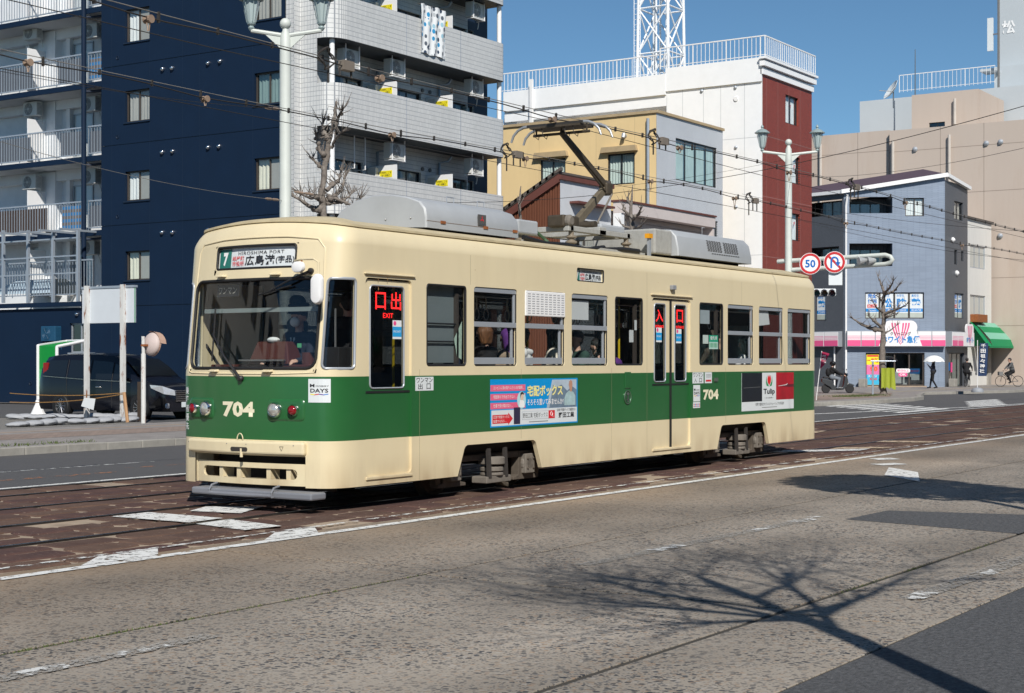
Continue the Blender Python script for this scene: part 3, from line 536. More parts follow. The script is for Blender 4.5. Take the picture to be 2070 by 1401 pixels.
def s_at_x(x): return float(np.interp(x, PX_[:26], SV[:26]))
WIN = [(15.08, 15.92, 'blind'), (16.08, 17.07, 'sash'), (17.25, 18.26, 'sash'), (18.44, 19.44, 'sash'), (19.64, 20.48, 'fixed'), (22.34, 23.20, 'fixed'), (23.37, 24.37, 'sash'), (24.59, 25.60, 'sash'), (25.80, 26.85, 'sash')]
WZ0, WZ1 = 1.635, 2.64
D1, D2, DZ0, DZ1 = (13.92, 14.79), (20.77, 22.03), 0.375, 2.66
cab = (sdy(.985) + .055, s_at_x(13.735), 1.605, 2.645, .06)
ws_ = sdy(.985)
ops = [(-ws_, ws_, 1.605, 2.655, .12), (-sdy(.63), sdy(.63), 2.765, 3.03, .045), cab, (-cab[1], -cab[0], *cab[2:])]
for a, b, k in WIN: ops += [(sx(a), sx(b), WZ0, WZ1, .05), (-sx(b), -sx(a), WZ0, WZ1, .05)]
for a, b in (D1, D2): ops.append((sx(a), sx(b), DZ0, DZ1, .06))
ops += [(-sx(22.0), -sx(20.8), WZ0, WZ1, .05), (STOT - .95, STOT - .06, 1.62, 2.62, .05), (-STOT + .06, -STOT + .95, 1.62, 2.62, .05)]
ops.append((sx(18.58), sx(19.33), 2.815, 3.005, .03))
WELL = [(15.73, 17.67), (22.98, 25.01)]
wells = [(sx(a), sx(b)) for a, b in WELL] + [(-sx(b), -sx(a)) for a, b in WELL]
mb = MB()
fspl = [v for v in SSV if v <= SSV[i_s[0]] or v >= SSV[i_s[1]]]; fspl += [-v for v in fspl]
allsplit = sorted(set(fspl) | {q for o in ops for q in o[:2]} | {q for w in wells for q in w} | {sx(x) for x in range(14, 27)} | {-sx(x) for x in range(14, 27)})
class Well(tuple): pass
# wheel arches and the coupler opening are cut by leaving cells out below their tops
cut = [(a, b, ZB - .01, .65) for a, b in wells] + [(-sdy(.86), sdy(.86), ZB - .01, .62)]
E_ = 1e-6
zs_extra = [.62, .65]
def shell_wall():
    us = allsplit; zs = sorted({ZB, .80, 1.525, 2.0, 2.3, 2.95, 3.04, .62, .65, *[q for o in ops for q in o[2:4]]}); us = sorted(set(us) | {c for q in cut for c in q[:2]}); I = {}
    def V(i, j):
        if (i, j) not in I: I[i, j] = mb.add(SH.p(us[i], zs[j]))
        return I[i, j]
    col = lambda z: 1 if .80 < z < 1.525 else 0
    for i in range(len(us) - 1):
        for j in range(len(zs) - 1):
            cu, cz = (us[i] + us[i + 1]) / 2, (zs[j] + zs[j + 1]) / 2
            if us[i + 1] - us[i] < 1e-7: continue
            if any(o[0] < cu < o[1] and o[2] < cz < o[3] for o in ops + cut): continue
            mb.fi([V(i, j), V(i + 1, j), V(i + 1, j + 1), V(i, j + 1)], col(cz))
    for o in ops:
        L = rr(*o[:5])
        for c, (cu, cz) in enumerate(((o[1], o[2]), (o[1], o[3]), (o[0], o[3]), (o[0], o[2]))):
            ids = [mb.add(SH.p(a, b)) for a, b in L[c * 5:c * 5 + 5]]; ctr = mb.add(SH.p(cu, cz))
            for q in range(4): mb.fi([ctr, ids[q + 1], ids[q]], col(cz))
        L2 = []   # densify so that reveals follow the curved front
        for (a0, b0), (a1, b1) in zip(L, L[1:] + L[:1]):
            k = max(1, int(abs(a1 - a0) / .15)); zz = sorted({b0, b1, *[z for z in (.80, 1.525) if min(b0, b1) < z < max(b0, b1)]}, reverse=b0 > b1)
            if len(zz) > 2: L2 += [(a0 + (a1 - a0) * (z - b0) / (b1 - b0), z) for z in zz[:-1]]
            else: L2 += [(a0 + (a1 - a0) * q / k, b0 + (b1 - b0) * q / k) for q in range(k)]
        A = [mb.add(SH.p(u, z)) for u, z in L2]; B = [mb.add(SH.p(u, z, -.05)) for u, z in L2]; k = len(L2)
        for q in range(k): mb.fi([A[q], A[(q + 1) % k], B[(q + 1) % k], B[q]], col((L2[q][1] + L2[(q + 1) % k][1]) / 2))
    for a, b in wells:
        lo, hi = (a, b) if a > 0 else (b, a); sg = 1 if a > 0 else -1
        for e, dd in ((lo, sg), (hi, -sg)):
            arc = [(e, ZB)] + [(e + dd * x, z) for x, z in ((.125, .56), (.14, .60), (.165, .63), (.21, .65))] + [(e, .65)]
            for q in ((0, 1, 5), (5, 1, 2), (5, 2, 3), (5, 3, 4)): mb.face([SH.p(*arc[i]) for i in q])
            prof = arc[:5]
            for q in range(4): mb.face([SH.p(*prof[q]), SH.p(*prof[q + 1]), SH.p(*prof[q + 1], -.06), SH.p(*prof[q], -.06)])
        q = [(lo + sg * .21, .65), (hi - sg * .21, .65)]; mb.face([SH.p(*q[0]), SH.p(*q[1]), SH.p(*q[1], -.06), SH.p(*q[0], -.06)])
shell_wall()
allu = sorted(set(allsplit) | {c for q in cut for c in q[:2]})
rows = [[SH.p(u, z, 0, i) for u in allu] for z, i in ((3.04, 0), (3.075, .005), (3.11, .016), (3.16, .038), (3.205, .068), (3.235, .10))]
mb.grid(rows)
mb.grid([[SH.p(u, ZB) for u in allu if not any(q[0] - 1e-6 <= u <= q[1] + 1e-6 for q in cut[:0])], [SH.p(u, ZB, -.02) for u in allu]]) if False else None
body = mb.build('body', [MT['cream'], MT['tram_green']], tram, smooth=38)
# roof: gutter lip then a low curve
mb = MB(); rows = [[SH.p(u, z, 0, i) for u in allu] for z, i in ((3.232, .10), (3.236, .075), (3.262, .075), (3.270, .10), (3.300, .20), (3.35, .45), (3.39, .80), (3.41, 1.12), (3.412, 1.22))]; mb.grid(rows)
mb.build('roof', MT['roof_paint'], tram, smooth=30)
for xa in (14.6, 17.05, 19.8, 22.2, 24.5):
    pass
# drip streaks of rust below the gutter
for x, l in ((14.15, .62), (14.32, .5), (16.1, .30), (20.95, .25), (22.0, .22), (24.25, .9)):
    m_ = PAINT('rust_streak', (0.50, 0.27, 0.10), 0.46, 9); MB().face([SH.p(sx(x), 3.14 - l, .002), SH.p(sx(x) + .009, 3.14 - l, .002), SH.p(sx(x) + .012, 3.14, .002, .03), SH.p(sx(x), 3.14, .002, .03)]).build('rust_streak', m_, tram)
for x, z0_, z1_ in ((16.0, 2.66, 3.03), (20.6, .3, 3.03), (23.29, .68, 1.6), (17.16, .68, 1.6), (19.54, .28, 1.6), (23.9, 2.66, 3.03), (14.94, .28, 1.6)): MB().fquad(TF, x, x + .005, z0_, z1_, .0015).build('panel_seam', M('seam', (0.30, 0.26, 0.16), 0.6, var=0), tram)
# ---- inside
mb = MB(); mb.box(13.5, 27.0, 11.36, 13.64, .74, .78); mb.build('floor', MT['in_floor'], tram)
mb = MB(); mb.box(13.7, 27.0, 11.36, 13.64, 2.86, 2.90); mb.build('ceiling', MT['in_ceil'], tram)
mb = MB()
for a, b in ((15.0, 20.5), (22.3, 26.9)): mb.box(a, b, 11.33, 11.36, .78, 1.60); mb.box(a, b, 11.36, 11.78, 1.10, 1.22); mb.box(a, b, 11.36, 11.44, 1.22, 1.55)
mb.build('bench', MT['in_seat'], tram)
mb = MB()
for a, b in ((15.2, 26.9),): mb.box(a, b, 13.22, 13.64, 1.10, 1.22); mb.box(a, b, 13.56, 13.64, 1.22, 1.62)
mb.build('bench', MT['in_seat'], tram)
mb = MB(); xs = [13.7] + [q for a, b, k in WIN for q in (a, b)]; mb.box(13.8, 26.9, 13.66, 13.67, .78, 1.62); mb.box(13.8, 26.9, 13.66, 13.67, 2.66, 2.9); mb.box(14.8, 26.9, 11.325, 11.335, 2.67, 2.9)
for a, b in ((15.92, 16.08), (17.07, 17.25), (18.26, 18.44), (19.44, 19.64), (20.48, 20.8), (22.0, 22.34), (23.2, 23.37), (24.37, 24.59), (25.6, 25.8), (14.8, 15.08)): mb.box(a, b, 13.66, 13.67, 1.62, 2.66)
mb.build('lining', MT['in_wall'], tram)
for x in (15.05, 18.05, 20.6, 22.2): MB().cyl((x, 11.75, .78), (x, 11.75, 2.86), .017, seg=8).build('grab_pole', MT['pole_yellow'], tram)
for y in (11.72, 13.1): MB().cyl((15.1, y, 2.55), (26.6, y, 2.55), .014, seg=8).build('grab_rail', MT['steel'], tram)
def strap(x, y):
    s = MB().box(x - .012, x + .012, y - .004, y + .004, 2.38, 2.55).build('hand_strap', MT['strap'], tram)
    MB().tube([(x + .055 * math.cos(a * math.pi / 8), y, 2.315 + .075 * math.sin(a * math.pi / 8)) for a in range(16)], .008, 6, closed=True).build('ring', MT['strap'], s)
for x in (16.25, 16.50, 16.78, 17.0, 17.5, 18.05, 18.7, 19.2, 19.35, 19.9, 20.2, 22.6, 22.9, 23.6, 24.0, 24.2): strap(x, 11.72)
for x in (16.6, 17.3, 18.0, 18.9, 23.2, 23.9): strap(x, 13.1)
# ---- side windows
def pane(P, u0, u1, z0, z1, n, par, mat=None, k=1, r=0.0):
    m_ = MB(); L = rr(u0, u1, z0, z1, r) if r else None
    if L: m_.face([P.p(a, b, n) for a, b in L])
    else:
        for i in range(k): a, b = u0 + (u1 - u0) * i / k, u0 + (u1 - u0) * (i + 1) / k; m_.face([P.p(a, z0, n), P.p(b, z0, n), P.p(b, z1, n), P.p(a, z1, n)])
    return m_.build('pane', mat or MT['tram_glass'], par, smooth=60)
def loop_tube(P, u0, u1, z0, z1, r, n, rad, name, mat, par, seg=6):
    L = rr(u0, u1, z0, z1, r); L2 = []
    for (a0, b0), (a1, b1) in zip(L, L[1:] + L[:1]):
        k = max(1, int(abs(a1 - a0) / .12)); L2 += [(a0 + (a1 - a0) * q / k, b0 + (b1 - b0) * q / k) for q in range(k)]
    return MB().tube([P.p(a, b, n) for a, b in L2], rad, seg, closed=True).build(name, mat, par, smooth=60)
for a, b, k in WIN:
    for side in (1, -1):
        P = TF if side == 1 else Fr((0, YC + HW, 0), (1, 0, 0), (0, 1, 0))
        if k == 'sash' and side == 1:
            f = MB(); f.fbox(P, a + .005, b - .005, 2.575, 2.635, -.05, -.012); f.fbox(P, a + .005, b - .05, 1.66, 1.745, -.05, -.010); f.fbox(P, a + .005, b - .005, 2.135, 2.20, -.045, -.008)
            f.fbox(P, a + .002, a + .018, 1.745, 2.575, -.05, -.02); f.fbox(P, b - .055, b - .015, 2.2, 2.575, -.05, -.022); f.fbox(P, b - .10, b - .06, 1.745, 2.135, -.055, -.03)
            w = f.build('side_window', MT['alu'], tram, bevel=.004)
            pane(P, a + .01, b - .02, 2.19, 2.58, -.035, w); pane(P, a + .01, b - .03, 1.74, 2.14, -.045, w)
            loop_tube(P, a + .004, b - .004, WZ0 + .004, WZ1 - .004, .05, -.02, .008, 'gasket', MT['black_rubber'], w)
        elif side == 1:
            w = loop_tube(P, a + .012, b - .012, WZ0 + .012, WZ1 - .012, .05, -.012, .018, 'side_window', MT['black_rubber'], tram)
            pane(P, a + .01, b - .01, WZ0 + .01, WZ1 - .01, -.03, w)
            MB().fbox(P, b - .14, b - .10, WZ0 + .02, WZ1 - .1, -.10, -.05).build('frame', MT['bronze'], w)
        else:
            w = loop_tube(P, a + .01, b - .01, WZ0 + .01, WZ1 - .01, .05, -.02, .014, 'side_window', MT['alu'], tram); MB().fbox(P, a, b, 2.12, 2.17, -.05, -.02).build('frame', MT['alu'], w); pane(P, a, b, WZ0, WZ1, -.03, w, GLASS('far_glass', (.09, .10, .10), .02))  # far panes tinted dark to keep the car interior dim
# things on the panes
MB().fquad(TF, 15.09, 15.78, 1.68, 2.62, -.10).build('cab_blind', MT['blind'], tram)
for z in (1.94, 2.16): MB().cyl(TF.p(15.09, z, -.07), TF.p(15.80, z, -.07), .012, seg=6).build('guard_bar', MT['black_plastic'], tram)
MB().face([TF.p(15.72, 1.98, -.05), TF.p(15.78, 1.76, -.05), TF.p(15.88, 1.72, -.05), TF.p(15.89, 2.2, -.05)]).build('leaflet', M('leaflet', (0.45, 0.6, 0.5), 0.7, var=.3, scale=18), tram)
vm = MB(); vm.fbox(TF, 17.26, 18.255, 2.30, 2.635, -.02, .012); vent = vm.build('vent_panel', MT['white_clean'], tram, bevel=.01)
for c in range(9):
    for r_ in range(9): MB().fbox(TF, 17.305 + c * .105, 17.375 + c * .105, 2.335 + r_ * .032, 2.344 + r_ * .032, .010, .016).build('louvre', M('louvre', (0.42, 0.43, 0.45), .5, var=0), vent)
MB().fquad(TF, 18.50, 18.98, 2.28, 2.55, -.052).build('notice', MT['paper'], tram)
MB().face([TF.p(24.60, 2.30, -.052), TF.p(25.15, 2.34, -.052), TF.p(25.08, 2.58, -.052), TF.p(24.60, 2.60, -.052)]).build('notice', MT['paper'], tram)
MB().fquad(TF, 22.40, 22.74, 2.30, 2.52, -.02).build('notice', M('notice_grey', (0.24, 0.29, 0.31), .6), tram)
MB().fquad(TF, 22.50, 22.70, 1.98, 2.12, -.02).build('notice', M('notice_pale', (0.42, 0.50, 0.47), .6), tram)
pr = MB().fquad(TF, 22.72, 23.05, 1.90, 2.12, -.02).build('priority_seat_sticker', M('sticker_green', (0.02, 0.30, 0.18), .5, var=.02), tram)
MB().fquad(TF, 22.72, 23.05, 1.895, 2.01, -.019).build('sticker_foot', M('sticker_mint', (0.40, 0.58, 0.52), .5), pr)
text('優先席', TF, 22.76, 23.01, 2.045, 2.105, MT['ink_white'], pr, -.017)
for i in range(6): MB().fpoly(TF, [(22.745 + i * .05, 1.92), (22.765 + i * .05, 1.92), (22.768 + i * .05, 1.985), (22.755 + i * .05, 2.0), (22.742 + i * .05, 1.985)], -.0175).build('pictogram', MT['ink_green'], pr)
for x0, z0, w_, h_ in ((20.30, 2.16, .07, .15), (20.14, 1.98, .13, .18)): MB().fquad(TF, x0, x0 + w_, z0, z0 + h_, -.045).build('notice', MT['paper'], tram)
# ---- doors
def door_leaf(x0, x1, w, led, sub, name='door'):
    m_ = MB(); m_.wall(TF, x0, x1, DZ0, DZ1 - .02, [(*w, .05)], .03, -.03, [(.80, 0), (1.525, 1)], 0)
    d = m_.build(name, [MT['cream'], MT['tram_green']], tram, smooth=35)
    loop_tube(TF, *w, .05, -.027, .012, 'gasket', MT['alu'], d); pane(TF, w[0], w[1], w[2], w[3], -.036, d, GLASS('door_glass', (0.50, 0.52, 0.53), .015), r=.05)
    MB().fbox(TF, x0 + .01, x1 - .01, w[2] - .055, w[2] - .03, -.03, -.022).build('rub_strip', MT['black_rubber'], d)
    MB().fbox(TF, (x0 + x1) / 2 - .012, (x0 + x1) / 2 + .012, .90, 1.0, -.03, -.026).build('handle_slot', MT['tram_green'], d) if False else None
    return d
d1 = door_leaf(*D1, (14.03, 14.67, 1.385, 2.575), None, None)
text('口', TF, 14.14, 14.33, 2.30, 2.50, MT['led_red'], d1, -.030, .004); text('出', TF, 14.43, 14.62, 2.30, 2.51, MT['led_red'], d1, -.030, .004); text('EXIT', TF, 14.28, 14.47, 2.205, 2.26, MT['led_red'], d1, -.030)
def front_sticker(fr, x, z, w, h, par, n):
    s = MB().fquad(fr, x, x + w, z, z + h, n).build('sticker', MT['paper'], par); MB().fquad(fr, x, x + w, z + h * .12, z + h * .66, n + .001).build('sticker_blue', M('sticker_blue', (0.02, 0.33, 0.68), .5, var=0), s)
    text('FRONT', fr, x + w * .1, x + w * .9, z + h * .34, z + h * .46, MT['ink_white'], s, n + .002); MB().lathe(fr.p(x + w * .25, z + h * .84, n + .001), fr.N, [(w * .16, 0), (w * .16, .001)], 12).build('roundel', MT['ink_pink'], s)
front_sticker(TF, 14.46, 1.96, .17, .22, d1, -.031)
MB().fbox(TF, D1[0] - .03, D1[1] + .05, 2.70, 2.715, 0, .03).build('rain_strip', MT['cream'], tram, bevel=.004); MB().fbox(TF, D2[0] - .05, D2[1] + .05, 2.70, 2.715, 0, .03).build('rain_strip', MT['cream'], tram, bevel=.004)
for a, b in (D1, D2): MB().fbox(TF, a, b, .335, .37, -.02, .018).build('door_step', MT['cream'], tram, bevel=.006)
xm = (D2[0] + D2[1]) / 2
d2 = door_leaf(D2[0], xm - .012, (20.88, 21.24, 1.385, 2.575), None, None); d3 = door_leaf(xm + .012, D2[1], (21.54, 21.92, 1.385, 2.575), None, None)
MB().fbox(TF, xm - .022, xm + .022, DZ0, DZ1 - .02, -.035, -.012).build('door_edge', MT['black_rubber'], tram)
text('入', TF, 20.94, 21.17, 2.30, 2.49, MT['led_red'], d2, -.030, .004); text('口', TF, 21.62, 21.83, 2.30, 2.50, MT['led_red'], d3, -.030, .004)
text('ENTRANCE', TF, 20.93, 21.19, 2.21, 2.25, MT['led_red'], d2, -.030); text('ENTRANCE', TF, 21.60, 21.86, 2.21, 2.25, MT['led_red'], d3, -.030)
front_sticker(TF, 20.95, 1.99, .18, .22, d2, -.031); front_sticker(TF, 21.60, 1.98, .18, .22, d3, -.031)
MB().fbox(TF, 21.33, 21.45, 2.80, 2.87, 0, .06).build('door_camera', M('cam_grey', (0.25, .26, .28), .5), tram, bevel=.008)
# ---- small signs on the side
def plate(fr, x0, x1, z0, z1, mat, par, n=.003, name='sign_plate', t=.004): return MB().fbox(fr, x0, x1, z0, z1, 0, n).build(name, mat, par)
p1 = plate(TF, 14.86, 15.22, 1.345, 1.51, MT['sign_white'], tram); text('ワンマン', TF, 14.88, 15.20, 1.44, 1.50, MT['ink'], p1, .004, .01); text('出', TF, 14.91, 15.0, 1.36, 1.43, MT['ink'], p1, .004, .01); text('口', TF, 15.08, 15.16, 1.36, 1.43, MT['ink'], p1, .004, .01)
p2 = plate(TF, 22.10, 22.48, 1.345, 1.52, MT['sign_white'], tram); text('ワンマン', TF, 22.12, 22.46, 1.445, 1.51, MT['ink'], p2, .004, .01); text('入', TF, 22.15, 22.24, 1.36, 1.43, MT['ink'], p2, .004, .01); text('口', TF, 22.33, 22.42, 1.36, 1.43, MT['ink'], p2, .004, .01)
p3 = plate(TF, 22.53, 22.78, 1.345, 1.52, MT['sign_white'], tram); MB().fquad(TF, 22.56, 22.75, 1.37, 1.40, .0045).build('print', MT['ink_red'], p3)
for z in (1.44, 1.46, 1.48): MB().fquad(TF, 22.57, 22.74, z, z + .006, .0045).build('print', MT['ink_grey'], p3)
MB().fbox(TF, 22.86, 22.98, 1.37, 1.43, 0, .02).build('intercom', M('grille', (.08, .10, .08), .5), tram)
def days(fr, x0, x1, z0, z1, par, n):
    p = MB().grid([[fr.p(x0 + (x1 - x0) * i / 6, z, n) for i in range(7)] for z in (z0, z1)]).build('pass_sticker', MT['sign_white'], par); w, h = x1 - x0, z1 - z0; s = 1 if w > 0 else -1
    text('MOBIRY', fr, x0 + w * .36, x0 + w * .92, z0 + h * .66, z0 + h * .73, MT['ink'], p, n + .002); text('DAYS', fr, x0 + w * .1, x0 + w * .9, z0 + h * .42, z0 + h * .59, MT['ink'], p, n + .002, .025)
    text('M', fr, x0 + w * .08, x0 + w * .3, z0 + h * .65, z0 + h * .79, MT['ink'], p, n + .002, .02)
    for i, c in enumerate((MT['ink_yellow'], MT['ink_red'], M('ink_violet', (.10, .03, .30), .5, var=0), MT['ink_blue'])): MB().fpoly(fr, [(x0 + w * (.1 + .2 * i), z0 + h * (.34 - .03 * (i % 2))), (x0 + w * (.3 + .2 * i), z0 + h * (.31 + .03 * (i % 2))), (x0 + w * (.3 + .2 * i), z0 + h * (.345 + .03 * (i % 2))), (x0 + w * (.1 + .2 * i), z0 + h * (.375 - .03 * (i % 2)))], n + .002).build('print', c, p)
    return p
days(TF, 22.12, 22.36, 1.06, 1.32, tram, .003); p5 = plate(TF, 22.12, 22.36, .955, 1.05, MT['sign_white'], tram)
for r_ in range(2):
    for c in range(5): MB().fquad(TF, 22.135 + c * .045, 22.165 + c * .045, .975 + r_ * .03, .992 + r_ * .03, .004).build('print', MT['ink_blue'] if c % 2 else MT['ink_red'], p5)
text('704', TF, 22.47, 23.02, 1.075, 1.245, MT['cream_text'], tram, .003, .045, 'number', 1.05)
em = MB().lathe(TF.p(20.0, 1.17, 0), (0, -1, 0), [(.105, 0), (.105, .012), (.09, .014), (.085, .008)], 28); emo = em.build('emblem', M('emblem', (.05, .16, .07), .3, .5, var=.1), tram, smooth=40)
MB().lathe(TF.p(20.0, 1.17, .012), (0, -1, 0), [(.098, 0), (.098, .004)], 28).build('emblem_rim', MT['steel'], emo) if False else MB().tube([TF.p(20.0 + .097 * math.cos(a * .2244), 1.17 + .097 * math.sin(a * .2244), .012) for a in range(28)], .005, 5, closed=True).build('emblem_rim', MT['steel'], emo)
for q in ([(19.985, 1.10), (20.015, 1.10), (20.01, 1.2), (19.99, 1.2)], [(19.95, 1.22), (20.0, 1.19), (20.05, 1.22), (20.0, 1.245)], [(19.95, 1.13), (20.05, 1.13), (20.03, 1.145), (19.97, 1.145)]): MB().fpoly(TF, q, .016).build('emblem_mark', MT['steel'], emo)
MB().fbox(TF, 19.92, 20.10, 1.30, 1.54, 0, .012).build('access_hatch', [MT['tram_green']], tram, bevel=.01)
ds = MB().fquad(TF, 18.575, 19.335, 2.81, 3.01, -.045).build('side_destination_sign', MT['sign_white'], tram)
loop_tube(TF, 18.585, 19.325, 2.82, 3.0, .03, -.01, .012, 'gasket', MT['black_rubber'], ds)
def dest(fr, x0, x1, z0, z1, par, n):
    w, h = x1 - x0, z1 - z0; q = lambda a, b, c, d: (x0 + w * a, x0 + w * b, z0 + h * c, z0 + h * d)
    g = q(0, .17, 0, 1); k = MB()
    k.face([fr.p(g[0], g[2], n), fr.p(g[1], g[2], n), fr.p(g[1], g[3], n), fr.p(g[0], g[3], n)]); k.build('route_panel', MT['sign_green'], par)
    text('7', fr, *q(.055, .125, .12, .86), MT['ink_white'], par, n + .003, .05); text('HIROSHIMA PORT', fr, *q(.27, .86, .72, .87), MT['ink'], par, n + .003, 0, spacing=1.1)
    text('紙屋町', fr, *q(.19, .355, .40, .65), MT['ink_red'], par, n + .003, .01); text('市役所', fr, *q(.19, .355, .08, .36), MT['ink_red'], par, n + .003, .01)
    text('広島港', fr, *q(.37, .755, .10, .66), MT['ink'], par, n + .003, .012); text('(宇品)', fr, *q(.765, .985, .12, .58), MT['ink'], par, n + .003, .012)
dest(TF, 18.60, 19.32, 2.825, 2.995, ds, -.043)
# ---- tram front
def spatch(u0, u1, z0, z1, n, k=8, r=None, kz=1):
    m_ = MB(); rows = [[SH.p(u0 + (u1 - u0) * i / k, z0 + (z1 - z0) * j / kz, n) for i in range(k + 1)] for j in range(kz + 1)]; return m_.grid(rows)
ws = loop_tube(SH, -ws_ + .012, ws_ - .012, 1.617, 2.643, .115, -.004, .020, 'windshield', MT['black_rubber'], tram)
spatch(-ws_ + .005, ws_ - .005, 1.61, 2.65, -.028, 16).build('pane', MT['screen_glass'], ws, smooth=60)
for sg in (1, -1):
    a, b = (cab[0], cab[1]) if sg == 1 else (-cab[1], -cab[0])
    cw = loop_tube(SH, a + .01, b - .01, 1.615, 2.635, .055, -.004, .017, 'cab_window', MT['alu'], tram); spatch(a + .005, b - .005, 1.61, 2.64, -.028, 5).build('pane', MT['tram_glass'], cw, smooth=60)
fd = spatch(-.625, .625, 2.77, 3.025, -.04, 8).build('destination_sign', MT['sign_white'], tram)
loop_tube(SH, -.618, .618, 2.777, 3.018, .04, -.01, .016, 'gasket', MT['black_rubber'], fd)
dest(SH, -.60, .60, 2.795, 3.0, fd, -.034)
# pressed panel edge round the windscreen and sign
edge = [(-1.0, 1.58), (-1.0, 2.2), (-.99, 2.7), (-.97, 2.98), (-.90, 3.07), (-.5, 3.09), (0, 3.09), (.5, 3.09), (.90, 3.07), (.99, 2.98), (1.005, 2.7), (1.012, 2.2), (1.012, 1.7), (.97, 1.57), (.5, 1.555), (-.5, 1.555), (-.95, 1.56)]
e2 = []
for (a0, b0), (a1, b1) in zip(edge, edge[1:] + edge[:1]):
    k = max(1, int(math.hypot(a1 - a0, b1 - b0) / .08)); e2 += [(a0 + (a1 - a0) * q / k, b0 + (b1 - b0) * q / k) for q in range(k)]
MB().tube([SH.p(a, b, -.002) for a, b in e2], .010, 6, closed=True).build('panel_edge', MT['cream'], tram, smooth=70)
for u in (-.49, .36):
    for z in (2.685, 1.575):
        s_ = MB(); s_.hexa([SH.p(u - .075, z, 0), SH.p(u + .075, z, 0), SH.p(u + .06, z, .055), SH.p(u - .06, z, .055), SH.p(u - .075, z + .03, 0), SH.p(u + .075, z + .03, 0), SH.p(u + .06, z + .018, .055), SH.p(u - .06, z + .018, .055)]); s_.build('foot_step', MT['cream'], tram, bevel=.006)
def lamp(u, r, lens, nm, z=1.145):
    A = SH.p(u, z, .10) - SH.p(u, z, 0); A.z = 0; O = SH.p(u, z, .0)
    o = MB().lathe(O, A, [(r * 1.12, -.02), (r * 1.15, .02), (r * 1.15, .035), (r * 1.02, .055), (r * .98, .062), (r * .92, .05)], 28, caps=False).build(nm, MT['chrome'], tram, smooth=35)
    MB().lathe(O, A, [(r * .95, .046), (r * .8, .064), (r * .5, .078), (0.001, .084)], 28).build('lens', lens, o, smooth=60)
    if 'tail' in nm:
        for q in (.3, .6): MB().tube([O + A.normalized() * .072 + (uvec(A)[0] * math.cos(t * .2618) + uvec(A)[1] * math.sin(t * .2618)) * r * q for t in range(24)], .003, 4, closed=True).build('lens_ring', lens, o)
for u, r, l, nm in ((-.855, .060, MT['lens_red'], 'tail_light'), (-.615, .080, MT['lens_clear'], 'headlight'), (.475, .080, MT['lens_clear'], 'headlight'), (.725, .060, MT['lens_red'], 'tail_light')): lamp(u, r, l, nm)
for a, b in ((-.97, -.50), (.36, .86)):
    pod = MB(); rows = []
    for ins, n in ((0, .0), (.012, .014), (.03, .018)):
        L = rr(a + ins, b - ins, 1.02 + ins, 1.27 - ins, .05, 4); rows.append([SH.p(x, z, n) for x, z in L])
    pod.grid(rows, closed=True); pod.face([SH.p(x, z, .018) for x, z in rr(a + .03, b - .03, 1.05, 1.24, .05, 4)]); pod.build('lamp_pod', MT['tram_green'], tram, smooth=40)
text('704', SH, -.34, .165, 1.055, 1.235, MT['cream_text'], tram, .003, .045, 'number', 1.05)
days(SH, s_at_x(13.325) - .04, s_at_x(13.325) + .225, 1.235, 1.50, tram, .004)
for i, ch in enumerate('乗降者優先'): text(ch, SH, -1.085, -1.0, 1.305 - i * .105, 1.395 - i * .105, MT['ink_white'], tram, .004, .01)
om = spatch(-.70, -.285, 2.46, 2.60, -.10, 3).build('one_man_plate', MT['black_plastic'], tram); text('ワンマン', SH, -.665, -.33, 2.49, 2.57, MT['strap'], om, -.097)
# bumper beam, life guard frame, rescue step
def sbar(u0, u1, z0, z1, n0, n1, k=10):
    m_ = MB(); us = [u0 + (u1 - u0) * i / k for i in range(k + 1)]
    m_.grid([[SH.p(u, z, n) for u in us] for z, n in ((z0, n0), (z0, n1), (z1, n1), (z1, n0))])
    for u in (u0, u1): m_.face([SH.p(u, z0, n0), SH.p(u, z0, n1), SH.p(u, z1, n1), SH.p(u, z1, n0)])
    return m_
bp = sbar(-.93, .88, .635, .79, 0, .07).build('bumper', MT['cream'], tram, bevel=.03, segs=3)
sl_ = MB(); sl_.face([SH.p(a, b, .072) for a, b in rr(-.14, .12, .665, .715, .024)]); sl_.build('coupler_slot', MT['under'], bp)
MB().cyl(SH.p(.02, .60, .06), SH.p(.02, .70, .06), .018, seg=8).build('coupler_pin', MT['cream'], bp)
MB().tube([SH.p(-.02 + .045 * math.cos(t * .35), .80 + .07 * math.sin(t * .35), .04) for t in range(10)], .006, 6).build('lift_ring', MT['cream'], bp)
MB().tube([SH.p(u, z, .073) for u, z in ((.57, .735), (.62, .735), (.595, .685))], .0025, 4, closed=True).build('jack_mark', MT['ink'], bp)
for u in (-.90, -.2, .1, .75): MB().ell(SH.p(u, .75, .072), .006, 6, 4).build('bolt', MT['ink_grey'], bp)
lg = MB(); lg.wall(SH, -.84, .85, .285, .535, [(-.74, .74, .355, .475, .058)], .03, -.03, splits=[i * .1 for i in range(-8, 9)]); lgo = lg.build('life_guard', MT['cream'], tram)
for u in (-.46, -.16, .30, .58): sbar(u, u + .06, .33, .50, -.22, -.05, 1).build('guard_strut', MT['cream'], lgo)
for u in (-.865, .87): sbar(u - .01, u + .01, .28, .62, -.25, -.02, 1).build('bracket', MT['cream'], lgo)
bk = MB(); bk.box(13.75, 13.8, 11.6, 13.4, .2, .7); bk.build('coupler_recess', MT['under'], tram)
rs = MB(); rs.box(13.08, 13.34, 11.36, 13.20, .155, .235); rso = rs.build('rescue_step', MT['rescue_grey'], tram, bevel=.02)
for y in (12.88, 11.92): MB().tube([(13.18, y, .29), (13.09, y, .27), (13.05, y, .22), (13.06, y, .17), (13.11, y, .17)], .013, 8).build('hook', MT['rescue_grey'], rso)
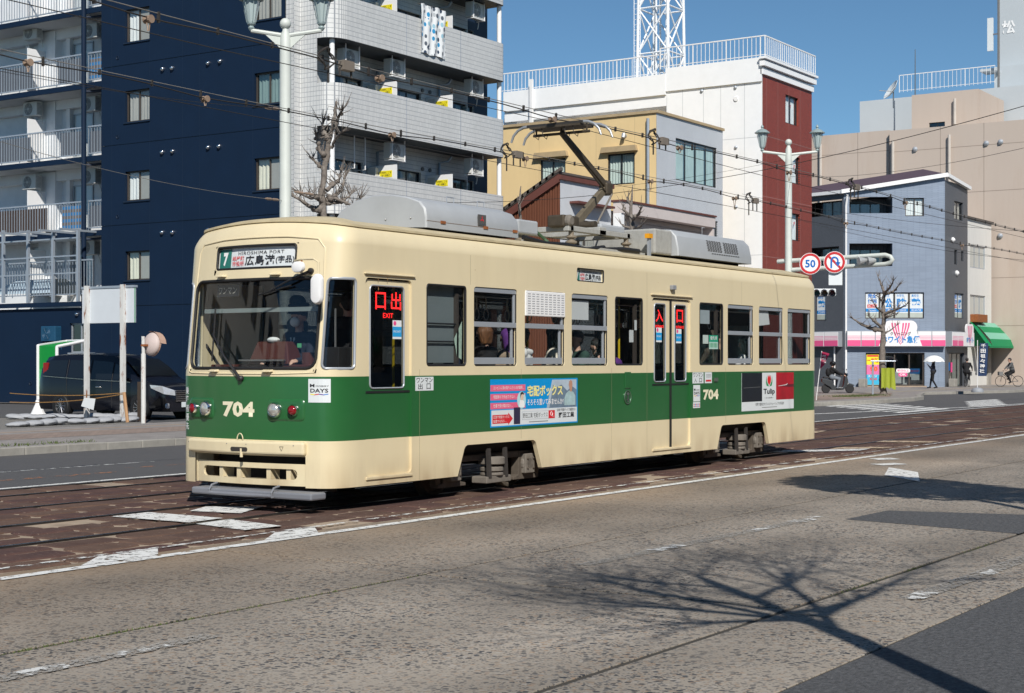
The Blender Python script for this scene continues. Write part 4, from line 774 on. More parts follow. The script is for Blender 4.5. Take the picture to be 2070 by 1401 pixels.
MB().cyl((13.055, 12.88, .185), (13.055, 11.92, .185), .020, seg=10).build('drawbar', MT['rescue_grey'], rso)
# wipers, mirrors
def wiper(u0, z0, u1, z1, bl):
    w = MB().tube([SH.p(u0, z0, .03), SH.p((u0 + u1) / 2, (z0 + z1) / 2, .06), SH.p(u1, z1, .035)], [.018, .012, .008], 6).build('wiper', MT['black_plastic'], tram); MB().tube([SH.p(*bl[0], .022), SH.p(*bl[1], .022)], .010, 6).build('blade', MT['black_rubber'], w)
    MB().lathe(SH.p(u0, z0, 0), SH.p(u0, z0, .1) - SH.p(u0, z0, 0), [(.035, 0), (.035, .03), (.02, .05)], 14).build('pivot', MT['black_plastic'], w)
wiper(-.03, 1.50, -.54, 2.02, ((-.53, 1.70), (-.545, 2.32))); wiper(.84, 2.72, .35, 2.52, ((.15, 2.46), (.6, 2.56)))
mi = MB().tube([SH.p(.62, 2.84, .02), SH.p(.80, 2.845, .16), SH.p(.98, 2.84, .24), SH.p(1.03, 2.80, .25), SH.p(1.04, 2.45, .25)], .012, 8).build('mirror_arm', MT['cream'], tram)
def pod(c, ru, rz, t, nm, par):
    L = rr(-ru, ru, -rz, rz, min(ru, rz) * .98, 6); F_ = Fr(c, (.05, -1, 0), (-1, -.05, 0)); m_ = MB(); m_.grid([[F_.p(a * k, b * k, n) for a, b in L] for k, n in ((.55, t), (.90, t * .8), (1, t * .25), (1, -t * .3), (.92, -t * .5))], closed=True); m_.face([F_.p(a * .55, b * .55, t) for a, b in L]); m_.face([F_.p(a * .92, b * .92, -t * .5) for a, b in L])
    return m_.build(nm, MT['white_clean'], par, smooth=40)
pod(SH.p(1.04, 2.50, .26), .076, .170, .045, 'side_mirror', mi); pod(SH.p(.76, 2.76, .15), .085, .062, .04, 'inspection_mirror', mi)
MB().cyl(SH.p(.80, 2.845, .16), SH.p(.79, 2.76, .16), .010, seg=6).build('mirror_stalk', MT['rust'], mi)
# driver's cab furniture
cb = MB(); cb.box(13.62, 13.90, 11.72, 13.42, .78, 1.66); cb.hexa([(13.60, 12.15, 1.66), (13.60, 12.80, 1.66), (13.92, 12.75, 1.66), (13.92, 12.2, 1.66), (13.68, 12.25, 1.93), (13.68, 12.72, 1.93), (13.86, 12.7, 1.93), (13.86, 12.27, 1.93)]); cbo = cb.build('driver_console', MT['dash_red'], tram, bevel=.015)
MB().cyl((13.72, 11.95, 1.66), (13.72, 11.95, 1.80), .08, seg=14).build('controller', MT['dash_red'], cbo); MB().box(13.55, 13.6, 12.2, 12.9, 1.70, 1.72).build('console_rail', MT['steel'], cbo)
MB().box(13.62, 13.86, 11.42, 11.66, 1.62, 1.86).build('fare_box', MT['black_plastic'], tram, bevel=.01)
MB().cyl((13.66, 11.5, 1.6), (13.66, 11.5, 2.3), .012, seg=6).build('cab_pole', MT['steel'], tram)
MB().box(14.86, 14.88, 12.05, 12.6, .78, 2.5).build('cab_partition', MT['in_wall'], tram)
MB().box(13.50, 13.52, 11.6, 13.4, 2.27, 2.32).build('sun_visor_rail', M('visor', (.22, .26, .26), .5), tram)
c_ = MB(); c_.ell((13.70, 12.48, 1.95), (.06, .09, .035), 10, 6); c_.build('cloth', MT['paper'], cbo)
for sg in (1, -1):
    a, b = (STOT - .95, STOT - .06) if sg == 1 else (-STOT + .06, -STOT + .95)
    rw = loop_tube(SH, a + .01, b - .01, 1.63, 2.61, .05, -.01, .016, 'rear_window', MT['black_rubber'], tram); spatch(a, b, 1.62, 2.62, -.03, 4).build('pane', GLASS('rear_glass', (.30, .32, .34), .02), rw, smooth=60)
bh_ = MB().box(26.25, 26.29, 12.15, 13.62, .78, 2.86).build('rear_bulkhead', MT['in_wall'], tram); MB().box(26.23, 26.248, 12.25, 12.75, 1.72, 2.35).build('bulkhead_poster', M('poster_mint', (.40, .52, .50), .7, var=.2, scale=8), bh_)
MB().box(26.05, 26.24, 12.9, 13.4, 1.7, 2.2).build('bulkhead_box', M('box_navy', (.02, .04, .10), .5), bh_)
# ---- running gear
uf = MB(); uf.box(13.9, 26.6, 11.55, 13.45, .42, .74); uf.box(17.9, 22.6, 11.6, 13.4, .26, .45); uf.build('underframe', MT['under'], tram)
MB().box(26.2, 27.6, 11.75, 11.85, .22, .32).build('rear_step', MT['under'], tram)
def bogie(xc):
    b = MB()
    for sg in (-1, 1):
        y = YC + sg * .98; b.box(xc - 1.18, xc + 1.18, y - .05, y + .05, .42, .50); b.box(xc - 1.18, xc - 1.08, y - .05, y + .05, .16, .5); b.box(xc + 1.08, xc + 1.18, y - .05, y + .05, .16, .5)
        for wx in (-.85, .85):
            f = Fr((xc + wx, y, 0), (1, 0, 0), (0, -1, 0)); b.prism(f, [(-.30, .12), (.30, .12), (.30, .16), (.19, .18), (.17, .5), (-.17, .5), (-.19, .18), (-.30, .16)], -.06, .06)
    b.box(xc - .15, xc + .15, YC - 1.0, YC + 1.0, .43, .49)
    bo = b.build('bogie', MT['bogie_dust'], tram, bevel=.008)
    for wx in (-.85, .85):
        for sg in (-1, 1):
            y = YC + sg * .7175
            w = MB().lathe((xc + wx, y - sg * .06, .31), (0, sg, 0), [(.05, 0), (.33, 0), (.345, .012), (.345, .03), (.31, .04), (.305, .12), (.27, .125), (.25, .09), (.10, .08), (.08, .13), (.001, .13)], 36).build('wheel', MT['bogie_dust'], bo, smooth=30)
            ya = YC + sg * 1.06
            ab = MB(); ab.lathe((xc + wx, ya - sg * .05, .33), (0, sg, 0), [(.13, 0), (.13, .06), (.115, .08), (.09, .085), (.08, .10), (.001, .10)], 18); ab.box(xc + wx - .11, xc + wx + .11, ya - .05, ya + .05, .20, .46); ab.build('axle_box', MT['bogie_grey'], bo, bevel=.012)
            for bx in (-.07, .07):
                for bz in (.27, .40): MB().ell((xc + wx + bx, ya + sg * .055, bz), .018, 8, 5).build('axle_bolt', MT['bogie_dust'], bo)
    for sg in (-1, 1):
        y = YC + sg * 1.06
        for k, (z0, z1, r) in enumerate(((.36, .46, .175), (.27, .335, .155), (.215, .26, .155))): MB().lathe((xc, y, 0), (0, 0, 1), [(r * .9, z0), (r, z0 + .012), (r, z1 - .012), (r * .9, z1)], 24).build('spring', MT['bogie_grey'], bo, smooth=35)
        st = MB(); st.box(xc - .28, xc + .28, y - .12, y + .12, .13, .215); st.build('spring_plank', MT['bogie_grey'], bo, bevel=.01)
        for dx in (-.21, .17): MB().hexa([(xc + dx - .03, y - .13, .2), (xc + dx + .03, y - .13, .2), (xc + dx + .03, y - .09, .2), (xc + dx - .03, y - .09, .2), (xc + dx - .055, y - .13, .58), (xc + dx + .0, y - .13, .58), (xc + dx, y - .09, .58), (xc + dx - .055, y - .09, .58)]).build('hanger', MT['under'], bo)
        MB().box(xc - 1.0, xc + 1.0, y - .3, y - .25, .50, .62).build('side_bar', MT['under'], bo) if False else None
bogie(16.72); bogie(24.05)
# ---- roof equipment
def hump(x0, x1, y0, y1, zb, prof, nm, mat, label=None):
    """roof unit: an arched section drawn across the car, carried along its length"""
    f = Fr((0, 0, 0), (0, -1, 0), (-1, 0, 0)); m_ = MB(); loops = []
    for x, k in ((x0, .97), (x0 + .02, 1.0), (x1 - .05, 1.0), (x1, .97)): loops.append([Vector((x, (y0 + y1) / 2 + (y - (y0 + y1) / 2) * k, zb + (z - zb) * k)) for y, z in prof])
    m_.grid(loops); m_.face(loops[0]); m_.face(loops[-1][::-1]); m_.face([loops[0][0], loops[-1][0], loops[-1][-1], loops[0][-1]]); return m_.build(nm, mat, tram, smooth=32)
prof = [(13.12, 3.44), (13.14, 3.55), (13.05, 3.65), (12.8, 3.77), (12.5, 3.82), (12.2, 3.81), (11.95, 3.765), (11.76, 3.70), (11.68, 3.61), (11.66, 3.50), (11.66, 3.37)]
ac1 = hump(15.60, 17.72, 11.66, 13.14, 3.4, prof, 'air_conditioner', MT['roof_grey'])
A1 = FY(11.66)
MB().fquad(A1, 15.6, 17.7, 3.455, 3.46, .003).build('seam', M('seam_rust', (.2, .12, .07), .7), ac1)
for x in (15.9, 16.85, 17.55): MB().fbox(A1, x, x + .10, 3.44, 3.475, 0, .012).build('latch', MT['rust'], ac1)
lgx = MB().fbox(A1, 16.72, 16.90, 3.475, 3.62, 0, .010).build('maker_plate', M('plate_dark', (.09, .085, .08), .4), ac1)
for ang in (90, 210, 330):
    a = R(ang); c0, c1 = 16.81, 3.56; d = lambda t, r: (c0 + r * math.cos(t), c1 + r * math.sin(t)); MB().fpoly(A1, [(c0, c1), d(a - R(30), .026), d(a, .045), d(a + R(30), .026)], .012).build('maker_mark', MT['ink_red'], lgx)
for q in (3.485, 3.498): MB().fquad(A1, 16.745, 16.875, q, q + .007, .0115).build('plate_line', MT['steel'], lgx)
for x in (16.5, 17.2): MB().tube([(x, 12.0, 3.76), (x, 12.0, 3.85), (x + .16, 12.0, 3.85), (x + .16, 12.0, 3.76)], .007, 6).build('lift_handle', MT['alu'], ac1)
for u in (12.9, 12.3, 11.9): MB().ell((15.595, u, 3.5), .012, 6, 4).build('bolt', MT['steel'], ac1)
MB().box(15.8, 17.6, 11.9, 13.0, 3.36, 3.45).build('roof_frame', MT['under'], tram); MB().box(22.5, 25.1, 11.9, 12.9, 3.36, 3.42).build('roof_frame', MT['under'], tram)
prof2 = [(12.93, 3.42), (12.93, 3.80), (12.85, 3.835), (12.0, 3.835), (11.80, 3.82), (11.70, 3.72), (11.655, 3.52), (11.65, 3.40)]
ac2 = hump(22.35, 25.15, 11.65, 12.93, 3.4, prof2, 'roof_cooler', [MT['roof_grey']])
lv = MB(); F2 = Fr((0, 11.655, 3.52), (1, 0, 0), (0, -1, .23))
class F2c:
    def p(s, u, z, n=0): t = (z - 3.52) / .2; return Vector((u, 11.655 + .045 * t - n, z))
F2 = F2c()
for g in (23.42, 24.05):
    for r_ in range(9):
        for c in range(6): 
            x = g + c * .092 + (r_ % 2) * .02; lv.face([F2.p(x, 3.535 + r_ * .021, .004), F2.p(x + .07, 3.535 + r_ * .021, .004), F2.p(x + .07, 3.547 + r_ * .021, .004), F2.p(x, 3.547 + r_ * .021, .004)])
for c in range(12): lv.face([F2.p(23.55 + c * .09, 3.495, .004), F2.p(23.615 + c * .09, 3.495, .004), F2.p(23.615 + c * .09, 3.505, .004), F2.p(23.55 + c * .09, 3.505, .004)])
lv.build('louvre_slots', MT['under'], ac2)
MB().box(21.75, 22.33, 11.75, 12.9, 3.40, 3.80).build('cooler_duct', MT['roof_weathered'], tram, bevel=.03)
MB().box(21.50, 21.62, 11.72, 11.8, 3.63, 3.70).build('yellow_lamp', M('amber', (.75, .33, .01), .4, var=.05), tram); MB().box(21.54, 21.60, 11.74, 11.78, 3.30, 3.63).build('lamp_post', MT['alu'], tram)
# resistor box, cables, insulators
MB().box(18.28, 18.80, 12.05, 12.6, 3.50, 3.70).build('junction_box', MT['roof_grey'], tram, bevel=.025); MB().lathe((18.80, 12.3, 3.6), (1, 0, 0), [(.07, 0), (.06, .06), (.02, .09)], 14).build('cable_gland', MT['black_plastic'], tram)
MB().tube([(18.85, 12.3, 3.6), (19.05, 12.25, 3.58), (19.2, 12.2, 3.48), (19.25, 12.1, 3.38)], .025, 8).build('green_cable', M('cable_green', (.05, .10, .05), .6), tram)
for path in ([(18.1, 11.85, 3.42), (18.6, 11.8, 3.36), (19.2, 11.82, 3.38), (19.8, 11.85, 3.35), (20.4, 11.9, 3.42)], [(19.3, 12.2, 3.42), (20.0, 12.0, 3.36), (20.9, 11.85, 3.42), (21.4, 11.85, 3.42)]): MB().tube(path, .035, 8).build('roof_cable', MT['black_rubber'], tram, smooth=60)
MB().box(18.2, 21.6, 11.85, 11.95, 3.33, 3.40).build('roof_board', MT['roof_weathered'], tram); MB().box(18.2, 21.6, 12.95, 13.05, 3.36, 3.44).build('roof_board', MT['roof_weathered'], tram)
pan = MB(); pan.box(19.55, 21.45, 12.0, 12.1, 3.62, 3.70); pan.box(19.55, 21.45, 12.9, 13.0, 3.62, 3.70); pan.box(19.6, 19.7, 12.0, 13.0, 3.62, 3.70); pan.box(20.45, 20.65, 12.0, 13.0, 3.62, 3.74); pan.box(21.3, 21.4, 12.0, 13.0, 3.62, 3.70)
po_ = pan.build('pantograph', MT['roof_weathered'], tram, bevel=.01)
for x in (19.7, 21.35):
    for y in (12.05, 12.95): MB().lathe((x, y, 3.40), (0, 0, 1), [(.05, 0), (.05, .03), (.09, .05), (.09, .07), (.05, .09), (.05, .11), (.085, .13), (.085, .15), (.04, .17), (.04, .24)], 18).build('insulator', M('ins_brown', (.24, .20, .15), .3, var=.1), po_, smooth=35)
MB().box(19.5, 19.95, 12.05, 12.35, 3.68, 3.86).build('spring_gear', MT['panto'], po_, bevel=.03); MB().lathe((19.6, 12.05, 3.77), (0, -1, 0), [(.09, 0), (.09, .05), (.06, .08)], 16).build('gear_cap', MT['bogie_grey'], po_); MB().box(20.75, 21.5, 12.15, 12.5, 3.70, 3.82).build('drive_cover', MT['roof_grey'], po_, bevel=.03)
MB().cyl((20.5, 12.1, 3.78), (20.5, 12.9, 3.78), .06, seg=14).build('pivot_shaft', MT['panto'], po_)
def beam(p0, p1, w, h, nm, mat):
    p0, p1 = Vector(p0), Vector(p1); d = (p1 - p0).normalized(); s = Vector((0, 1, 0)); u = d.cross(s); m_ = MB(); c = []
    for p, k in ((p0, 1.0), (p1, .75)): c += [p + s * w * k + u * h * k, p - s * w * k + u * h * k, p - s * w * k - u * h * k, p + s * w * k - u * h * k]
    return m_.hexa([c[0], c[1], c[2], c[3], c[4], c[5], c[6], c[7]]).build(nm, mat, po_, bevel=.008)
beam((20.5, 12.5, 3.78), (21.48, 12.5, 4.46), .05, .07, 'lower_arm', MT['panto_arm']); beam((21.48, 12.5, 4.48), (20.15, 12.5, 5.18), .045, .05, 'upper_arm', MT['panto'])
MB().cyl((20.95, 12.38, 3.78), (21.55, 12.42, 4.36), .016, seg=8).build('thrust_rod', MT['bogie_grey'], po_); MB().cyl((21.42, 12.45, 4.38), (20.05, 12.45, 5.14), .013, seg=8).build('guide_rod', MT['panto'], po_)
MB().box(21.40, 21.60, 12.42, 12.58, 4.34, 4.54).build('elbow', MT['panto'], po_, bevel=.03)
hd = MB(); hd.box(19.95, 20.35, 12.05, 12.95, 5.235, 5.265); hd.cyl((20.15, 12.0, 5.16), (20.15, 13.0, 5.16), .022, seg=8)
for y in (12.05, 12.5, 12.95): hd.cyl((20.15, y, 5.16), (20.15, y, 5.26), .015, seg=6)
ho = hd.build('collector_head', MT['panto'], po_)
for x in (19.98, 20.32):
    MB().box(x - .03, x + .03, 12.0, 13.0, 5.265, 5.30).build('contact_strip', M('carbon', (.035, .032, .03), .5), ho)
    for sg in (-1, 1): MB().tube([(x, YC + sg * y, z) for y, z in ((.46, 5.285), (.58, 5.275), (.68, 5.235), (.76, 5.16), (.80, 5.06))], [.026, .024, .022, .020, .016], 8).build('horn', MT['horn_grey'], ho, smooth=60)
for y in (12.2, 12.35, 12.75, 12.9): MB().tube([(19.98, y, 5.25), (19.98, y - .03, 5.12), (20.05, y - .05, 5.08), (20.12, y - .02, 5.15)], .006, 5).build('shunt', MT['wire'], ho)
# ---- advertisements on the side
ad = MB().fbox(TF, 16.44, 18.59, .845, 1.466, 0, .004).build('advert_panel', M('ad_blue', (0.0, 0.28, 0.65), .4, var=0), tram)
class Q:
    def __init__(s, x0, x1, z0, z1, par): s.a = (x0, x1, z0, z1); s.par = par
    def r(s, a, b, c, d): x0, x1, z0, z1 = s.a; return x0 + (x1 - x0) * a, x0 + (x1 - x0) * b, z0 + (z1 - z0) * c, z0 + (z1 - z0) * d
    def rect(s, a, b, c, d, m, n): MB().fquad(TF, *s.r(a, b, c, d), n).build('print', m, s.par)
    def poly(s, P, m, n): MB().fpoly(TF, [(s.r(a, 0, c, 0)[0], s.r(0, 0, c, 0)[2]) for a, c in P], n).build('print', m, s.par)
    def t(s, tx_, a, b, c, d, m, n, bold=0.0): text(tx_, TF, *s.r(a, b, c, d), m, s.par, n, bold)
q = Q(16.44, 18.59, .845, 1.466, ad); pk = M('ad_pink', (.74, .13, .24), .4, var=0); yl = M('ad_yellow', (.86, .78, .30), .4, var=0)
q.rect(.01, .99, .03, .355, MT['sign_white'], .005)
for c0, w_ in ((.75, .38), (.565, .38), (.38, .38)): q.rect(0, w_, c0, c0 + .13, pk, .005)
q.t('コンビニに受け取りに行くのが面倒…', .03, .365, .785, .855, MT['ink_white'], .0065); q.t('宅配待ちで外出できない…', .03, .285, .595, .67, MT['ink_white'], .0065); q.t('仕事で受け取れない…', .03, .24, .41, .485, MT['ink_white'], .0065)
q.poly([(.69, .97), (.985, .97), (.985, .36), (.625, .36)], M('ad_sky', (.42, .50, .58), .5, var=.15, scale=6), .005); q.poly([(.655, .36), (.985, .36), (.985, .74), (.93, .82), (.87, .72), (.80, .86), (.74, .80), (.70, .86), (.675, .55)], M('ad_hill', (.14, .20, .27), .5, var=.25, scale=9), .0056)
q.t('宅配ボックス', .40, .815, .62, .86, yl, .0075, .03); q.t('そろそろ置いてみませんか?', .40, .825, .43, .56, MT['ink_white'], .0075, .012)
sk = M('ad_skin', (.45, .24, .16), .5, var=.1)
q.poly([(.835, .40), (.97, .40), (.97, .60), (.95, .68), (.92, .72), (.89, .72), (.855, .66), (.835, .55)], M('ad_shirt', (.36, .50, .52), .5, var=.2, scale=12), .0065); q.poly([(.905, .70), (.925, .70), (.935, .86), (.93, .93), (.912, .96), (.895, .93), (.888, .86)], sk, .0072)
x0, x1, z0, z1 = q.r(.335, 0, .55, 0)[0], 0, q.r(0, 0, .55, 0)[2], 0
MB().fpoly(TF, [(x0 + .105 * math.cos(t * .2618), z0 + .115 * math.sin(t * .2618)) for t in range(24)], .0075).build('print', M('ad_oval', (.45, .68, .72), .5, var=0), ad); q.poly([(.305, .40), (.37, .40), (.365, .52), (.345, .56), (.32, .55)], MT['ink_white'], .008); q.poly([(.325, .55), (.355, .55), (.36, .66), (.34, .69), (.325, .66)], M('ad_skin2', (.68, .50, .40), .5, var=0), .0085); q.poly([(.32, .58), (.33, .66), (.345, .68), (.362, .66), (.36, .70), (.34, .73), (.322, .70)], MT['ink'], .009)
q.poly([(.02, .26), (.19, .26), (.19, .30), (.24, .17), (.19, .04), (.19, .08), (.02, .08)], MT['ink_red'], .0065); q.t('広島で宅配ボックス', .03, .20, .185, .245, MT['ink_white'], .0075); q.t('設置するなら…', .03, .17, .10, .16, MT['ink_white'], .0075)
q.rect(.25, .32, .05, .40, M('ad_box', (.03, .025, .06), .4, var=.05), .0085)
q.rect(.34, .72, .13, .305, M('ad_field', (.50, .53, .58), .5, var=0), .0062); q.rect(.345, .645, .14, .295, MT['sign_white'], .007); q.rect(.645, .72, .13, .305, MT['ink_red'], .0072); q.t('野田工業 宅配ボックス', .35, .635, .165, .27, MT['ink'], .008)
c0 = q.r(.68, 0, .23, 0); MB().tube([TF.p(c0[0] + .026 * math.cos(t * .3927), c0[2] + .026 * math.sin(t * .3927), .009) for t in range(16)], .004, 4, closed=True).build('print', MT['ink_white'], ad); MB().tube([TF.p(c0[0] + .018, c0[2] - .02, .009), TF.p(c0[0] + .04, c0[2] - .045, .009)], .004, 4).build('print', MT['ink_white'], ad)
q.t('広島で宅配ボックス設置なら', .745, .97, .275, .335, MT['ink'], .0075); q.t('野田工業', .765, .955, .13, .25, MT['ink'], .0075, .02); q.rect(.42, .64, .07, .085, MT['ink_grey'], .0065)
a2 = MB().fbox(TF, 23.90, 26.06, .855, 1.50, 0, .004).build('advert_panel', MT['sign_white'], tram); q = Q(23.90, 26.06, .855, 1.50, a2)
q.rect(0, .375, .24, 1, M('ad_navy', (.008, .010, .016), .35, var=.3, scale=3), .005); q.rect(.645, 1, .26, 1, M('ad_red', (.42, .008, .02), .35, var=.45, scale=1.5), .005)
q.poly([(.03, .60), (.34, .615), (.34, .63), (.03, .615)], MT['steel'], .006); q.poly([(.68, .64), (.84, .67), (.87, .70), (.90, .67), (1, .68), (1, .60), (.90, .60), (.72, .63)], M('ad_maroon', (.12, .01, .02), .4, var=.1), .006); q.poly([(.68, .635), (.84, .668), (.87, .70), (.875, .69), (.85, .655), (.70, .63)], MT['ink_white'], .0065)
for sg in (-1, 1): q.poly([(.51 + sg * .005, .63), (.51 + sg * .05, .65), (.51 + sg * .062, .75), (.51 + sg * .055, .92), (.51 + sg * .045, .76), (.51 + sg * .02, .68)], MT['ink_green'], .006)
q.poly([(.51, .66), (.54, .74), (.545, .83), (.535, .94), (.52, .88), (.51, .95), (.50, .88), (.485, .94), (.475, .83), (.48, .74)], M('tulip_red', (.70, .02, .02), .4, var=0), .0065)
q.t('Tulip', .40, .62, .385, .57, MT['ink'], .006, .03); q.t('ー針は愛情ー', .42, .60, .305, .345, MT['ink_grey'], .006); q.t('世界で愛用されている チューリップの手芸針', .25, .80, .12, .20, MT['ink'], .006); q.rect(.37, .66, .065, .08, MT['ink_grey'], .006)
# ================================================================ buildings
def lineblock(name, mat, par, boxes, fr, **k):
    m_ = MB()
    for b in boxes: m_.fbox(fr, *b)
    return m_.build(name, mat, par, **k)
def shell_box(x0, x1, y0, y1, z0, z1, skip=()):
    m_ = MB(); V = [(x0, y0), (x1, y0), (x1, y1), (x0, y1)]
    for i, k in enumerate('yXYx'):
        if k in skip: continue
        a, b = V[i], V[(i + 1) % 4]; m_.face([(*a, z0), (*b, z0), (*b, z1), (*a, z1)])
    m_.face([(*v, z1) for v in V]); return m_
def ac_unit(mat=None, nm='air_conditioner_unit'):
    """wall or ceiling hung outdoor unit; faces -y, origin at the back bottom middle"""
    t = thing(nm, 'air conditioner', 'air conditioner'); m = mat or MT['ac_white']
    MB().box(-.39, .39, -.30, 0, 0, .55).build('casing', m, t, bevel=.02)
    MB().lathe((-.08, -.295, .275), (0, -1, 0), [(.23, 0), (.23, .012), (.21, .014)], 24).build('fan_recess', MT['ac_dark'], t)
    gr = MB()
    for r in (.05, .09, .13, .17, .21): gr.tube([(-.08 + r * math.cos(i * .2618), -.312, .275 + r * math.sin(i * .2618)) for i in range(24)], .006, 4, closed=True)
    for i in range(6): gr.cyl((-.08, -.314, .275), (-.08 + .22 * math.cos(i * 1.047), -.314, .275 + .22 * math.sin(i * 1.047)), .005, seg=4)
    gr.build('fan_grille', m, t); MB().lathe((-.08, -.31, .275), (0, -1, 0), [(.045, 0), (.04, .015)], 12).build('fan_hub', m, t)
    fn = MB(); 
    for i in range(9): fn.box(.385, .396, -.26, -.04, .07 + i * .048, .085 + i * .048)
    fn.build('side_louvres', MT['ac_dark'], t, kind='stuff')
    MB().tube([(.30, -.03, .08), (.36, -.06, -.05), (.40, -.02, -.18), (.38, .0, -.3)], .018, 6).build('pipe', m, t)
    return t
M('ac_white', (0.60, 0.60, 0.57), 0.5, var=.05); M('ac_dark', (0.16, 0.16, 0.16), .6, var=.1); M('ac_blue', (0.012, 0.07, 0.14), .5, var=.1)
ACP = ac_unit(); ACP.location = (0, -60, 0)
ACP_used = [False]
def place_ac(p, rz, label, group, hang=0.0, scale=1.0):
    if not ACP_used[0]: t = ACP; t.location = p; t.rotation_euler = (0, 0, rz); ACP_used[0] = True; t['label'] = label; ROOTLOC[t.name] = Vector(p)
    else: t = copy_tree(ACP, None, p, rz, label)
    t['group'] = group; t.scale = (scale,) * 3
    return t
# ---------------------------------------------------------------- navy apartment block
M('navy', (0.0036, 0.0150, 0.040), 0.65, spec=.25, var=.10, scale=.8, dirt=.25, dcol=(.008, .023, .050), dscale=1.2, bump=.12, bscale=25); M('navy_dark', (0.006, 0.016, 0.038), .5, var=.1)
M('apt_white', (0.76, 0.78, 0.80), .7, var=.05, dirt=.2, dcol=(.45, .46, .48)); M('soffit', (0.55, 0.57, 0.58), .8, var=.06); M('rail_grey', (0.36, 0.41, 0.47), .4, .3, var=.06); M('screen_grey', (0.085, 0.10, 0.125), .7, var=.2, scale=30); M('cloth_brown', (0.05, 0.032, 0.028), .9, var=.2, scale=12)
nav = thing('apartment_block', 'navy blue apartment block with white recessed balconies beside the parking lot', 'building', (38.3, 38, .1))
NX = FX(38.3)
uL = NX.uz(205, 400)[0]; uR = NX.uz(640, 400)[0]; zj = [.1] + [NX.uz(205, y)[1] for y in (620, 457.8, 296.9, 138.8)]; zj += [zj[-1] + 2.8, zj[-1] + 5.6]
wl = [(253, 16, 302, 83), (253, 181, 302, 245), (253, 345, 302, 405), (253, 507, 302, 566), (514, 145, 569, 210), (514, 318, 569, 384), (514, 492, 569, 555), (514, -28, 569, 38), (253, -148, 302, -80)]
nops = [NX.rect(*w) for w in wl]
for a, b in zip(zj[:-1], zj[1:]):
    m_ = MB(); u0 = uL if a > zj[1] - .01 else NX.uz(-60, 650)[0]
    o_ = [q for q in nops if a < (q[2] + q[3]) / 2 < b]
    if a < 1: o_ = o_ + [NX.rect(141, 653, 181, 713)]
    m_.wall(NX, u0, uR, a + .012, b - .012, o_, .14); m_.build('wall', MT['navy'], nav)
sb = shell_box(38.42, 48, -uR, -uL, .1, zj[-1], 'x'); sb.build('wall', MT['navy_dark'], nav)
MB().box(38.33, 38.4, -uR, -NX.uz(-60, 650)[0], .1, .2).build('plinth', MT['kerb_stone'], nav) if False else None
jm = MB()
for z in zj[1:-1]: jm.fquad(NX, uL, uR, z - .014, z + .014, -.02)
jm.build('joint', MT['navy_dark'], nav)
for px in (226, 302.5, 369, 403, 511):
    u = NX.uz(px, 300)[0]; MB().fquad(NX, u - .006, u + .006, 1.0, zj[-1], .002).build('seam', MT['navy_dark'], nav)
curs = ['cur_white', 'cur_grey', 'cur_white', 'cur_cream', 'cur_teal', 'cur_cream', 'cur_grey', 'cur_grey', 'cur_teal']
for i, q in enumerate(nops):
    w = window(NX, *q, nav, -.10, 2, MT['bronze'], None, .05, MT[curs[i]], (0.02, .55) if i in (0, 2, 3, 5) else (.02, .98)); MB().fbox(NX, q[0] - .06, q[1] + .05, q[2] - .05, q[2], -.1, .04).build('sill', MT['navy_dark'], w)
    if i in (0, 2, 3, 5): MB().fquad(NX, (q[0] + q[1]) / 2, q[1] - .05, q[2] + .05, q[3] - .05, -.16).build('frosted_blind', MT['cur_grey'], w)
q = NX.rect(141, 653, 181, 713); w = window(NX, *q, nav, -.08, 2, MT['alu'], None, .05, MT['cur_grey'], (.5, .98)); MB().fbox(NX, q[0] - .06, q[1] + .3, q[2] - .06, q[2], -.1, .05).build('sill', MT['alu'], w)
for px, py in ((330, 140), (349, 138), (422, 128), (446, 124), (329, 308), (350, 306), (422, 298), (444, 296), (329, 470), (350, 470), (422, 465), (157, 635)):
    u, z = NX.uz(px, py); MB().lathe(NX.p(u, z), NX.N, [(.085, 0), (.085, .03), (.075, .07), (.045, .10), (.001, .11)], 16).build('vent_cap', MT['chrome'], nav, smooth=60)
for px, py in ((238, 117), (238, 277), (238, 438), (62, 775)):
    u, z = NX.uz(px, py); MB().tube([NX.p(u + .06 * math.cos(i * .52), z + .06 * math.sin(i * .52), .01) for i in range(12)], .012, 5, closed=True).build('vent_ring', MT['navy_dark'], nav)
BXp = 39.2; BF = FX(BXp); BW = FX(40.7)
ub0, ub1 = BF.uz(-70, 300)[0], BF.uz(206, 300)[0]; wu0, wu1 = BW.uz(-90, 300)[0], BW.uz(215, 300)[0]
slz = [BF.uz(35, y)[1] for y in (43, 188, 331, 476)]; terr = BF.uz(35, 590)[1] - .12
MB().fquad(BW, wu0, wu1, .1, 18).build('balcony_wall', MT['apt_white'], nav)
for k, z in enumerate(slz):
    s_ = MB(); s_.fbox(BF, ub0, ub1, z - .20, z, -1.5, 0); so_ = s_.build('balcony_slab', MT['navy'], nav); MB().fquad(BF, ub0, ub1, 0, 0, 0); MB().face([BF.p(ub0, z - .205, -1.5), BF.p(ub1, z - .205, -1.5), BF.p(ub1, z - .205, -.03), BF.p(ub0, z - .205, -.03)]).build('soffit', MT['soffit'], so_)
def railing(fr, u0, u1, z, h, name, par, n=-.06, sp=.15, pw_=.016):
    m_ = MB(); m_.fbox(fr, u0, u1, z + h - .05, z + h, n - .03, n + .03); m_.fbox(fr, u0, u1, z + .08, z + .12, n - .02, n + .02); k = int((u1 - u0) / sp)
    for i in range(k + 1):
        u = u0 + (u1 - u0) * i / k; t = .03 if i % 7 == 0 else pw_; m_.fbox(fr, u - t / 2 * 1.0, u + t / 2, z + .02 if i % 7 == 0 else z + .12, z + h - .05, n - .012, n + .012)
    return m_.build(name, MT['rail_grey'], par)
